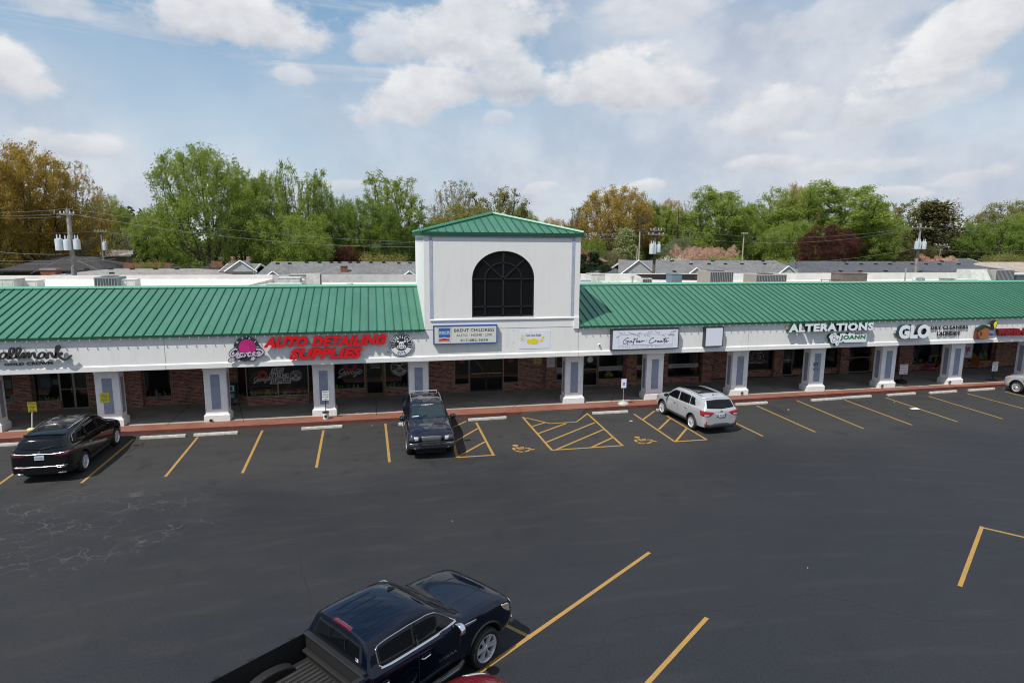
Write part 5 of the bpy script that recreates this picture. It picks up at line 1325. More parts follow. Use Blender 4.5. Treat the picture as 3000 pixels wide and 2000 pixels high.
        plate(c, 0, -.02, .90, '1R4 E98', (.30, .36, .40))
        mb = MB(); mb.lathe([(.001, 0), (.05, 0), (.05, .012), (.001, .012)], 20, Matrix.Translation((c.hit('B', 0, 1.07)[0].x-.002, 0, 1.09)) @ Matrix.Rotation(R(-90), 4, 'Y') @ Matrix.Diagonal((.6, 1.3, 1, 1))); mb.build('badge', M_chrome, root)
        c.line('rear_wiper', 'B', [(.02, 1.22), (-.25, 1.24), (-.45, 1.28)], .010, M_black, 8, .02)
        c.line('spoiler', 'B', [(.68, 1.60), (0, 1.63), (-.68, 1.60)], .028, paint_m, 14, .02)
        mb = MB(); h = c.hit('T', -1.55, 0)[0]; mb.add([(h.x, -.02, h.z), (h.x, .02, h.z), (h.x-.12, .01, h.z), (h.x-.12, -.01, h.z), (h.x-.10, 0, h.z+.06)], [(0, 1, 4), (1, 2, 4), (2, 3, 4), (3, 0, 4)]); mb.build('roof_antenna', M_black, root)
        handles(c, [.12, -.82], .95, M_chrome); mirror_part(c, .82, 1.17, .90, M_black)
    elif kind == 'enclave':
        sp, rr_ = 10, .25
        for s in ('L', 'R'):
            sg = 1 if s == 'L' else -1
            c.patch('side_window', s, [(1.15, 1.15), (.78, 1.42), (.5, 1.54), (.08, 1.59)], [(1.2, 1.14), (.6, 1.15), (.08, 1.18)], M_carglass, 14, 5, .005)
            c.patch('side_window', s, [(.0, 1.61), (-.5, 1.62), (-.95, 1.61)], [(.0, 1.18), (-.5, 1.205), (-.98, 1.235)], M_carglass, 12, 5, .005)
            c.patch('side_window', s, [(-1.0, 1.61), (-1.5, 1.58), (-1.85, 1.54)], [(-1.04, 1.235), (-1.5, 1.27), (-1.98, 1.36)], M_carglass, 10, 5, .005)
            c.line('window_trim', s, [(1.2, 1.125), (.6, 1.135), (-.5, 1.19), (-1.5, 1.255), (-2.02, 1.345)], .011, M_chrome, 24, .006)
            c.line('window_trim', s, [(1.15, 1.19), (.78, 1.46), (.5, 1.58), (.0, 1.635), (-.9, 1.635), (-1.5, 1.60), (-1.88, 1.555), (-2.02, 1.355)], .009, M_chrome, 28, .006)
            c.line('roof_rail', 'T', [(.6, sg*.60), (-.4, sg*.64), (-1.7, sg*.58)], .016, M_chrome, 20, .025)
            c.patch('tail_lamp', 'B', [(sg*.34, 1.075), (sg*.62, 1.11), (sg*.92, 1.17)], [(sg*.40, 1.045), (sg*.62, .99), (sg*.95, 1.02)], M_dred, 10, 3, .012)
            c.patch('tail_lamp', s, [(-2.16, 1.18), (-2.5, 1.15)], [(-2.28, 1.08), (-2.52, 1.02)], M_dred, 6, 3, .012)
            c.patch('exhaust_tip', 'B', [(sg*.55, .40), (sg*.80, .41)], [(sg*.55, .355), (sg*.80, .36)], M_chrome, 4, 2, .02)
            c.patch('reflector', 'B', [(sg*.45, .585), (sg*.82, .61)], [(sg*.45, .56), (sg*.82, .585)], M_dred, 6, 1, .01)
            c.line('panel_gap', s, [(1.1, 1.06), (1.08, .8), (1.0, .40)], .005, M_black, 12, -.001); c.line('panel_gap', s, [(.03, 1.08), (.03, .42)], .005, M_black, 12, -.001); c.line('panel_gap', s, [(-1.1, 1.1), (-1.02, .42)], .005, M_black, 12, -.001)
            c.patch('headlight', s, [(2.0, .94), (2.3, .90)], [(2.15, .82), (2.38, .78)], M_clear, 8, 4, .006)
            c.line('sill_cladding', s, [(-1.1, .34), (1.1, .34)], .03, M_clad, 20, -.01)
        c.patch('windshield', 'T', [(.62, -.60), (.68, 0), (.62, .60)], [(1.30, -.76), (1.42, 0), (1.30, .76)], M_carglass, 16, 6, .005)
        c.patch('sunroof', 'T', [(.45, -.50), (.48, 0), (.45, .50)], [(-1.15, -.50), (-1.18, 0), (-1.15, .50)], mat('dusty_roof_glass', (.02, .02, .02), .15, var=0, fn=lambda t, b: t.l.new(t.mix(t.smooth(t.noise(t.node('ShaderNodeTexCoord').outputs['Object'], 3, 6, .7), .45, .62, 0, .55), (.01, .011, .012, 1), (.25, .25, .24, 1)), b.inputs['Base Color'])), 12, 10, .005)
        c.patch('rear_window', 'B', [(.66, 1.585), (0, 1.61), (-.66, 1.585)], [(.80, 1.28), (0, 1.22), (-.80, 1.28)], M_carglass, 16, 6, .006)
        c.line('spoiler', 'B', [(.66, 1.64), (0, 1.665), (-.66, 1.64)], .034, paint_m, 14, .02)
        c.patch('chrome_bar', 'B', [(.93, 1.15), (.6, 1.115), (.4, 1.09), (0, 1.105), (-.4, 1.09), (-.6, 1.115), (-.93, 1.15)], [(.93, 1.12), (.6, 1.085), (.4, 1.06), (0, 1.07), (-.4, 1.06), (-.6, 1.085), (-.93, 1.12)], M_chrome2, 24, 2, .02)
        c.patch('chrome_bar', 'B', [(.86, .665), (.4, .635), (0, .63), (-.4, .635), (-.86, .665)], [(.86, .64), (.4, .60), (0, .595), (-.4, .60), (-.86, .64)], M_chrome2, 20, 2, .014)
        plate(c, 0, .0, .96, 'XY-102A', (.45, .52, .60)); c.line('rear_wiper', 'B', [(.0, 1.25), (-.2, 1.28), (-.42, 1.33)], .010, M_black, 8, .02)
        mb = MB(); mb.lathe([(.001, 0), (.045, 0), (.045, .012), (.001, .012)], 20, Matrix.Translation((c.hit('B', 0, 1.15)[0].x-.004, 0, 1.165)) @ Matrix.Rotation(R(-90), 4, 'Y')); mb.build('badge', M_chrome, root)
        handles(c, [.2, -.85], 1.0, M_chrome); mirror_part(c, .92, 1.2, .93, paint_m)
    else:
        sp, rr_ = 5, .235
        for s in ('L', 'R'):
            sg = 1 if s == 'L' else -1
            c.patch('side_window', s, [(.80, 1.33), (.52, 1.58), (.30, 1.71), (-.15, 1.75)], [(.85, 1.27), (.4, 1.27), (-.15, 1.27)], M_carglass, 12, 5, .005)
            c.patch('side_window', s, [(-.22, 1.75), (-.9, 1.75)], [(-.22, 1.27), (-.9, 1.28)], M_carglass, 10, 5, .005)
            c.patch('side_window', s, [(-.97, 1.75), (-1.28, 1.72)], [(-.97, 1.28), (-1.34, 1.28)], M_carglass, 10, 5, .005)
            c.line('roof_rail', 'T', [(.20, sg*.63), (-.5, sg*.65), (-1.30, sg*.65)], .014, mat('rail_grey', (.35, .34, .35), .4, .5), 20, .018)
            c.patch('headlight', 'F', [(sg*.52, 1.00), (sg*.72, 1.01), (sg*.86, .99)], [(sg*.50, .80), (sg*.70, .80), (sg*.90, .84)], M_lamphouse, 10, 5, .016)
            c.patch('headlight_lens', 'F', [(sg*.53, .97), (sg*.70, .98)], [(sg*.53, .83), (sg*.66, .83)], M_clear, 6, 4, .022)
            mb = MB(); h = c.hit('F', sg*.66, .55)[0]; mb.lathe([(.001, .02), (.05, .02), (.06, 0), (.06, -.03)], 20, Matrix.Translation((h.x+.006, sg*.66, .55)) @ Matrix.Rotation(R(90), 4, 'Y')); mb.build('fog_lamp', M_clear, root, smooth=True)
            c.line('panel_gap', s, [(.85, 1.2), (.9, .46)], .005, M_black, 12, -.001); c.line('panel_gap', s, [(-.18, 1.2), (-.18, .46)], .005, M_black, 12, -.001); c.line('panel_gap', s, [(-1.38, 1.2), (-1.2, .46)], .005, M_black, 12, -.001)
            mb = MB(); mb.tube([(-.95, sg*.96, .40), (.95, sg*.96, .40)], .05, 8); mb.build('running_board', M_clad, root, smooth=True)
        c.patch('windshield', 'T', [(.34, -.67), (.40, 0), (.34, .67)], [(.96, -.80), (1.07, 0), (.96, .80)], mat('windshield_teal', (.014, .026, .032), .05, 0, .5, coat=.3), 16, 6, .005)
        c.patch('windshield_visor', 'T', [(.33, -.67), (.39, 0), (.33, .67)], [(.43, -.70), (.50, 0), (.43, .70)], M_black, 12, 3, .008)
        mb = MB(); P = lambda u, v, d: (lambda h: h[0]+h[1]*(.012+d))(c.hit('T', .46-v, u)); fit_text(mb, 'ow|gaylor', -.26, .26, -.02, .035, P, .001, offset=.01, shear=.4); mb.build('visor_lettering', M_white, root)
        c.patch('grille', 'F', [(-.42, 1.00), (0, 1.01), (.42, 1.00)], [(-.38, .78), (0, .77), (.38, .78)], mat('mesh_grille', (.16, .16, .155), .4, .8, fn=lambda t, b: t.l.new(t.mix(t.math('GREATER_THAN', t.node('ShaderNodeTexChecker', i_Scale=90.).outputs[1], .5), (.03, .03, .03, 1), (.34, .34, .32, 1)), b.inputs['Base Color'])), 10, 4, .014, edge=(M_blackmetal, .012, 'grille_surround'))
        c.patch('bumper', 'F', [(-.93, .72), (-.5, .74), (0, .75), (.5, .74), (.93, .72)], [(-.93, .62), (-.5, .62), (0, .62), (.5, .62), (.93, .62)], mat('worn_chrome', (.30, .31, .33), .25, .9, var=.5, vscale=9), 24, 4, .045, thick=.04)
        c.patch('bumper_lower', 'F', [(-.93, .61), (0, .61), (.93, .61)], [(-.90, .46), (0, .46), (.90, .46)], M_clad, 20, 3, .03, thick=.03)
        mb = MB(); x = c.hit('F', 0, .74)[0].x+.08; mb.box(x, x+.06, -.58, .58, .735, .79); mb.build('light_bar', M_black, root, bevel=.01)
        mb = MB(); mb.box(-1.36, -1.28, -.62, .56, 1.935, 1.965)
        mb.box(-1.36, -1.28, -.66, -.62, 1.86, 1.97); mb.box(-1.36, -1.28, .56, .60, 1.86, 1.97); mb.build('roof_crossbar', mat('bar_pale', (.45, .45, .44), .4, .5), root)
        for (x0, y0, x1, y1) in ((-.35, -.38, -.62, -.10), (-.55, .22, -.78, .42)): c.patch('roof_stain', 'T', [(x0, y0), (x0-.04, (y0+y1)/2), (x0, y1)], [(x1, y0+.06), (x1+.03, (y0+y1)/2), (x1, y1-.05)], mat('faded_clearcoat', (.12, .075, .04), .6, var=.5, vscale=8), 6, 4, .003)
        for y in (-.45, .35):
            mb = MB(); a_ = c.hit('T', 1.05, y)[0]; b_ = c.hit('T', .90, y+.42)[0]; mb.tube([a_+Vector((0, 0, .01)), b_+Vector((.03, 0, .03))], .011, 6); mb.build('wiper', M_black, root)
        mb = MB(); h = c.hit('T', .92, -.55); mb.add([h[0]+h[1]*.01+Vector((0, -.12, 0)), h[0]+h[1]*.012+Vector((-.03, .14, .02)), h[0]+h[1]*.012+Vector((.03, .16, -.01)), h[0]+h[1]*.01+Vector((.04, -.1, -.02))], [(0, 1, 2, 3)]); mb.build('dash_paper', mat('paper_aqua', (.3, .5, .5), .6), root)
        for s in (-1, 1): c.line('hood_line', 'T', [(1.15, s*.55), (1.9, s*.50), (2.36, s*.44)], .006, M_black, 14, -.002)
        handles(c, [.0, -1.0], 1.04, M_black); mirror_part(c, .78, 1.28, .92, paint_m, (.17, .26, .23))
        c.line('hood_front_gap', 'F', [(-.85, 1.055), (0, 1.07), (.85, 1.055)], .007, M_black, 14, -.001)
    for x in (-wb, wb):
        for s in (-1, 1): wheel(root, x, s*(W_-.115), r_, .235, rr_, sp if kind != 'navi' else 5, 'thin' if kind == 'enclave' else ('fat' if kind == 'navi' else 'thin'))
    mb = MB(); mb.box(-wb-.6, wb+.7, -W_+.35, W_-.35, .20, .42); mb.build('underbody', M_well, root)
    return root, c

E_black = paint('black_paint', (.004, .0045, .006), .12, .1)
e, _ = suv('enclave', E_black, 'black crossover parked nose-in at the left, chrome bar across its tailgate', 'car')
wR = at(254, 1379, Z=0); wF = at(346.5, 1303, Z=0); d = (wF-wR); hd = math.atan2(d.y, d.x)
def place(root, pr, pf, side, W_, extra=0.):
    """near-side tyre contact points rear/front -> root position"""
    m = (pr+pf)/2; d = (pf-pr).normalized(); left = Vector((-d.y, d.x, 0))
    root.location = m+left*(-side*(W_))+d*extra; root.location.z = .005; root.rotation_euler = (0, 0, math.atan2(d.y, d.x))
place(e, wR, wF, -1, 1.0)
E_silver = paint('silver_paint', (.52, .535, .56), .25, .45)
s1, _ = suv('sorento', E_silver, 'silver SUV with dark sunroof parked nose-in beside the hatched bay, red tail lamps', 'car')
place(s1, at(2022, 1257, Z=0), at(1938, 1213, Z=0), 1, .94)
s2 = copy_tree(s1); s2['label'] = 'grey-silver SUV of which only the front wheel and fender show at the right edge'
fr_ = at(2974, 1152, Z=0); place(s2, fr_-Vector((-.12, 2.7, 0)), fr_, 1, .94)
E_navy = paint('navy_paint', (.0028, .006, .020), .14, .3, dust=.04)
nv, _ = suv('navi', E_navy, 'dark blue older truck facing the camera with a light bar on its bumper', 'truck')
place(nv, at(1260, 1326, Z=0)+Vector((0, 3.03, 0)), at(1260, 1326, Z=0), 1, 0.0)
nv.location += Vector((0.0, .12, 0))

# ---------------------------------------------------------------- pickup truck
def pickup():
    global CRS, CR6
    CR6 = .85
    root = empty('pickup_truck', (0, 0, 0), 0, 'dark blue crew cab pickup truck with an open bed in the foreground', 'pickup truck')
    CRS = {0: .6, 1: .6, 2: .6, 3: .85, 4: .8}
    #      x     zb   zm   zs    zt    w     ws    wg    wt    zg
    st = [(-3.02, .60, .85, 1.30, 1.38, .96, .96, .93, .90, 1.37), (-2.98, .52, .85, 1.34, 1.42, 1.01, 1.00, .985, .96, 1.415), (-1.90, .46, .85, 1.35, 1.42, 1.02, 1.01, .99, .97, 1.415), (-1.02, .44, .85, 1.35, 1.42, 1.02, 1.01, .99, .97, 1.415),
          (-1.005, .44, .85, 1.34, 1.50, 1.02, 1.00, .95, .90, 1.425), (-.88, .44, .84, 1.33, 1.885, 1.02, 1.0, .93, .765, 1.39), (-.2, .44, .84, 1.31, 1.925, 1.02, 1.0, .935, .765, 1.37), (.35, .44, .84, 1.30, 1.91, 1.02, 1.0, .935, .755, 1.35),
          (.66, .44, .84, 1.29, 1.85, 1.02, 1.0, .925, .74, 1.34), (.98, .44, .84, 1.28, 1.57, 1.02, .99, .91, .76, 1.33), (1.30, .44, .84, 1.27, 1.345, 1.02, .99, .90, .78, 1.32), (1.50, .46, .84, 1.25, 1.325, 1.025, .99, .90, .76, 1.30),
          (2.1, .46, .82, 1.20, 1.30, 1.035, .985, .90, .76, 1.265), (2.58, .48, .80, 1.14, 1.25, 1.02, .965, .89, .74, 1.20), (2.76, .50, .78, 1.04, 1.13, .98, .93, .85, .70, 1.09), (2.82, .54, .74, .90, .96, .86, .82, .74, .60, .94)]
    pm_ = paint('midnight_blue_paint', (.0022, .006, .018), .10, .35)
    CRS = {0: .7, 1: .6, 3: 1., 4: 1., 5: .75, 10: .3}
    liner = mat('bed_liner', (.0055, .0055, .006), .75, bump=.3, bscale=60); floor_m = mat('bed_floor', (.028, .026, .024), .7, var=.3, vscale=6)
    bxf, bxb = -1.10, -2.92
    body, bv = make_body(st, 'body', (-1.873, 1.873), .485, 1.03, [pm_, M_well, liner], level=2, cuts=[((bxb, -.90, .93), (bxf, .90, 2.4), 2)])
    body.parent = root; c = Car(root, bv)
    # bed details
    mb = MB()
    for k in range(15):
        y = -.74+k*.105; mb.box(bxb+.02, bxf-.03, y-.028, y+.028, .925, .945)
    mb.build('bed_floor_ribs', floor_m, root, bevel=.006)
    for s in (-1, 1):
        mb = MB(); n = 14; prof = [(-1.873-.46*math.cos(math.pi*k/n), .93+.19*math.sin(math.pi*k/n)) for k in range(n+1)]
        mb.prism([(x, s*.895, z) for x, z in prof], (0, 0, 0), (0, -s*.20, 0)); mb.build('bed_wheel_box', liner, root, bevel=.03)
        mb = MB(); mb.box(bxb, bxf, min(s*.885, s*.985), max(s*.885, s*.985), 1.418, 1.44); mb.build('bed_rail_cap', M_black, root, bevel=.01)
        for x in (-1.35, -2.15, -2.75):
            mb = MB(); mb.box(x-.05, x+.05, min(s*.90, s*.96), max(s*.90, s*.96), 1.441, 1.447); mb.build('stake_pocket', liner, root)
    mb = MB(); mb.box(bxf-.03, -1.0, -.90, .90, 1.40, 1.445); mb.build('bed_header', M_black, root, bevel=.012)
    mb = MB(); mb.box(bxf-.10, bxf-.001, -.86, .86, 1.10, 1.16); mb.build('bed_front_ridge', liner, root, bevel=.02)
    mb = MB(); rnd = random.Random(4)
    for k in range(26):
        x = bxf-.12-abs(rnd.gauss(0, .28)); y = -.35+rnd.gauss(0, .13)-(bxf-x)*.3; r_ = rnd.uniform(.012, .035)
        mb.box(x-r_*1.4, x+r_, y-r_, y+r_*.9, .945, .945+r_*.8, Matrix.Translation((x, y, 0)) @ Matrix.Rotation(rnd.uniform(0, 3), 4, 'Z') @ Matrix.Translation((-x, -y, 0)))
    tag(mb.build('rock_salt_spill', mat('spill_tan', (.42, .30, .16), .9), root), kind='stuff')
    # glass
    c.patch('windshield', 'T', [(.70, -.62), (.76, 0), (.70, .62)], [(1.20, -.76), (1.33, 0), (1.20, .76)], M_carglass, 18, 8, .005)
    c.line('windshield_seal', 'T', [(1.20, -.77), (1.34, 0), (1.20, .77)], .014, M_black, 18, .006)
    c.patch('rear_window', 'B', [(.66, 1.78), (0, 1.80), (-.66, 1.78)], [(.76, 1.47), (0, 1.47), (-.76, 1.47)], M_carglass, 16, 6, .008)
    mb = MB(); x = c.hit('B', 0, 1.6)[0].x-.012
    for y in (-.24, .24): mb.box(x-.008, x, y-.008, y+.008, 1.475, 1.79)
    mb.build('rear_window_divider', M_black, root)
    c.patch('third_brake_lamp', 'T', [(-.815, -.26), (-.815, .26)], [(-.885, -.27), (-.885, .27)], mat('brake_lens', (.09, .008, .018), .15, coat=1), 8, 3, .008)
    mb = MB(); h = c.hit('B', -.60, 1.53)[0]; mb.box(h.x-.014, h.x-.010, -.66, -.58, 1.50, 1.57); fl = mb.build('flag_sticker', mat('sticker_white', (.6, .5, .5), .5), root)
    mb = MB(); mb.box(h.x-.0165, h.x-.0145, -.62, -.58, 1.535, 1.57); mb.build('sticker_canton', mat('sticker_blue', (.05, .08, .3), .5), fl)
    M_lin = mat('roof_ridge_paint', (.004, .010, .030), .2, .3, coat=1)
    for y in (-.44, -.22, .0, .22, .44): c.line('roof_rib', 'T', [(.15, y), (-.72, y)], [.004]+[.011]*13+[.004], pm_, 14, .001) if 0 else c.line('roof_rib', 'T', [(.05, y), (-.70, y)], .013, pm_, 14, .002)
    mb = MB(); h = c.hit('T', .45, .25)[0]; mb.add([(h.x+.08, .22, h.z), (h.x+.08, .28, h.z), (h.x-.1, .275, h.z), (h.x-.1, .225, h.z), (h.x-.08, .25, h.z+.08)], [(0, 1, 4), (1, 2, 4), (2, 3, 4), (3, 0, 4)]); mb.build('roof_antenna', M_black, root)
    for s in ('L', 'R'):
        sg = 1 if s == 'L' else -1
        top = [(1.08, 1.385), (.86, 1.56), (.66, 1.70), (.45, 1.755), (.0, 1.775), (-.5, 1.765), (-.70, 1.745), (-.76, 1.70)]
        bot = [(1.12, 1.36), (.6, 1.352), (.0, 1.365), (-.5, 1.378), (-.70, 1.39), (-.76, 1.44)]
        w_ = c.patch('side_window', s, top, bot, M_carglass, 28, 7, .006, edge=(M_chrome, .013, 'window_trim'))
        for x0, x1 in ((.10, .17), (-.02, -.015)) if 0 else ((.02, .13),): c.patch('b_pillar', s, [(x0, 1.77), (x1, 1.77)], [(x0-.02, 1.37), (x1-.01, 1.365)], M_carglass, 2, 6, .011)
        c.line('chrome_sill', s, [(1.12, 1.345), (.6, 1.335), (-.5, 1.36), (-.74, 1.385)], .012, M_chrome, 24, .008)
        for g_ in ([(1.16, 1.32), (1.14, 1.0), (1.05, .55)], [(.07, 1.34), (.07, .55)], [(-.95, 1.36), (-.93, .95), (-.85, .55)], [(-1.005, 1.38), (-1.005, .55)]): c.line('panel_gap', s, g_, .006, M_black, 14, -.001)
        c.patch('headlight', s, [(2.38, 1.13), (2.55, 1.10), (2.64, 1.06)], [(2.44, 1.03), (2.56, .93), (2.66, .88)], M_clear, 8, 5, .006)
        c.patch('indicator', s, [(2.42, 1.125), (2.54, 1.10)], [(2.47, 1.05), (2.56, 1.02)], M_amber, 5, 3, .012)
        c.patch('headlight', 'F', [(sg*.62, 1.05), (sg*.90, 1.05)], [(sg*.66, .88), (sg*.92, .86)], M_clear, 8, 5, .012)
        c.patch('fender_badge', s, [(1.62, 1.20), (1.30, 1.24), (1.26, 1.235)], [(1.60, 1.165), (1.34, 1.17), (1.26, 1.20)], M_chrome, 8, 3, .008)
        n = 16; rad = .505
        c.line('wheel_arch_trim', s, [(1.873+rad*math.cos(math.pi*k/n), .46+rad*math.sin(math.pi*k/n)) for k in range(n+1)], .022, M_black, 24, .0)
        c.line('wheel_arch_trim', s, [(-1.873+rad*math.cos(math.pi*k/n), .46+rad*math.sin(math.pi*k/n)) for k in range(n+1)], .022, M_black, 24, .0)
        mb = MB(); mb.tube([(-1.15, sg*.99, .47), (-1.0, sg*1.06, .46), (1.05, sg*1.06, .46), (1.2, sg*.99, .47)], .06, 10); b_ = mb.build('side_step', M_black, root, smooth=True)
        mb = MB(); mb.box(-.95, 1.0, min(sg*1.10, sg*1.118), max(sg*1.10, sg*1.118), .47, .50); mb.build('step_trim', M_chrome, b_, bevel=.004)
    mb = MB(); P = lambda u, v, d: (lambda h: h[0]+h[1]*(.004+d))(c.hit('R', .55-u if 0 else .56+u, .80+v)); fit_text(mb, 'SIERRA', 0, .48, 0, .055, P, .004, offset=.012); mb.build('door_lettering', M_chrome, root)
    c.line('front_bumper', 'F', [(-.95, .62), (-.5, .64), (0, .64), (.5, .64), (.95, .62)], .07, M_chrome, 20, .0)
    c.patch('grille', 'F', [(-.55, 1.02), (0, 1.04), (.55, 1.02)], [(-.5, .74), (0, .72), (.5, .74)], M_black, 12, 5, .015, edge=(M_chrome, .018, 'grille_surround'))
    c.line('hood_gap', 'T', [(1.42, .84), (2.0, .84), (2.6, .78)], .007, M_black, 18, -.002); c.line('hood_gap', 'T', [(1.42, -.84), (2.0, -.84), (2.6, -.78)], .007, M_black, 18, -.002)
    for s in (-1, 1): c.line('hood_crease', 'T', [(1.5, s*.42), (2.1, s*.38), (2.6, s*.34)], .016, pm_, 14, -.006)
    c.line('hood_centre_gap', 'T', [(1.40, -.84), (1.46, 0), (1.40, .84)], .008, M_black, 18, -.002)
    for s in (-1, 1):
        mb = MB(); a_ = c.hit('T', 1.32, s*.15)[0]; b_ = c.hit('T', 1.20, s*.15+.5*s)[0]; mb.tube([a_+Vector((.04, 0, .02)), b_+Vector((.03, 0, .03))], .012, 6); mb.build('wiper', M_black, root)
    handles(c, [.25, -.72], 1.12, M_chrome)
    mirror_part(c, .98, 1.38, 1.00, M_chrome, (.17, .27, .22))
    for x in (-1.873, 1.873):
        for s in (-1, 1): wheel(root, x, s*.91, .415, .275, .288, 6, 'split')
    mb = MB(); mb.box(-2.6, 2.6, -.65, .65, .30, .52); mb.build('underbody', M_well, root)
    mb = MB(); mb.box(-3.06, -3.02, -.80, .80, .60, .75); mb.build('rear_bumper', M_chrome, root, bevel=.02)
    return root
pk = pickup(); CR6 = .35
PH = R(37.0); f_ = Vector((math.cos(PH), math.sin(PH), 0)); r_ = Vector((f_.y, -f_.x, 0))
wc = at(1427, 1900, Z=.41)
pk.location = Vector((wc.x, wc.y, 0))-r_*1.045-f_*1.873; pk.location.z = .005; pk.rotation_euler = (0, 0, PH)

# ---------------------------------------------------------------- red car whose hood peeks in at the bottom
def red_car():
    global CRS
    root = empty('parked_car', (0, 0, 0), 0, 'dark red car cut by the bottom edge with only its hood corner showing', 'car')
    CRS = {0: .3}
    st = [(-2.35, .40, .55, .80, .86, .70, .68, .64, .5, .84), (-2.28, .32, .55, .92, 1.02, .86, .84, .78, .62, .97), (-1.7, .28, .55, .96, 1.10, .90, .88, .80, .62, 1.02), (-1.3, .26, .55, .96, 1.25, .91, .89, .80, .58, 1.02), (-.7, .25, .55, .95, 1.44, .91, .89, .80, .58, 1.0), (0, .25, .55, .94, 1.46, .91, .89, .80, .60, .98),
          (.4, .25, .55, .92, 1.38, .91, .89, .80, .60, .97), (1.0, .25, .55, .90, 1.02, .91, .88, .80, .66, .95), (1.2, .25, .55, .88, .97, .91, .87, .78, .6, .93), (1.7, .27, .52, .82, .90, .90, .84, .74, .56, .86), (2.1, .28, .50, .72, .80, .82, .76, .66, .5, .76), (2.28, .32, .45, .60, .66, .62, .58, .52, .42, .64)]
    pr_ = paint('deep_red_paint', (.16, .006, .012), .22, .35)
    body, bv = make_body(st, 'body', (-1.36, 1.36), .395, .91, [pr_, M_well]); body.parent = root; c = Car(root, bv)
    c.patch('windshield', 'T', [(.42, -.52), (.46, 0), (.42, .52)], [(.98, -.66), (1.06, 0), (.98, .66)], M_carglass, 14, 6, .005)
    c.patch('rear_window', 'T', [(-.85, -.5), (-.85, .5)], [(-1.35, -.6), (-1.35, .6)], M_carglass, 10, 5, .005)
    for s in ('L', 'R'):
        sg = 1 if s == 'L' else -1
        c.patch('side_window', s, [(.85, 1.0), (.45, 1.24), (.1, 1.32), (-.6, 1.31), (-1.05, 1.2)], [(.9, .975), (-.1, .985), (-1.1, 1.03)], M_carglass, 18, 5, .005)
        c.patch('headlight', 'T', [(1.75, sg*.70), (2.12, sg*.56)], [(1.70, sg*.80), (2.06, sg*.74)], M_clear, 10, 3, .006)
        c.line('hood_crease', 'T', [(1.15, sg*.42), (1.7, sg*.38), (2.1, sg*.30)], .012, pr_, 14, -.004)
        c.line('hood_gap', 'T', [(1.15, sg*.70), (1.7, sg*.66), (2.1, sg*.5)], .006, M_black, 14, -.002)
    for x in (-1.36, 1.36):
        for s in (-1, 1): wheel(root, x, s*.80, .33, .21, .22, 8, 'thin')
    mirror_part(c, .70, 1.0, .86, pr_)
    mb = MB(); mb.box(-1.8, 1.9, -.55, .55, .18, .36); mb.build('underbody', M_well, root)
    return root
rc = red_car()
p = at(1495, 1964, Z=.80)
rc.location = Vector((p.x, p.y, 0))-f_*2.42+r_*.24; rc.location.z = .005; rc.rotation_euler = (0, 0, PH)
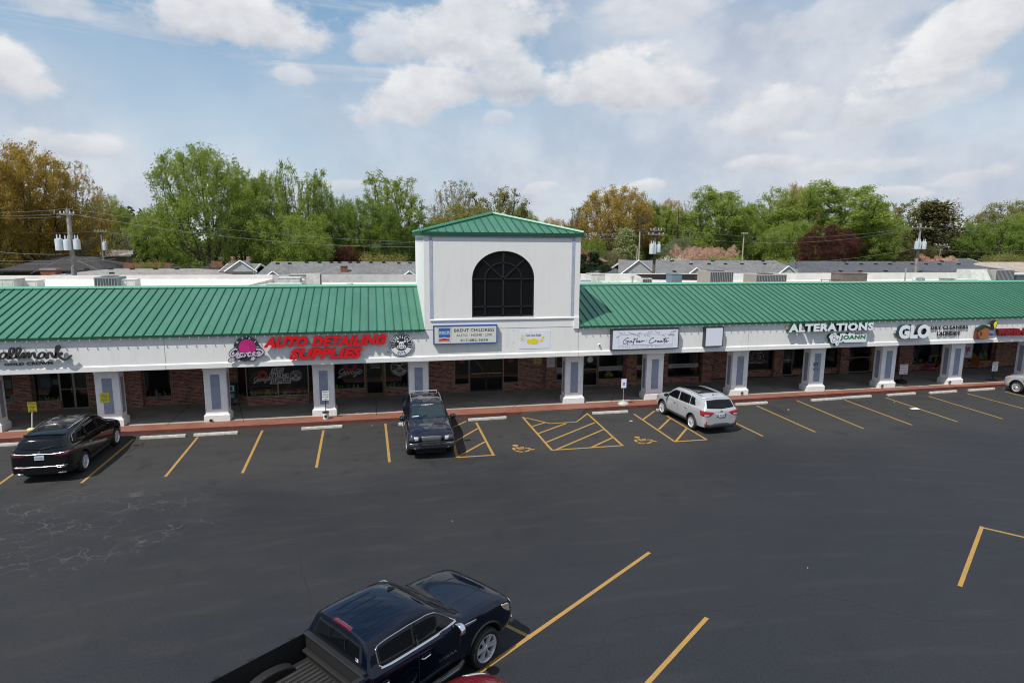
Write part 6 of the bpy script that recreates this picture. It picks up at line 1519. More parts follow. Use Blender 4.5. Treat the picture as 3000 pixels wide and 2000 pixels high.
# ================================================================ THINGS ON THE WALKWAY
def post_sign(name, lab, base_px, sign_lb, sign_rt, base, post_m, face_m, lines, face_y=None, cat='sign', ink=None, wheelchair=False):
    b0 = at(*base_px, Z=WALK); Y = b0.y
    root = empty(name, (b0.x, b0.y, WALK), 0, lab, cat)
    P0 = Vector((b0.x, b0.y, WALK))
    x0, x1, z0, z1 = px_rect(sign_lb, sign_rt, Y); x0 -= P0.x; x1 -= P0.x; z0 -= WALK; z1 -= WALK
    xm = (x0+x1)/2
    mb = MB(); mb.tube([(0, 0, .05), (xm, .0, z1-.05)], .024, 8); mb.build('post', post_m, root, smooth=True)
    mb = MB(); mb.box(x0, x1, -.042, -.030, z0, z1); sg = mb.build('sign_plate', face_m, root, bevel=.01)
    if lines:
        mb = MB()
        for k, tx in enumerate(lines):
            h = (z1-z0)/len(lines); zz = z1-h*(k+.5); w_ = (x1-x0)*(.42 if len(tx) > 6 else .25)
            fit_text(mb, tx, xm-w_, xm+w_, zz-h*.28, zz+h*.28, lambda u, v, d: Vector((u, -.043-d, v)), .001, offset=.012)
        mb.build('lettering', ink or M_ink, sg)
    if wheelchair:
        s_ = (x1-x0)*.22; zc0 = (z0+z1)/2-.02; PF = lambda u, v, d: Vector((u, -.044-d, v))
        mb = MB(); mb.box(xm-s_, xm+s_, -.045, -.0425, zc0-s_*1.1, zc0+s_*1.1); mb.build('blue_panel', mat('access_blue', (.01, .09, .45), .5), sg)
        mb = MB(); PF2 = lambda u, v, d: Vector((xm+u*s_, -.0455-d, zc0+v*s_))
        mb.ribbon([(-.1, .55), (-.05, .1), (.35, .05), (.5, -.5)], .2, .001, lambda u, v, d: PF2(u, v, d)); mb.ribbon([(-.3, .1), (-.5, -.3), (-.2, -.7), (.25, -.6)], .16, .001, lambda u, v, d: PF2(u, v, d))
        mb.box(xm-.2*s_, xm+.05*s_, -.047, -.0455, zc0+.65*s_, zc0+.9*s_); mb.build('wheelchair_symbol', M_white, sg)
    mb = MB()
    if base == 'bucket':
        mb.lathe([(.001, 0), (.125, 0), (.15, .33), (.001, .33)], 20); mb.build('bucket', M_white, root, smooth=True)
        mb = MB(); mb.lathe([(.14, .31), (.165, .32), (.165, .35), (.06, .36), (.001, .36)], 20, cap=False); mb.build('bucket_rim', M_black, root, smooth=True)
        mb = MB(); mb.lathe([(.001, 0), (.07, 0), (.07, .012), (.001, .012)], 16, Matrix.Translation((0, -.138, .15)) @ Matrix.Rotation(R(90), 4, 'X')); mb.build('bucket_emblem', M_ink, root)
    elif base == 'cone':
        mb.lathe([(.001, 0), (.30, 0), (.30, .05), (.22, .13), (.09, .18), (.05, .26), (.001, .26)], 20); mb.build('concrete_base', M_concrete, root, smooth=True)
    elif base == 'tyre':
        mb.lathe([(.12, .02), (.22, 0), (.31, .03), (.33, .11), (.30, .20), (.21, .22), (.13, .20)], 24, closed=True); mb.lathe([(.001, .03), (.13, .03), (.13, .16), (.001, .16)], 16); mb.build('tyre_base', M_rubber, root, smooth=True)
    elif base == 'wire':
        pts = [(.36*math.cos(2*math.pi*k/24), .36*math.sin(2*math.pi*k/24), .02) for k in range(25)]; mb.tube(pts, .014, 6); mb.tube([(-.36, 0, .02), (.36, 0, .02)], .012, 6); mb.tube([(0, -.36, .02), (0, .36, .02)], .012, 6); mb.build('wire_base', M_blackmetal, root, smooth=True)
    else:
        mb.lathe([(.001, 0), (.15, 0), (.17, .08), (.11, .14), (.001, .16)], 16, Matrix.Diagonal((1.3, .8, 1, 1))); mb.build('sandbag_base', mat('yellow_bag', (.55, .50, .10), .6), root, smooth=True)
    return root
post_sign('curbside_sign', 'leaning yellow notice board on a pale post behind the black crossover', (94.5, 1262), (84, 1206), (107, 1176), 'bag', M_steelwhite, M_yellow, ['RESERVED', 'PARKING', 'FOR', 'CURBSIDE', 'OR', 'PICKUP', 'CUSTOMERS'])
post_sign('parking_sign', 'small white parking sign on a dark post standing in a white bucket by a pillar', (955, 1226), (944.5, 1172), (963.5, 1144), 'bucket', M_greenpost, M_white, ['RESERVED', 'PARKING', 'FOR CUSTOMERS', 'GARAGE'])
post_sign('accessible_parking_sign', 'white sign with blue wheelchair symbol on a post with a concrete cone base', (1826, 1184), (1819, 1136), (1835, 1109), 'cone', M_galv, M_white, [], wheelchair=True)
post_sign('parking_sign', 'white square parking notice standing on a black tyre base between two right pillars', (2640, 1122), (2633, 1096), (2660, 1066), 'tyre', M_blackmetal, M_white, ['RESERVED', 'PARKING FOR', 'WHILE SHOPPING', 'CUSTOMERS'], ink=mat('sign_ink_red', (.35, .06, .05), .6))
post_sign('parking_sign', 'tall white parking sign on a thin post with a round wire base at far right', (2907, 1113), (2903.5, 1087), (2924, 1059), 'wire', M_blackmetal, M_white, ['RESERVED', 'PARKING', '15', 'MINUTE', 'ONLY'])
def adirondack(lab, px, py, rz, m):
    p = at(px, py, Z=WALK); root = empty('garden_chair', (p.x, p.y, WALK), rz, lab, 'chair')
    for k in range(6):   # fanned back slats
        y = -.27+k*.108; mb = MB(); h = .62+.12*math.sin(math.pi*(k+.5)/6)
        mb.box(-.012, .012, y-.045, y+.045, 0, h, Matrix.Translation((-.22, 0, .30)) @ Matrix.Rotation(R(-22), 4, 'Y')); mb.build('back_slat', m, root, bevel=.01)
    mb = MB(); mb.box(-.25, .32, -.28, .28, .30, .33, Matrix.Rotation(R(-6), 4, 'Y')); mb.build('seat', m, root, bevel=.01)
    for s in (-1, 1):
        mb = MB(); mb.box(-.30, .36, s*.34-.06, s*.34+.06, .53, .555); mb.build('armrest', m, root, bevel=.01)
        mb = MB(); mb.box(.26, .34, s*.31-.015, s*.31+.015, 0, .53); mb.build('leg', m, root)
        mb = MB(); mb.box(-.30, -.22, s*.31-.015, s*.31+.015, 0, .53); mb.build('leg', m, root)
    return root
adirondack('orange slatted garden chair standing on the walkway at far right', 2862, 1078, R(8), mat('orange_plastic', (.50, .14, .04), .5))
adirondack('red slatted garden chair standing in the shade left of a pillar', 2732, 1086, R(150), mat('red_plastic', (.30, .03, .03), .5))
p = at(2817, 1119, Z=WALK); mb = MB(); mb.lathe([(.001, 0), (.15, 0), (.20, .30), (.235, .31), (.235, .38), (.20, .38), (.19, .33), (.001, .33)], 20)
tag(mb.build('flower_pot', mat('terracotta', (.38, .16, .09), .8, var=.15), None, smooth=True, loc=(p.x, p.y+.25, WALK)), 'terracotta pot standing just right of a pillar base', 'flower pot')
p = at(680, 1186, Z=WALK); nb = empty('newspaper_box', (p.x, p.y, WALK), 0, 'dark green newspaper vending box behind the second pillar from left', 'newspaper box')
mb = MB(); mb.box(-.25, .25, -.2, .2, .35, 1.15); mb.box(-.06, .06, -.06, .06, .04, .35); mb.box(-.22, .22, -.18, .18, 0, .04); mb.build('box_body', mat('news_green', (.012, .08, .06), .5), nb, bevel=.01)
mb = MB(); mb.box(-.19, .19, -.21, -.201, .78, 1.08); mb.build('display_window', M_white, nb); mb = MB(); mb.box(-.15, .12, -.215, -.2101, .82, 1.04); mb.build('newspaper_front', mat('news_blue', (.03, .10, .18), .5), nb)
mb = MB(); mb.box(-.17, .17, -.21, -.201, .45, .66); mb.build('price_card', mat('news_tan', (.3, .26, .2), .6), nb)
# hanging art banner behind the last pillar
a_ = at(2820, 1050, Y=33.2); b_ = at(2849, 1011, Y=33.2)
hb_ = empty('hanging_banner', ((a_.x+b_.x)/2, 33.2, b_.z), R(-25), 'green-edged white banner with a dragonfly drawing hanging right of a pillar', 'banner')
w_ = (b_.x-a_.x)*.75; h_ = b_.z-a_.z
mb = MB(); mb.box(-w_*.62, w_*.62, -.01, .01, -h_, .25); mb.build('border', mat('banner_green', (.10, .16, .06), .6), hb_)
mb = MB(); mb.box(-w_*.52, w_*.52, -.014, -.0101, -h_+.07, .2); bb2 = mb.build('panel', mat('banner_pale', (.45, .48, .55), .6), hb_)
mb = MB(); 
for q, w2 in (([(-.25, -.5), (0, -.3), (.3, -.45)], .08), ([(-.3, -.15), (0, -.3), (.3, -.1)], .08), ([(0, -.1), (0, -.4), (-.15, -.75)], .06)): mb.ribbon([(x*w_, y*h_) for x, y in q], w2, .002, lambda u, v, d: Vector((u, -.015-d, v)))
mb.build('insect_drawing', mat('drawing_red', (.35, .05, .15), .6), hb_)
# pillar flood lights
M_fl2 = mat('floodlight_rim', (.25, .25, .24), .4, .6)
for (px, py, lab) in ((618.6, 1231, 'second pillar from left edge'), (2174, 1150.5, 'pillar behind the silver SUV'), (2585, 1129.5, 'pillar left of the tyre-base sign'), (2783, 1119, 'pillar left of the orange chair')):
    p = at(px, py, Y=PY-.14); r0 = empty('floodlight', (p.x, p.y, p.z), 0, 'small round floodlight at the foot of the '+lab, 'floodlight', 'floodlights at pillar bases')
    Mx = Matrix.Rotation(R(90), 4, 'X')
    mb = MB(); mb.lathe([(.001, -.08), (.05, -.08), (.075, .0), (.08, .03), (.062, .03), (.055, -.005)], 18, Mx, cap=False); mb.build('housing', M_fl2, r0, smooth=True)
    mb = MB(); mb.lathe([(.001, .004), (.060, .004), (.001, .012)], 18, Mx, cap=False); mb.build('lens', M_black, r0, smooth=True)
    mb = MB(); mb.tube([(0, .03, -.05), (0, .05, -.16)], .014, 6); mb.build('bracket', M_fl2, r0)

# ================================================================ ROOF EQUIPMENT
def rbox(px0, px1, pyt, pyb, Y): 
    a_ = at(px0, pyb, Y=Y); b_ = at(px1, pyt, Y=Y); return a_.x, b_.x, 5.62, b_.z
def unit(lab, px0, px1, pyt, Y, dpt, m, kind='box', name='rooftop_unit', cat='rooftop unit'):
    x0, x1, z0, z1 = rbox(px0, px1, pyt, 830, Y); w_ = x1-x0; xc = (x0+x1)/2; h = z1-5.62
    r0 = empty(name, (xc, Y, 5.62), 0, lab, cat)
    mb = MB()
    if kind == 'condenser':
        mb.box(-w_/2, w_/2, 0, dpt, .08, h); b_ = mb.build('cabinet', m, r0, bevel=.02)
        n = max(4, int(w_/.13)); mb = MB()
        for k in range(n):
            x = -w_/2+.05+(w_-.1)*k/(n-1); mb.box(x-.014, x+.014, -.02, -.001, .16, h-.08)
        mb.build('grille', M_galv if m is not M_galv else M_hvac, b_)
        mb = MB(); mb.box(-w_/2+.06, w_/2-.06, -.008, -.0005, .15, h-.07); mb.build('coil', M_hvacdark, b_)
        mb = MB(); mb.lathe([(.001, h+.001), (min(w_, dpt)*.36, h+.001), (min(w_, dpt)*.36, h+.04), (.001, h+.05)], 20, Matrix.Translation((0, dpt/2, 0))); mb.build('fan_guard', M_hvacdark, b_)
    elif kind == 'box':
        mb.box(-w_/2, w_/2, 0, dpt, .1, h); mb.box(-w_/2+.08, w_/2-.08, .08, dpt-.08, 0, .1); b_ = mb.build('cabinet', m, r0, bevel=.02)
        mb = MB(); mb.box(-w_*.38, -w_*.02, -.014, -.001, h*.3, h*.85); mb.box(w_*.08, w_*.42, -.014, -.001, h*.3, h*.85); mb.build('access_panel', m, b_, bevel=.006)
        mb = MB(); mb.box(-w_/2-.03, w_/2+.03, -.03, dpt+.03, h, h+.04); mb.build('lid', m, b_, bevel=.01)
    elif kind == 'hood':
        mb.prism([(w_/2, 0, .1), (w_/2, dpt, .1), (w_/2, dpt, h), (w_/2, dpt*.35, h)], (0, 0, 0), (-w_, 0, 0)); mb.box(-w_/2, w_/2, .02, dpt, 0, .099); b_ = mb.build('cabinet', m, r0, bevel=.01)
        mb = MB(); mb.box(w_/2+.001, w_/2+.03, dpt*.35, dpt*.8, .2, h-.08); mb.build('louvre', M_hvacdark, b_)
    elif kind == 'stack':
        mb.lathe([(w_/2, 0), (w_/2, h-.08), (w_*.9, h-.08), (w_*.9, h), (.001, h+.03)], 16, cap=False); mb.build('stack', m, r0, smooth=True)
        mb = MB(); mb.lathe([(w_*.9, 0), (w_*.55, .12)], 16, cap=False); mb.build('flashing', M_memb, r0, smooth=True)
    elif kind == 'dome':
        mb.lathe([(w_*.3, 0), (w_*.3, h*.5), (w_*.5, h*.55), (w_*.5, h*.85), (w_*.3, h), (.001, h)], 20, cap=False); mb.build('vent_cap', m, r0, smooth=True)
        mb = MB(); mb.lathe([(w_*.31, 0), (w_*.31, .08)], 16, cap=False); mb.build('vent_curb', M_memb, r0)
    return r0
unit('pale cube rooftop unit at the far left edge of the flat roof', -25, 40, 819, 41, 1.2, M_hvacl, 'box')
unit('wrapped white duct box right of the leftmost rooftop unit', 50, 108, 823, 42, .9, M_memb, 'box')
unit('dark-ribbed condenser on the left roof in front of the white parapet', 275, 345, 812, 40, 1.3, mat('teal_grey_cabinet', (.16, .22, .21), .5), 'condenser')
unit('white wrapped box right beside the dark condenser', 347, 395, 820, 40.4, .9, M_memb, 'box')
unit('low grey rooftop unit left of the tower with two access panels', 815, 878, 815, 41, 1.2, M_hvacl, 'box')
unit('small blue-grey cylinder vent beside the low grey unit', 879, 896, 816, 41.5, .5, M_transf, 'dome', 'roof_vent', 'roof vent')
unit('tall grey rooftop unit left of the tower with a dark side louvre', 896, 936, 803, 42, 1.4, M_hvac, 'hood')
unit('flat long grey curb box under the tall unit', 780, 880, 833, 38.5, 1.0, M_hvacl, 'box')
unit('wide flat duct hood behind the low grey unit', 848, 900, 806, 44, 1.6, M_hvac, 'box')
unit('small mushroom vent between tall unit and tower', 1015, 1035, 827, 43, .4, M_transf, 'dome', 'roof_vent', 'roof vent')
unit('pale green rooftop unit right beside the tower', 1735, 1773, 804, 42, 1.3, M_hvacl, 'box')
unit('blue-grey low unit touching the tower on the right', 1702, 1733, 821, 39.5, .9, M_transf, 'box')
unit('open-mouthed low duct right of the tower', 1768, 1824, 824, 38.6, .9, M_hvacl, 'hood')
unit('thin elbow pipe vent on the white roof right of the tower', 1850, 1856, 810, 43, .2, M_galv, 'stack', 'roof_vent', 'roof vent')
unit('flat round vent beside the small pale condenser', 1857, 1880, 825, 39.5, .5, M_hvacl, 'dome', 'roof_vent', 'roof vent')
unit('small pale ribbed condenser behind the ridge right of the tower', 1881, 1911, 815, 40, .8, M_hvacl, 'condenser')
unit('blue-grey cabinet in front of the dark recess', 1966, 1999, 804, 44, .9, mat('blue_grey_cabinet', (.10, .16, .20), .5), 'box')
unit('tall tan condenser, left one of the big pair on the right roof', 2078, 2150, 795, 41, 1.8, mat('tan_cabinet', (.27, .24, .21), .6), 'condenser')
unit('wide tan condenser, right one of the big pair on the right roof', 2213, 2306, 804, 41, 1.6, mat('tan_cabinet'), 'condenser')
unit('brown rooftop box covered with white paper patches', 2467, 2542, 802, 42, 1.3, mat('brown_cabinet', (.13, .10, .085), .7, var=.3), 'box')
unit('tall thin galvanised exhaust stack with a cap on the right roof', 2648, 2656, 787, 42, .2, M_galv, 'stack', 'roof_vent', 'roof vent')
unit('low round turbine vent right of the exhaust stack', 2686, 2707, 812, 41.5, .5, M_galv, 'dome', 'roof_vent', 'roof vent')
unit('small vent pot between stack and turbine vent', 2672, 2683, 812, 41, .4, M_transf, 'dome', 'roof_vent', 'roof vent')
unit('small grey cube unit with pale door on the far right roof', 2700+5+67, 2800, 817, 40.5, .7, M_hvac, 'box')
unit('long low white wrapped duct on the far right roof', 2810, 2862, 820, 40, .9, M_memb, 'box')
unit('large sloped pale green hood on the far right roof', 2856, 2912, 791, 42, 1.8, M_hvacl, 'hood')
unit('tall open-framed dark unit at the far right behind the ridge', 2913, 2974, 790, 42, 1.6, M_hvac, 'condenser')
unit('dark slate unit cut by the right edge of the photo', 2977, 3060, 808, 42, 1.6, mat('slate_cabinet', (.05, .06, .075), .5), 'box')
# dark recess, its shade put in as a black sheet, + pipe frame
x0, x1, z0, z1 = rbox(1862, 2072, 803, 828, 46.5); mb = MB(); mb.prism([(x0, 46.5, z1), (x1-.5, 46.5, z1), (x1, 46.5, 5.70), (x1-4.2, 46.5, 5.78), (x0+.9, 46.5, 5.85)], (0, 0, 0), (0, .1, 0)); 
tag(mb.build('recess_sheet', mat('recess_black', (.012, .012, .013), .8)), 'black sheet standing in for a shaded recess on the flat roof right of the tower', 'recess sheet')
a_ = at(2406, 830, Y=40); b_ = at(2455, 819, Y=40); pf = MB()
zt_ = b_.z
for x in (a_.x, (a_.x+b_.x)/2, b_.x): pf.tube([(x, 40, 5.62), (x, 40, zt_)], .022, 6)
pf.tube([(a_.x-.1, 40, zt_), (b_.x+.3, 40, zt_-.02)], .02, 6); pf.tube([(a_.x-.1, 40, 5.70), (b_.x-.1, 40, 5.70)], .02, 6)
tag(pf.build('pipe_rack', M_blackmetal), 'low black pipe rack standing on the white roof', 'pipe rack')
pp = MB(); a_ = at(405, 812, Y=44); pp.tube([(a_.x-.9, 44, 5.66), (a_.x-.35, 44, 5.68), (a_.x, 44, 6.1), (a_.x+.06, 44, 6.22)], .03, 6)
tag(pp.build('conduit', M_galv), 'bent grey conduit on the left white roof', 'conduit')
for px, py, lab in ((227, 834, 'black scupper hole low in the left white parapet'), (707, 831, 'dark scupper hole in the white parapet near its step')):
    q = at(px, py, Y=47.7); mb = MB(); mb.lathe([(.001, 0), (.13, 0), (.13, .12), (.001, .12)], 12, Matrix.Translation((q.x, 47.82, max(5.75, q.z))) @ Matrix.Rotation(R(90), 4, 'X')); tag(mb.build('scupper', M_black), lab, 'scupper')

# ================================================================ HOUSES BEHIND
def shingle(name, a, b_):
    def fn(t, b):
        pos = t.node('ShaderNodeNewGeometry').outputs['Position']
        n = t.noise(t.mapv(pos, (2.2, 1, 9)), 1.6, 3, .6); n2 = t.noise(pos, .7, 4)
        c = t.mix(t.smooth(n, .35, .65), c4(a), c4(b_)); c = t.mix(t.smooth(n2, .4, .7, 0, .35), c, (a[0]*.6, a[1]*.6, a[2]*.6, 1))
        t.l.new(c, b.inputs['Base Color'])
    return mat(name, rough=.9, fn=fn)
SH_grey = shingle('grey_shingles', (.115, .115, .115), (.185, .185, .182)); SH_dark = shingle('charcoal_shingles', (.055, .058, .068), (.095, .098, .11)); SH_pale = shingle('pale_shingles', (.20, .19, .18), (.28, .26, .25))
SH_brown = shingle('brown_shingles', (.13, .075, .055), (.20, .12, .09)); SH_tan = shingle('tan_shingles', (.30, .25, .20), (.38, .32, .27)); SH_black = shingle('black_shingles', (.022, .020, .022), (.045, .04, .04))
M_siding = mat('pale_siding', (.42, .43, .42), .8, var=.08); M_sidingblue = mat('blue_grey_siding', (.22, .27, .30), .8, var=.08); M_wht = mat('white_trim', (.70, .70, .69), .6); M_tanwall = mat('tan_siding', (.30, .26, .19), .85)
M_winD = mat('house_window', (.02, .022, .025), .1)
GZ = lambda Y: .0 if Y < 49 else (.7*(Y-49)/7 if Y < 56 else (.7+.8*(Y-56)/8 if Y < 64 else 1.5))
def house(lab, x0, x1, y0, depth, zr, ze_, roof_m, wall_m, hip0=0., hip1=0., over=.5, vents=(), gables=(), chimneys=(), cat='house', name='house', axis='x'):
    """ridge along X; hip0/hip1 = inset of the ridge ends; vents: x positions of small roof vents"""
    zg = GZ(y0+depth/2)-.2; root = empty(name, ((x0+x1)/2, y0, zg), 0, lab, cat); O = Vector(((x0+x1)/2, y0, zg))
    L = lambda x, y, z: Vector((x, y, z))-O
    ym = y0+depth/2
    mb = MB(); mb.box(x0+over-O.x, x1-over-O.x, over, depth-over, 0, ze_-zg)
    if hip0 == 0: mb.add([L(x0+over, y0+over, ze_), L(x0+over, y0+depth-over, ze_), L(x0+over, ym, zr-.15)], [(0, 1, 2)])
    if hip1 == 0: mb.add([L(x1-over, y0+over, ze_), L(x1-over, y0+depth-over, ze_), L(x1-over, ym, zr-.15)], [(0, 2, 1)])
    mb.build('wall', wall_m, root)
    e = [L(x0, y0, ze_), L(x1, y0, ze_), L(x1, y0+depth, ze_), L(x0, y0+depth, ze_)]; r0, r1 = L(x0+hip0, ym, zr), L(x1-hip1, ym, zr); dn = Vector((0, 0, -.14))
    mb = MB(); v = e+[r0, r1]; mb.add(v+[q+dn for q in v], [(0, 1, 5, 4), (2, 3, 4, 5), (1, 2, 5), (3, 0, 4), (0, 6, 7, 1), (1, 7, 8, 2), (2, 8, 9, 3), (3, 9, 6, 0), (6, 10, 11, 7), (8, 11, 10, 9), (7, 11, 8), (9, 10, 6)])
    ro = mb.build('roof', roof_m, root)
    sl = (zr-ze_)/(depth/2)
    for vx, vf in vents:
        y_ = ym-(depth/2)*vf; z_ = zr-(zr-ze_)*vf
        mb = MB(); mb.box(-.16, .16, -.14, .14, -.05, .13, Matrix.Translation(L(vx, y_, z_))); mb.build('roof_vent', M_black, ro)
    if hip0 == 0 or hip1 == 0:
        for xx, h_ in ((x0, hip0), (x1, hip1)):
            if h_ == 0:
                mb = MB()
                for ya in (y0, y0+depth): mb.prism([L(xx-.03, ya, ze_-.18), L(xx-.03, ym, zr-.18), L(xx-.03, ym, zr+.03), L(xx-.03, ya, ze_+.03)], (0, 0, 0), (.06, 0, 0))
                mb.build('barge_board', M_wht, root)
    for (gx, gw, gz) in gables:         # little cross gables facing the camera
        mb = MB(); yb = ym-(depth/2)*.15; zt = gz; zb_ = gz-gw*.35; yf = y0+.1
        A, B_, T = L(gx-gw/2, yf, zb_), L(gx+gw/2, yf, zb_), L(gx, yf, zt); T2 = L(gx, ym-(depth/2)*max(0, (zr-zt)/(zr-ze_)), zt)
        mb.add([A, B_, T, T2], [(0, 2, 3), (2, 1, 3)]); mb.build('gable_roof', roof_m, root)
        mb = MB(); mb.add([A, B_, T, L(gx-gw/2, yf, ze_-.5), L(gx+gw/2, yf, ze_-.5)], [(0, 1, 2), (3, 4, 1, 0)]); gw_ = mb.build('gable_wall', M_siding, root)
        mb = MB()
        for q in (A, B_): mb.tube([q+Vector((0, -.05, 0)), T+Vector((0, -.05, .04))], .07, 4)
        mb.build('gable_trim', M_wht, gw_)
    for (cx, cy_, w_, zt, m) in chimneys:
        mb = MB(); c_ = L(cx, cy_, 0); mb.box(c_.x-w_/2, c_.x+w_/2, c_.y-w_/2, c_.y+w_/2, 1, zt-zg); ch = mb.build('chimney', m, ro)
        mb = MB(); mb.box(c_.x-w_/2-.05, c_.x+w_/2+.05, c_.y-w_/2-.05, c_.y+w_/2+.05, zt-zg, zt-zg+.14); mb.build('chimney_cap', M_galv, ch)
    return root
X_ = lambda px, Y, py=770: at(px, py, Y=Y).x
Z_ = lambda py, Y, px=1500: at(px, py, Y=Y).z
M_brickfar = mat('far_brick', (.22, .085, .05), .9, var=.3, vscale=6)
def vs(pxs, Y, f): return [(X_(p, Y), f) for p in pxs]
Y = 62
house('pale grey low hip-roofed building just behind the left white parapet', X_(95, Y-4), X_(660, Y-4), Y-5, 10, Z_(787, Y, 400), Z_(812, Y-5, 400), SH_pale, M_siding, 4.4, 3.2, vents=vs((260, 330, 392, 460, 522), Y, .1)+vs((245, 365), Y, .6), chimneys=[(X_(147, Y-2), Y-2, 1.1, Z_(791, Y-2, 147), M_brickfar)])
Y = 63
house('small blue-grey garage with a front gable left of the long grey roof', X_(654, Y), X_(752, Y), Y-2, 8, Z_(772, Y+2, 700), Z_(792, Y, 700), SH_grey, M_brickfar, 0, 0, .2, gables=[(X_(703, Y-2), X_(752, Y-2)-X_(655, Y-2), Z_(765, Y-2, 703))])
Y = 64
house('long grey shingled apartment roof left of the tower with a brick chimney', X_(745, Y-4), X_(1300, Y-4), Y-5, 11, Z_(767, Y, 1000), Z_(812, Y-5, 1000), SH_grey, M_siding, .8, 0, vents=vs((898, 936, 971, 994, 1026, 1049, 1087, 1124), Y, .08)+vs((780, 815, 850), Y, .16)+vs((1168, 1201), Y, .12), gables=[(X_(797, Y-5), 2.6, Z_(797, Y-5, 797)), (X_(1199, Y-5), 2.6, Z_(796, Y-5, 1199))], chimneys=[(X_(1007.5, Y-3), Y-3, .62, Z_(780, Y-3, 1007), M_brickfar)])
Y = 64
house('long grey shingled building right of the tower with a white gable end', X_(1862, Y-3), X_(2355, Y-3), Y-5, 11, Z_(763, Y, 2050), Z_(812, Y-5, 2050), SH_grey, M_siding, 0, 1.2, .25, vents=vs((1970, 2090, 2237), Y, .06)+vs((2013, 2065, 2113, 2161, 2227), Y, .25)+vs((1935, 2245), Y, .7), gables=[(X_(1872, Y-5), 4.3, Z_(764, Y-5, 1872)), (X_(2043, Y-5), 2.8, Z_(786, Y-5, 2043)), (X_(2312, Y-5), 3.6, Z_(781, Y-5, 2312))])
Y = 63
house('long charcoal hip roof behind the right end of the mall', X_(2335, Y-3), X_(2990, Y-3), Y-5, 12, Z_(766, Y, 2600), Z_(806, Y-5, 2600), SH_dark, mat('grey_wall', (.20, .21, .23), .8), 3.6, 5.5, vents=vs((2487, 2633, 2776), Y, .04)+vs((2471, 2514, 2556, 2598, 2663, 2703, 2742, 2798), Y, .25)+vs((2400, 2456, 2527, 2771), Y, .75))
Y = 78
house('dark roofed house under the gold trees at far left', X_(60, Y), X_(360, Y), Y-5, 11, Z_(752, Y, 200), Z_(792, Y-5, 200), SH_black, mat('dark_house_wall', (.035, .025, .022), .9), 3, 3)
Y = 96
house('tan gabled bungalow behind the second utility pole', X_(305, Y), X_(402, Y), Y-3, 9, Z_(733, Y, 350), Z_(750, Y-3, 350), SH_tan, M_tanwall, 0, 0)
house('brown roofed house half hidden under the left green trees', X_(600, 92), X_(835, 92), 88, 10, Z_(752, 92, 700), Z_(775, 88, 700), SH_brown, M_brickfar, 2, 2)
house('brown roofed house glimpsed between trunks left of the tower', X_(860, 96), X_(970, 96), 93, 9, Z_(755, 96, 900), Z_(772, 93, 900), SH_brown, M_tanwall, 1.5, 1.5)
Y = 100
house('orange brick house with pale roof at far right between trees', X_(2822, Y), X_(2885, Y), Y-3, 9, Z_(739, Y, 2850), Z_(752, Y-3, 2850), SH_pale, mat('orange_brick', (.36, .15, .07), .9, var=.2), 0, 1)
house('tan roofed bungalow at the right edge behind the charcoal roof', X_(2852, 76), X_(3080, 76), 72, 10, Z_(768, 76, 2930), Z_(797, 72, 2930), SH_tan, M_tanwall, 3, 0)
house('white gabled house behind the charcoal roof beside the pink tree', X_(2770, 80), X_(2850, 80), 77, 8, Z_(757, 80, 2800), Z_(778, 77, 2800), SH_dark, M_wht, 0, 0)
house('brick bungalow behind dark spruces just right of the tower', X_(1700, 86), X_(1760, 86), 83, 8, Z_(745, 86, 1730), Z_(765, 83, 1730), SH_brown, M_brickfar, 1, 1)
house('low grey hip roof between spruces and the white gable', X_(1762, 66), X_(1850, 66), 63, 7, Z_(786, 66, 1805), Z_(803, 63, 1805), SH_dark, M_siding, 2, 2)
# satellite dish on the right grey roof
p = at(2328, 772, Y=62.5); dsh = empty('satellite_dish', (p.x, p.y, p.z-.35), 0, 'pale satellite dish on the right end of the grey roof', 'satellite dish')
mb = MB(); mb.lathe([(.001, 0), (.2, .02), (.36, .08)], 18, Matrix.Translation((0, 0, .4)) @ Matrix.Rotation(R(60), 4, 'Y') @ Matrix.Rotation(R(20), 4, 'X'), cap=False); mb.build('dish', M_transf, dsh, smooth=True)
mb = MB(); mb.tube([(0, 0, -.4), (0, 0, .4)], .03, 6); mb.build('mast', M_galv, dsh)
# fences
def fence(lab, px0, px1, Y, z1, m):
    x0, x1 = X_(px0, Y), X_(px1, Y); r0 = empty('wood_fence', (x0, Y, GZ(Y)-.1), 0, lab, 'fence'); n = int((x1-x0)/.16); mb = MB(); rnd = random.Random(int(px0))
    for k in range(n): mb.box(k*.16, k*.16+.14, 0, .025, 0, z1-GZ(Y)+rnd.uniform(-.02, .02))
    mb.build('boards', m, r0)
    for k in range(0, n, 14):
        mb = MB(); mb.box(k*.16, k*.16+.1, .03, .12, 0, z1-GZ(Y)+.05); mb.build('post', m, r0)
M_fence = mat('fence_wood', (.26, .12, .06), .9, var=.35, vscale=3); M_fenced = mat('fence_dark_wood', (.09, .06, .045), .9, var=.3)
fence('orange-brown board fence behind the blue-grey garage', 618, 655, 70, Z_(762, 70, 640), M_fence)
fence('orange-brown board fence behind the pale grey roof at left', 360, 500, 74, Z_(767, 74, 400), M_fence)
fence('dark weathered board fence left of the garage', 560, 665, 67, Z_(779, 67, 600), M_fenced)

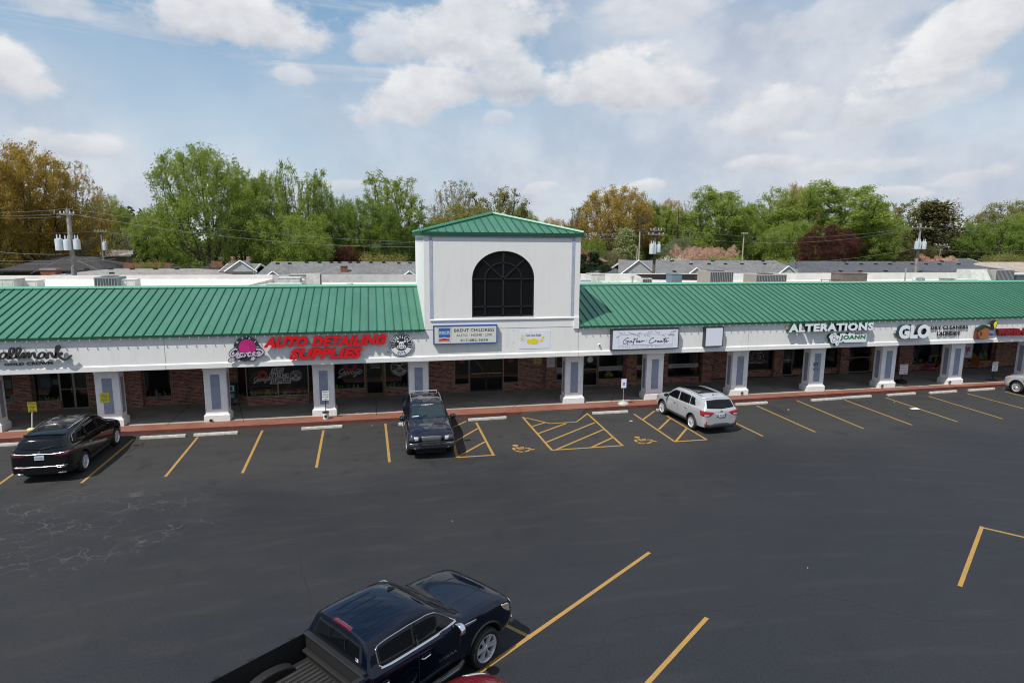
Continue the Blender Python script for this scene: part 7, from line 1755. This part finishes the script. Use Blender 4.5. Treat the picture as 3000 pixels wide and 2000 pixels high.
# ================================================================ UTILITY POLES AND LINES
def pole(lab, px, pyt, Y, m=M_woodpole, arm=0, transf=(), r_=.15, name='utility_pole', armz=.5):
    t_ = at(px, pyt, Y=Y); zg = GZ(Y); H_ = t_.z-zg; r0 = empty(name, (t_.x, Y, zg), 0, lab, 'utility pole')
    mb = MB(); mb.tube([(0, 0, -.1), (0, 0, H_*.5), (0, 0, H_)], [r_*1.15, r_, r_*.75], 12); mb.build('pole_shaft', m, r0, smooth=True)
    k = 0
    for (w_, dz) in (arm if arm else ()):
        mb = MB(); mb.box(-w_/2, w_/2, -.20, -.10, H_-dz-.06, H_-dz+.06); a_ = mb.build('crossarm', M_woodpole, r0)
        for s in (-.46, -.2, .2, .46):
            mb = MB(); mb.lathe([(.001, 0), (.05, 0), (.06, .06), (.03, .10), (.045, .14), (.001, .16)], 10, Matrix.Translation((w_*s, -.15, H_-dz+.061)), cap=False); mb.build('insulator', M_transf, a_, smooth=True)
    for (dx, dz, h, rr_) in transf:
        mb = MB(); mb.lathe([(.001, 0), (rr_, .02), (rr_, h-.04), (rr_*.96, h), (.001, h+.05)], 16, Matrix.Translation((dx, -.30, H_-dz-h))); tt = mb.build('transformer', M_transf, r0, smooth=True)
        for s in (-.4, .4):
            mb = MB(); mb.lathe([(.04, 0), (.055, .08), (.035, .12), (.05, .18), (.02, .28)], 8, Matrix.Translation((dx+rr_*s, -.30, H_-dz+.03)), cap=False); mb.build('bushing', M_transf, tt, smooth=True)
        mb = MB(); mb.box(dx-.04, dx+.04, -.2, .05, H_-dz-h*.5, H_-dz-h*.4); mb.build('bracket', M_galv, tt)
    return Vector((t_.x, Y, t_.z))
pA = pole('weathered utility pole with three pale transformers behind the left roof', 198, 613, 50, arm=[(.9, .35)], transf=[(-.62, 2.05, .82, .25), (-.12, 2.1, .76, .24), (.48, 2.08, .72, .22)], r_=.17, m=mat('pole_grey_wood', (.27, .25, .23), .9, var=.3, vscale=4))
pB = pole('thinner dark utility pole with one transformer right of the three-transformer pole', 296, 672, 78, arm=[(1.2, .25)], transf=[(.35, 1.4, .9, .25)], r_=.14)
pC = pole('brown utility pole with two crossarms and grey transformers right of the tower', 1921, 664, 56, arm=[(1.6, .75), (1.2, .35)], transf=[(-.42, 1.65, .95, .26), (-.15, 1.75, .85, .2), (.28, 1.72, .72, .2)], r_=.15, m=mat('pole_brown_wood', (.13, .10, .085), .9, var=.3, vscale=4))
pD = pole('slim pale utility pole left of the transformer pole behind the gable', 1875, 677, 75, arm=(), r_=.10, m=mat('pole_pale_wood', (.38, .32, .25), .9, var=.2))
pE = pole('short pale post beside the slim pale utility pole', 1867, 728, 76, arm=(), r_=.09, m=mat('pole_pale_wood'))
pF = pole('slim pale utility pole with a small crossarm behind the right grey roof', 2180, 681, 76, arm=[(.9, .2)], r_=.10, m=mat('pole_pale_wood'))
pG = pole('grey utility pole with transformers behind the charcoal roof at right', 2698, 656, 58, arm=[(2.6, .45)], transf=[(-.50, 1.9, .85, .25), (-.20, 1.95, .8, .2), (.42, 1.95, .8, .24)], r_=.15, m=mat('pole_grey_wood'))
pH = at(2757, 722, Y=74); pl = pole('distant street lamp pole with crossarm beside the pink blossom tree', 2757, 716, 74, arm=[(2.0, .12)], r_=.09, name='street_lamp')
rt_ = [o for o in bpy.data.objects if o.name.startswith('street_lamp')][0]
H_ = at(2757, 716, Y=74).z-GZ(74); mb = MB(); mb.tube([(0, 0, H_-.9), (.4, 0, H_-.5), (1.1, 0, H_-.35)], .035, 6); mb.build('lamp_arm', M_galv, rt_, smooth=True)
mb = MB(); mb.lathe([(.001, 0), (.14, .02), (.16, .10), (.001, .16)], 12, Matrix.Translation((1.3, 0, H_-.42)) @ Matrix.Diagonal((2, 1, 1, 1))); mb.build('lamp_head', M_transf, rt_, smooth=True)
wn = [0]
def wire(lab, a_, b_, sag=.6, r_=.014):
    r_ *= .7
    a_, b_ = Vector(a_), Vector(b_); pts = []
    for k in range(21):
        t = k/20; p = a_.lerp(b_, t); p.z -= sag*4*t*(1-t); pts.append(p)
    mb = MB(); mb.tube(pts, r_, 5); tag(mb.build('power_line', M_wire), lab, 'power line', 'overhead lines behind the mall')
V = Vector
Lf = lambda py, Y: at(-60, py, Y=Y); Rt = lambda px, py, Y: at(px, py, Y=Y)
wire('topmost line running left from the three-transformer pole', pA+V((0, 0, .05)), Lf(622, 50), .1)
wire('second line running left from the head of the three-transformer pole', pA+V((-.3, 0, -.3)), Lf(629, 50), .1)
wire('third line running left from the head of the three-transformer pole', pA+V((-.3, 0, -.5)), Lf(636, 50), .1)
wire('topmost line sloping right from the three-transformer pole to the tower', pA+V((0, 0, .05)), Rt(1260, 709, 57), .5, .016)
wire('thick double line sloping right below the topmost one', pA+V((.35, 0, -.35)), Rt(1260, 722, 57), .7, .022)
wire('thin line between the two left poles and the tower', pB+V((0, 0, -.2)), Rt(1260, 704, 80), 1.2, .014)
wire('line running left at transformer height from the second pole', pB+V((-.5, 0, -.2)), Lf(673, 78), .3)
wire('line leaving the pole left below its transformers', pA+V((0, 0, -3.1)), Lf(731, 50), .15, .02)
wire('cable sloping right from mid pole towards the grey roofs', pA+V((0, 0, -3.2)), Rt(700, 775, 60), .5, .02)
wire('low cable crossing the dark house at far left', Rt(330, 750, 52), Lf(762, 50), .2, .018)
wire('lowest cable crossing the dark house at far left', Rt(340, 757, 52), Lf(772, 50), .2, .018)
wire('guy wire slanting down left from the three-transformer pole', pA+V((0, 0, -3.1)), Rt(88, 802, 48.2), 0, .014)
wire('guy wire slanting down right from the three-transformer pole', pA+V((0, 0, -3.4)), Rt(322, 806, 48.2), 0, .014)
wire('upper line from behind the tower to the two-crossarm pole', pC+V((-.6, 0, -.1)), Rt(1700, 690, 60), .2)
wire('lower line from behind the tower to the two-crossarm pole', pC+V((-.7, 0, -.7)), Rt(1700, 700, 60), .2)
wire('upper line between the two-crossarm pole and the right grey pole', pC+V((.5, 0, -.1)), pG+V((-1.2, 0, -.4)), 1.0)
wire('lower line between the two-crossarm pole and the right grey pole', pC+V((.6, 0, -.7)), pG+V((-.6, 0, -.45)), 1.2)
wire('lowest cable between the right-hand poles', pC+V((0, 0, -2.6)), pG+V((0, 0, -2.6)), 1.2, .018)
wire('drop cable falling from the two-crossarm pole to the tan condenser', pC+V((0, 0, -4.6)), Rt(2090, 808, 43), .2, .02)
wire('upper line leaving right from the right grey pole', pG+V((1.2, 0, -.4)), Rt(3080, 674, 60), .3)
wire('lower line leaving right from the right grey pole', pG+V((.3, 0, -2.7)), Rt(3080, 730, 60), .3, .018)
# ================================================================ TREES
def leaf_mat(name, a, b_, t=.5, rough=.6):
    if name in MATS: return MATS[name]
    m = bpy.data.materials.new(name); m.use_nodes = True; T = NT(m.node_tree); T.n.clear()
    pos = T.node('ShaderNodeNewGeometry').outputs['Position']
    n = T.noise(pos, .55, 3, .6); n2 = T.noise(pos, 7, 2, .5)
    c = T.mix(T.smooth(n, .35, .65), c4(a), c4(b_)); c = T.mix(1., c, T.ramp(n2, [(.3, (.7, .7, .7)), (.7, (1.3, 1.3, 1.3))]), 'MULTIPLY')
    d = T.node('ShaderNodeBsdfDiffuse'); tr = T.node('ShaderNodeBsdfTranslucent'); T.l.new(c, d.inputs[0])
    c2 = T.mix(1., c, (1.25, 1.25, .7, 1), 'MULTIPLY'); T.l.new(c2, tr.inputs[0])
    mx = T.node('ShaderNodeMixShader'); mx.inputs[0].default_value = t; T.l.new(d.outputs[0], mx.inputs[1]); T.l.new(tr.outputs[0], mx.inputs[2])
    T.l.new(mx.outputs[0], T.node('ShaderNodeOutputMaterial').inputs[0]); MATS[name] = m; return m
LM = dict(gold=leaf_mat('gold_olive_leaves', (0.317, 0.226, 0.061), (0.403, 0.293, 0.091)), green=leaf_mat('fresh_green_leaves', (0.207, 0.275, 0.063), (0.281, 0.342, 0.098)),
          deep=leaf_mat('mid_green_leaves', (0.140, 0.213, 0.051), (0.201, 0.268, 0.073)), lime=leaf_mat('lime_leaves', (0.256, 0.311, 0.079), (0.317, 0.342, 0.116)), olive=leaf_mat('olive_leaves', (0.207, 0.207, 0.079), (0.268, 0.250, 0.104)),
          grey=leaf_mat('grey_green_buds', (0.207, 0.195, 0.122), (0.281, 0.256, 0.165)), plum=leaf_mat('plum_leaves', (0.079, 0.029, 0.032), (0.128, 0.049, 0.044)), pink=leaf_mat('pink_blossom', (0.561, 0.317, 0.268), (0.600, 0.439, 0.366), .3),
          white=leaf_mat('cream_blossom', (0.561, 0.525, 0.390), (0.600, 0.586, 0.464), .3), conifer=leaf_mat('dark_needles', (0.029, 0.044, 0.027), (0.051, 0.068, 0.037), .15), brownc=leaf_mat('brown_green_needles', (0.073, 0.073, 0.030), (0.122, 0.110, 0.051), .15),
          peach=leaf_mat('peach_leaves', (0.390, 0.281, 0.134), (0.439, 0.329, 0.171)), sage=leaf_mat('sage_leaves', (0.171, 0.201, 0.122), (0.232, 0.256, 0.165)), pale=leaf_mat('pale_green_needles', (0.232, 0.268, 0.122), (0.305, 0.329, 0.159), .3), rust=leaf_mat('rust_leaves', (0.317, 0.159, 0.098), (0.403, 0.220, 0.146), .3))
def grow(seed, shape, trunk_h, n_att=1300, step=.025, lobes=9, up=.25, spread=1.):
    """space colonisation in a unit-high tree; returns nodes, parents, radii"""
    rng = np.random.default_rng(seed)
    P = []
    ch = 1-trunk_h
    if shape == 'round':
        c = [(0, 0, trunk_h+ch*.52, .36*spread, ch*.48)]
        for k in range(lobes):
            a = rng.uniform(0, 2*np.pi); e = rng.uniform(-.5, 1.2); r = .30*spread
            c.append((np.cos(a)*np.cos(e)*r, np.sin(a)*np.cos(e)*r, trunk_h+ch*.5+np.sin(e)*ch*.36, rng.uniform(.10, .19)*spread, rng.uniform(.09, .15)))
    elif shape == 'vase':
        c = []
        for k in range(lobes+5):
            a = rng.uniform(0, 2*np.pi); q = rng.uniform(.2, 1); r = .33*spread*rng.uniform(.2, 1)*(.35+.65*q)
            c.append((np.cos(a)*r, np.sin(a)*r, trunk_h+ch*(.12+.75*q*(1-.25*(r/.33/spread)**2)), rng.uniform(.09, .15)*spread, rng.uniform(.13, .22)))
    elif shape == 'tall':
        c = []
        for k in range(5):
            a = rng.uniform(0, 2*np.pi); r = rng.uniform(0, .17)*spread; h = rng.uniform(.72, 1.)
            c.append((np.cos(a)*r, np.sin(a)*r, trunk_h+(h-trunk_h)*.55, .12*spread, (h-trunk_h)*.46))
        c.append((0, 0, trunk_h+ch*.3, .22*spread, ch*.26))
    elif shape == 'broad':
        c = [(0, 0, trunk_h+ch*.45, .48*spread, ch*.40)]
        for k in range(lobes): 
            a = rng.uniform(0, 2*np.pi); c.append((np.cos(a)*.38*spread, np.sin(a)*.38*spread, trunk_h+ch*rng.uniform(.3, .8), .16*spread, .14))
    vols = np.array([q[3]**2*q[4] for q in c]); vols /= vols.sum()
    while len(P) < n_att:
        q = c[rng.choice(len(c), p=vols)]; v = rng.normal(size=3); v /= np.linalg.norm(v); v *= rng.uniform(0, 1)**(1/2.2)
        p = np.array([q[0]+v[0]*q[3], q[1]+v[1]*q[3], q[2]+v[2]*q[4]])
        if p[2] < trunk_h*.8: continue
        P.append(p)
    A = np.array(P); alive = np.ones(len(A), bool)
    nodes = [np.zeros(3)]; par = [-1]; z = 0; lean = rng.normal(size=2)*.01
    while z < trunk_h:
        z += step; nodes.append(nodes[-1]+np.array([lean[0]*step*8, lean[1]*step*8, step])); par.append(len(nodes)-2)
    N = np.array(nodes); par = list(par)
    kill = step*1.35
    for it in range(70):
        if not alive.any() or len(N) > 3200: break
        B = A[alive]; D = np.linalg.norm(B[:, None]-N[None], axis=2); j = D.argmin(1); dmin = D.min(1)
        new = []; 
        for n in np.unique(j):
            m = j == n; v = (B[m]-N[n]); v /= np.linalg.norm(v, axis=1)[:, None]+1e-9; d = v.sum(0); d /= np.linalg.norm(d)+1e-9; d = d+np.array([0, 0, up])+rng.normal(size=3)*.15; d /= np.linalg.norm(d)
            new.append((N[n]+d*step, n))
        N2 = np.array([q[0] for q in new]); par += [int(q[1]) for q in new]; N = np.vstack([N, N2])
        D = np.linalg.norm(B[:, None]-N2[None], axis=2).min(1); idx = np.where(alive)[0]; alive[idx[D < kill]] = False
    n = len(N); rad = np.zeros(n); kids = np.zeros(n, int)
    for i in range(n-1, 0, -1):
        kids[par[i]] += 1
    r2 = np.zeros(n)
    for i in range(n-1, -1, -1):
        if kids[i] == 0: r2[i] = 1.
        if par[i] >= 0: r2[par[i]] += r2[i]
    rad = r2**.47
    return N, par, rad/rad[0], kids
def branch_mesh(N, par, rad, r0, thin=.0, ns=5):
    V_ = []; F_ = []
    for i in range(1, len(N)):
        if rad[i] < thin: continue
        a, b = N[par[i]], N[i]; ra, rb = min(rad[par[i]], rad[i]*1.6)*r0, rad[i]*r0
        d = b-a; d = d/(np.linalg.norm(d)+1e-9); u = np.cross(d, [0, 0, 1.]) if abs(d[2]) < .95 else np.cross(d, [1., 0, 0]); u /= np.linalg.norm(u); w = np.cross(d, u)
        n_ = ns if rad[i] > .12 else 3; o = len(V_)
        for (p, r) in ((a, ra), (b, rb)):
            for k in range(n_): t = 2*np.pi*k/n_; V_.append(p+(u*np.cos(t)+w*np.sin(t))*r)
        for k in range(n_): F_.append((o+k, o+(k+1) % n_, o+n_+(k+1) % n_, o+n_+k))
    return V_, F_
def leaves_mesh(name, C0, size, rng, squash=1.):
    n = len(C0); a = rng.normal(size=(n, 3)); a /= np.linalg.norm(a, axis=1)[:, None]; b = rng.normal(size=(n, 3)); b -= (a*b).sum(1)[:, None]*a; b /= np.linalg.norm(b, axis=1)[:, None]
    s = size*rng.uniform(.6, 1.25, size=(n, 1))
    q = np.stack([C0-a*s*.55, C0+b*s*.32, C0+a*s*.55, C0-b*s*.32], 1).reshape(-1, 3)
    me = bpy.data.meshes.new(name); me.vertices.add(4*n); me.vertices.foreach_set('co', q.astype(np.float32).ravel())
    me.loops.add(4*n); me.loops.foreach_set('vertex_index', np.arange(4*n, dtype=np.int32)); me.polygons.add(n); me.polygons.foreach_set('loop_start', np.arange(0, 4*n, 4, dtype=np.int32))
    me.polygons.foreach_set('loop_total', np.full(n, 4, dtype=np.int32)); me.update(); me.validate(); return me
PROTO = {}
def proto(key, seed, shape, trunk_h, nl=16000, size=.018, r0=.020, jit=.022, **kw):
    N, par, rad, kids = grow(seed, shape, trunk_h, **kw); rng = np.random.default_rng(seed+99)
    V_, F_ = branch_mesh(N, par, rad, r0)
    tm = bpy.data.meshes.new(key+'_trunk'); tm.from_pydata([tuple(v) for v in V_], [], F_); tm.update()
    thin = np.where((rad < np.percentile(rad, 72)+1e-6) & (N[:, 2] > trunk_h*.75))[0]
    w = rng.dirichlet(np.ones(len(thin))*1.3)
    pick = rng.choice(thin, size=nl, p=w); C0 = N[pick]+rng.normal(size=(nl, 3))*jit*np.array([1, 1, .85])
    lm = leaves_mesh(key+'_crown', C0, size, rng)
    ext = np.percentile(np.abs(C0[:, :2]), 97); PROTO[key] = (tm, lm, ext, C0[:, 2].max())
proto('round_a', 1, 'round', .16, 52000, .0112, jit=.016, up=.42, n_att=1900); proto('round_b', 2, 'round', .14, 42000, .0115, jit=.017, lobes=12, up=.35, n_att=1600); proto('vase_a', 3, 'vase', .12, 48000, .0110, jit=.016, up=.6, n_att=2000); proto('vase_b', 4, 'vase', .12, 40000, .0110, jit=.016, up=.6)
proto('tall_a', 5, 'tall', .12, 22000, .0125, jit=.016, up=.7); proto('tall_b', 6, 'tall', .15, 18000, .0125, jit=.016, up=.7); proto('broad_a', 7, 'broad', .14, 42000, .0135, jit=.02, up=.3); proto('sparse_a', 8, 'round', .22, 13000, .012, up=.4, n_att=1800, jit=.010)
proto('bare_a', 9, 'vase', .2, 5000, .010, up=.5, n_att=1900, jit=.008); proto('bush', 10, 'broad', .04, 16000, .024, up=.2, jit=.035); proto('sparse_b', 11, 'vase', .2, 17000, .012, up=.45, n_att=1700, jit=.012)
# conifers: whorled drooping fans of needles around a straight stem
def proto_conifer(key, seed, nl, size, width, droop=.25):
    rng = np.random.default_rng(seed); V_ = []; F_ = []
    N = [np.array([0, 0, z]) for z in np.linspace(0, 1, 26)]; par = [-1]+list(range(25)); rad = list(np.linspace(1, .12, 26)); C0 = []
    for k in range(95):
        z = .06+.92*rng.uniform(0, 1)**.85; L = width*(1-z)**.8*rng.uniform(.7, 1.1)+.02; a = rng.uniform(0, 2*np.pi); i0 = min(25, int(z*25)); p0 = np.array([0, 0, z]); last = i0
        for s in range(1, 5):
            t = s/4; p = p0+np.array([np.cos(a)*L*t, np.sin(a)*L*t, -droop*L*t+.10*L*t*t]); N.append(p); par.append(last); rad.append(.16*(1-t*.7)); last = len(N)-1
            m = int(nl/95/4); C0.append(p+rng.normal(size=(m, 3))*np.array([.035, .035, .018])*(width/.3)*(1.2-t*.4))
    V_, F_ = branch_mesh(np.array(N), par, np.array(rad), .016)
    tm = bpy.data.meshes.new(key+'_trunk'); tm.from_pydata([tuple(v) for v in V_], [], F_); tm.update(); C0 = np.vstack(C0)
    lm = leaves_mesh(key+'_crown', C0, size, rng); PROTO[key] = (tm, lm, np.percentile(np.abs(C0[:, :2]), 97), 1.0)
proto_conifer('conifer_a', 21, 13000, .024, .26); proto_conifer('conifer_b', 22, 12000, .022, .36, .1)
USED = {}
def tree(key, px, pyt, halfw, Y, leaf, lab, rz=None, bark=None, cat='tree', name='tree', group=None, dens=1.):
    """px = centre, pyt = top, halfw = half crown width in photo pixels, Y = distance"""
    tm, lm, ext, top = PROTO[key]; t_ = at(px, pyt, Y=Y); zg = GZ(Y)-.2; H_ = (t_.z-zg)/top
    d_ = abs((at(px+halfw, pyt, Y=Y)-at(px-halfw, pyt, Y=Y)).x)/2; sx = d_/ext
    rnd = random.Random(int(px*7+pyt)); root = empty(name, (t_.x, Y, zg), rnd.uniform(0, 6.28) if rz is None else rz, lab, cat, group)
    root.scale = (sx, sx, H_)
    tr_ = bpy.data.objects.new('trunk', tm); cr = bpy.data.objects.new('crown', lm)
    for o, m in ((tr_, bark or M_bark), (cr, LM[leaf])):
        C.objects.link(o); o.parent = root
        if not o.data.materials: o.data.materials.append(m)
        o.material_slots[0].link = 'OBJECT'; o.material_slots[0].material = m
    return root
G = 'trees of the neighbourhood behind the mall'
tree('round_a', 60, 408, 150, 84, 'gold', 'huge gold-olive tree filling the left edge of the photo', group=G)
tree('round_b', -70, 400, 120, 78, 'gold', 'gold tree mostly outside the left edge of the photo', group=G)
tree('sparse_a', 205, 462, 82, 88, 'gold', 'thinly leafed golden tree right of the huge gold one', bark=M_barkpale, group=G)
tree('broad_a', 150, 600, 150, 92, 'gold', 'low dark gold tree behind the three-transformer pole', group=G)
tree('round_b', 300, 562, 70, 118, 'lime', 'small pale yellow-green tree in the gap right of the gold trees', group=G)
tree('bare_a', 330, 655, 80, 108, 'grey', 'grey-brown budding shrub tree behind the second pole', group=G)
tree('round_a', 582, 411, 150, 80, 'green', 'tallest fresh green tree with a broad fan-shaped crown, left of centre', group=G)
tree('round_b', 455, 600, 75, 84, 'green', 'lower green tree leaning out left below the tallest green one', group=G)
tree('vase_b', 702, 484, 60, 88, 'deep', 'darker green tree right behind the tallest green one', group=G)
tree('vase_a', 768, 485, 72, 92, 'green', 'upright green tree with olive tint between the two tallest crowns', group=G)
tree('tall_a', 876, 459, 62, 84, 'green', 'tall ragged green tree with a loose pointed top', group=G)
tree('tall_b', 940, 488, 46, 86, 'green', 'narrow green tree with a single slanting spire', group=G)
tree('broad_a', 850, 610, 120, 80, 'green', 'broad lower green tree under the ragged tall one', group=G)
tree('round_b', 990, 562, 60, 98, 'deep', 'small mid-green tree in the dip left of the round-topped tree', group=G)
tree('sparse_b', 1167, 494, 90, 94, 'green', 'round-topped airy green tree with sky showing through', group=G)
tree('round_a', 1075, 572, 105, 88, 'deep', 'dense mid-green tree in front of the airy round-topped one', group=G)
tree('broad_a', 1200, 640, 90, 92, 'deep', 'low dense green tree touching the tower on the left', group=G)
tree('sparse_a', 1340, 522, 75, 112, 'grey', 'grey budding tree with pale limbs behind the tower roof, left one', bark=M_barkpale, group=G)
tree('sparse_b', 1470, 546, 85, 112, 'olive', 'grey-olive budding tree behind the tower roof, right one', group=G)
tree('round_b', 1380, 590, 120, 104, 'olive', 'low olive tree behind the tower peak', group=G)
tree('round_b', 1520, 600, 60, 122, 'green', 'green tree falling away to the gap right of the tower peak', group=G)
tree('broad_a', 1630, 630, 70, 130, 'peach', 'small distant golden tree in the gap just right of the tower', group=G)
tree('sparse_b', 1693, 592, 34, 122, 'grey', 'narrow grey-green tree in the gap right of the tower', group=G)
tree('round_a', 1805, 537, 102, 108, 'gold', 'big gold-olive tree right of the tower', group=G)
tree('bare_a', 1855, 610, 55, 104, 'grey', 'bare twiggy grey tree in front of the gold-olive tree', group=G)
tree('vase_a', 1905, 582, 45, 112, 'deep', 'narrow bright green tree right of the gold-olive one', group=G)
tree('round_b', 1962, 577, 50, 128, 'peach', 'peach-tinted distant tree between two green ones', group=G)
tree('sparse_b', 1975, 600, 70, 106, 'green', 'loose green tree in front of the peach-tinted one', group=G)
tree('bare_a', 2035, 578, 40, 118, 'grey', 'nearly bare pale-limbed tree left of the second big green one', bark=M_barkpale, group=G)
tree('vase_a', 2118, 538, 88, 98, 'green', 'bright green tree with a pointed top, middle of the right half', group=G)
tree('vase_b', 2205, 585, 50, 104, 'green', 'shorter green shoulder right of the pointed bright green tree', group=G)
tree('tall_a', 2262, 549, 58, 104, 'green', 'narrow green tree left of the widest right-hand crown', group=G)
tree('tall_b', 2300, 545, 60, 108, 'lime', 'yellow-green tree blending into the widest right-hand crown', group=G)
tree('round_b', 2355, 530, 60, 130, 'peach', 'golden distant crown peeking over the widest right-hand tree', group=G)
tree('vase_a', 2455, 524, 125, 98, 'green', 'widest bright green fan-shaped tree in the right half', group=G)
tree('round_b', 2330, 640, 80, 94, 'green', 'low green tree left of the plum-coloured one', group=G)
tree('round_a', 2570, 620, 75, 92, 'green', 'low bright green tree right of the plum-coloured one', group=G)
tree('sparse_b', 2625, 580, 72, 116, 'olive', 'dull olive half-leafed tree right of the widest green one', group=G)
tree('bare_a', 2728, 576, 62, 122, 'grey', 'bare wide grey crown behind the dark conifer at right', bark=M_barkpale, group=G)
tree('conifer_b', 2745, 590, 85, 102, 'brownc', 'broad dark brownish conifer behind the right grey pole', group=G, cat='conifer')
tree('round_b', 2665, 700, 60, 90, 'brownc', 'low dark evergreen left of the right grey pole', group=G)
tree('round_b', 2432, 652, 70, 84, 'plum', 'dark plum-coloured tree in front of the green crowns', group=G)
tree('round_b', 2845, 668, 70, 128, 'sage', 'pale distant trees in the dip at right', group=G)
tree('round_b', 2976, 584, 88, 112, 'olive', 'brown-olive loosely leafed tree at the right edge', group=G)
tree('round_a', 2925, 640, 90, 96, 'deep', 'mid-green rounded tree near the right edge', group=G)
tree('round_b', 3050, 600, 80, 100, 'green', 'green tree mostly beyond the right edge', group=G)
tree('bush', 2975, 735, 55, 84, 'olive', 'yellow-green bush at the right edge above the tan roof', cat='bush', name='bush')
tree('conifer_b', 1834, 668, 48, 92, 'pale', 'pale green layered conifer below the gold-olive tree', cat='conifer')
tree('conifer_a', 1740, 735, 34, 70, 'conifer', 'dark spruce right of the brick bungalow', cat='conifer')
tree('conifer_a', 1706, 742, 26, 68, 'conifer', 'dark spruce touching the tower on the right', cat='conifer')
tree('conifer_b', 1775, 775, 36, 66, 'conifer', 'small spreading dark spruce beside the low hip roof', cat='conifer')
tree('bush', 1722, 688, 48, 88, 'deep', 'dense dark green round shrub right of the tower', cat='bush', name='bush')
tree('bush', 1710, 718, 38, 80, 'rust', 'rust-coloured leafy shrub above the brick bungalow', cat='bush', name='bush')
tree('broad_a', 1780, 725, 55, 90, 'grey', 'brown-grey twiggy shrub below the pale conifer', cat='bush', name='bush')
tree('round_b', 1990, 690, 48, 80, 'sage', 'grey-green rounded olive-like tree behind the grey roof', group=G)
tree('broad_a', 2025, 712, 45, 76, 'pink', 'pink blossoming tree behind the grey roof right of the brown pole', group=G)
tree('bush', 1960, 742, 45, 72, 'white', 'cream blossoming shrub behind the grey roof ridge', cat='bush', name='bush')
tree('broad_a', 2100, 715, 50, 86, 'pink', 'faint pink blossom under the pointed bright green tree', group=G)
tree('bush', 2135, 740, 60, 80, 'green', 'green undergrowth under the pointed bright green tree', cat='bush', name='bush')
tree('bush', 2300, 748, 50, 76, 'green', 'green bush above the right end of the grey roof', cat='bush', name='bush')
tree('bush', 1830, 778, 40, 64, 'lime', 'yellow-green bush left of the white gable', cat='bush', name='bush')
tree('broad_a', 2755, 742, 40, 78, 'pink', 'pink blossoming tree behind the charcoal roof', group=G)
tree('conifer_b', 415, 700, 42, 84, 'conifer', 'dark juniper left of the tallest green tree', cat='conifer')
tree('bush', 432, 752, 38, 74, 'green', 'bright green bush in front of the dark juniper', cat='bush', name='bush')
tree('round_b', 1015, 715, 45, 80, 'plum', 'dark plum tree low among the green ones left of the tower', group=G)
tree('bush', 780, 715, 45, 80, 'lime', 'lime shrub behind the long grey roof', cat='bush', name='bush')
tree('bush', 850, 695, 60, 78, 'green', 'fresh green shrub behind the long grey roof', cat='bush', name='bush')
tree('bush', 1110, 730, 70, 76, 'olive', 'olive shrub behind the long grey roof near the tower', cat='bush', name='bush')
tree('bare_a', 930, 715, 50, 84, 'grey', 'twiggy reddish-grey shrub between green bushes', cat='bush', name='bush')
tree('bush', 670, 775, 25, 66, 'conifer', 'dark clipped shrub left of the garage', cat='bush', name='bush')
tree('bush', 590, 735, 70, 84, 'green', 'green undergrowth at the foot of the tallest green tree', cat='bush', name='bush')
tree('bush', 60, 740, 100, 90, 'conifer', 'dark undergrowth below the huge gold tree', cat='bush', name='bush')
# far wood closing the horizon
rng = np.random.default_rng(5); n_ = 90000
xx = rng.uniform(-190, 330, n_); hh = 9+3.5*np.sin(xx*.07)+2.5*np.sin(xx*.19+1)+2*np.sin(xx*.43); yy = 185+rng.uniform(0, 26, n_)
zz = 1.5+hh*rng.uniform(0, 1, n_)**.7*1.0+rng.normal(size=n_)*.5
m_ = np.arange(n_) > 60000; yy[m_] = -245-rng.uniform(0, 26, m_.sum()); xx[m_] = rng.uniform(-260, 260, m_.sum())  # second band, unseen behind the camera, added to darken reflections
fm_ = leaves_mesh('far_wood', np.stack([xx, yy, zz], 1), 1.3, rng)
fw_o = bpy.data.objects.new('far_wood', fm_); C.objects.link(fw_o); fm_.materials.append(leaf_mat('far_leaves', (.06, .085, .035), (.13, .12, .055))); tag(fw_o, 'distant wood closing the horizon behind the neighbourhood, with an added unseen band behind the camera', 'wood', kind='stuff')
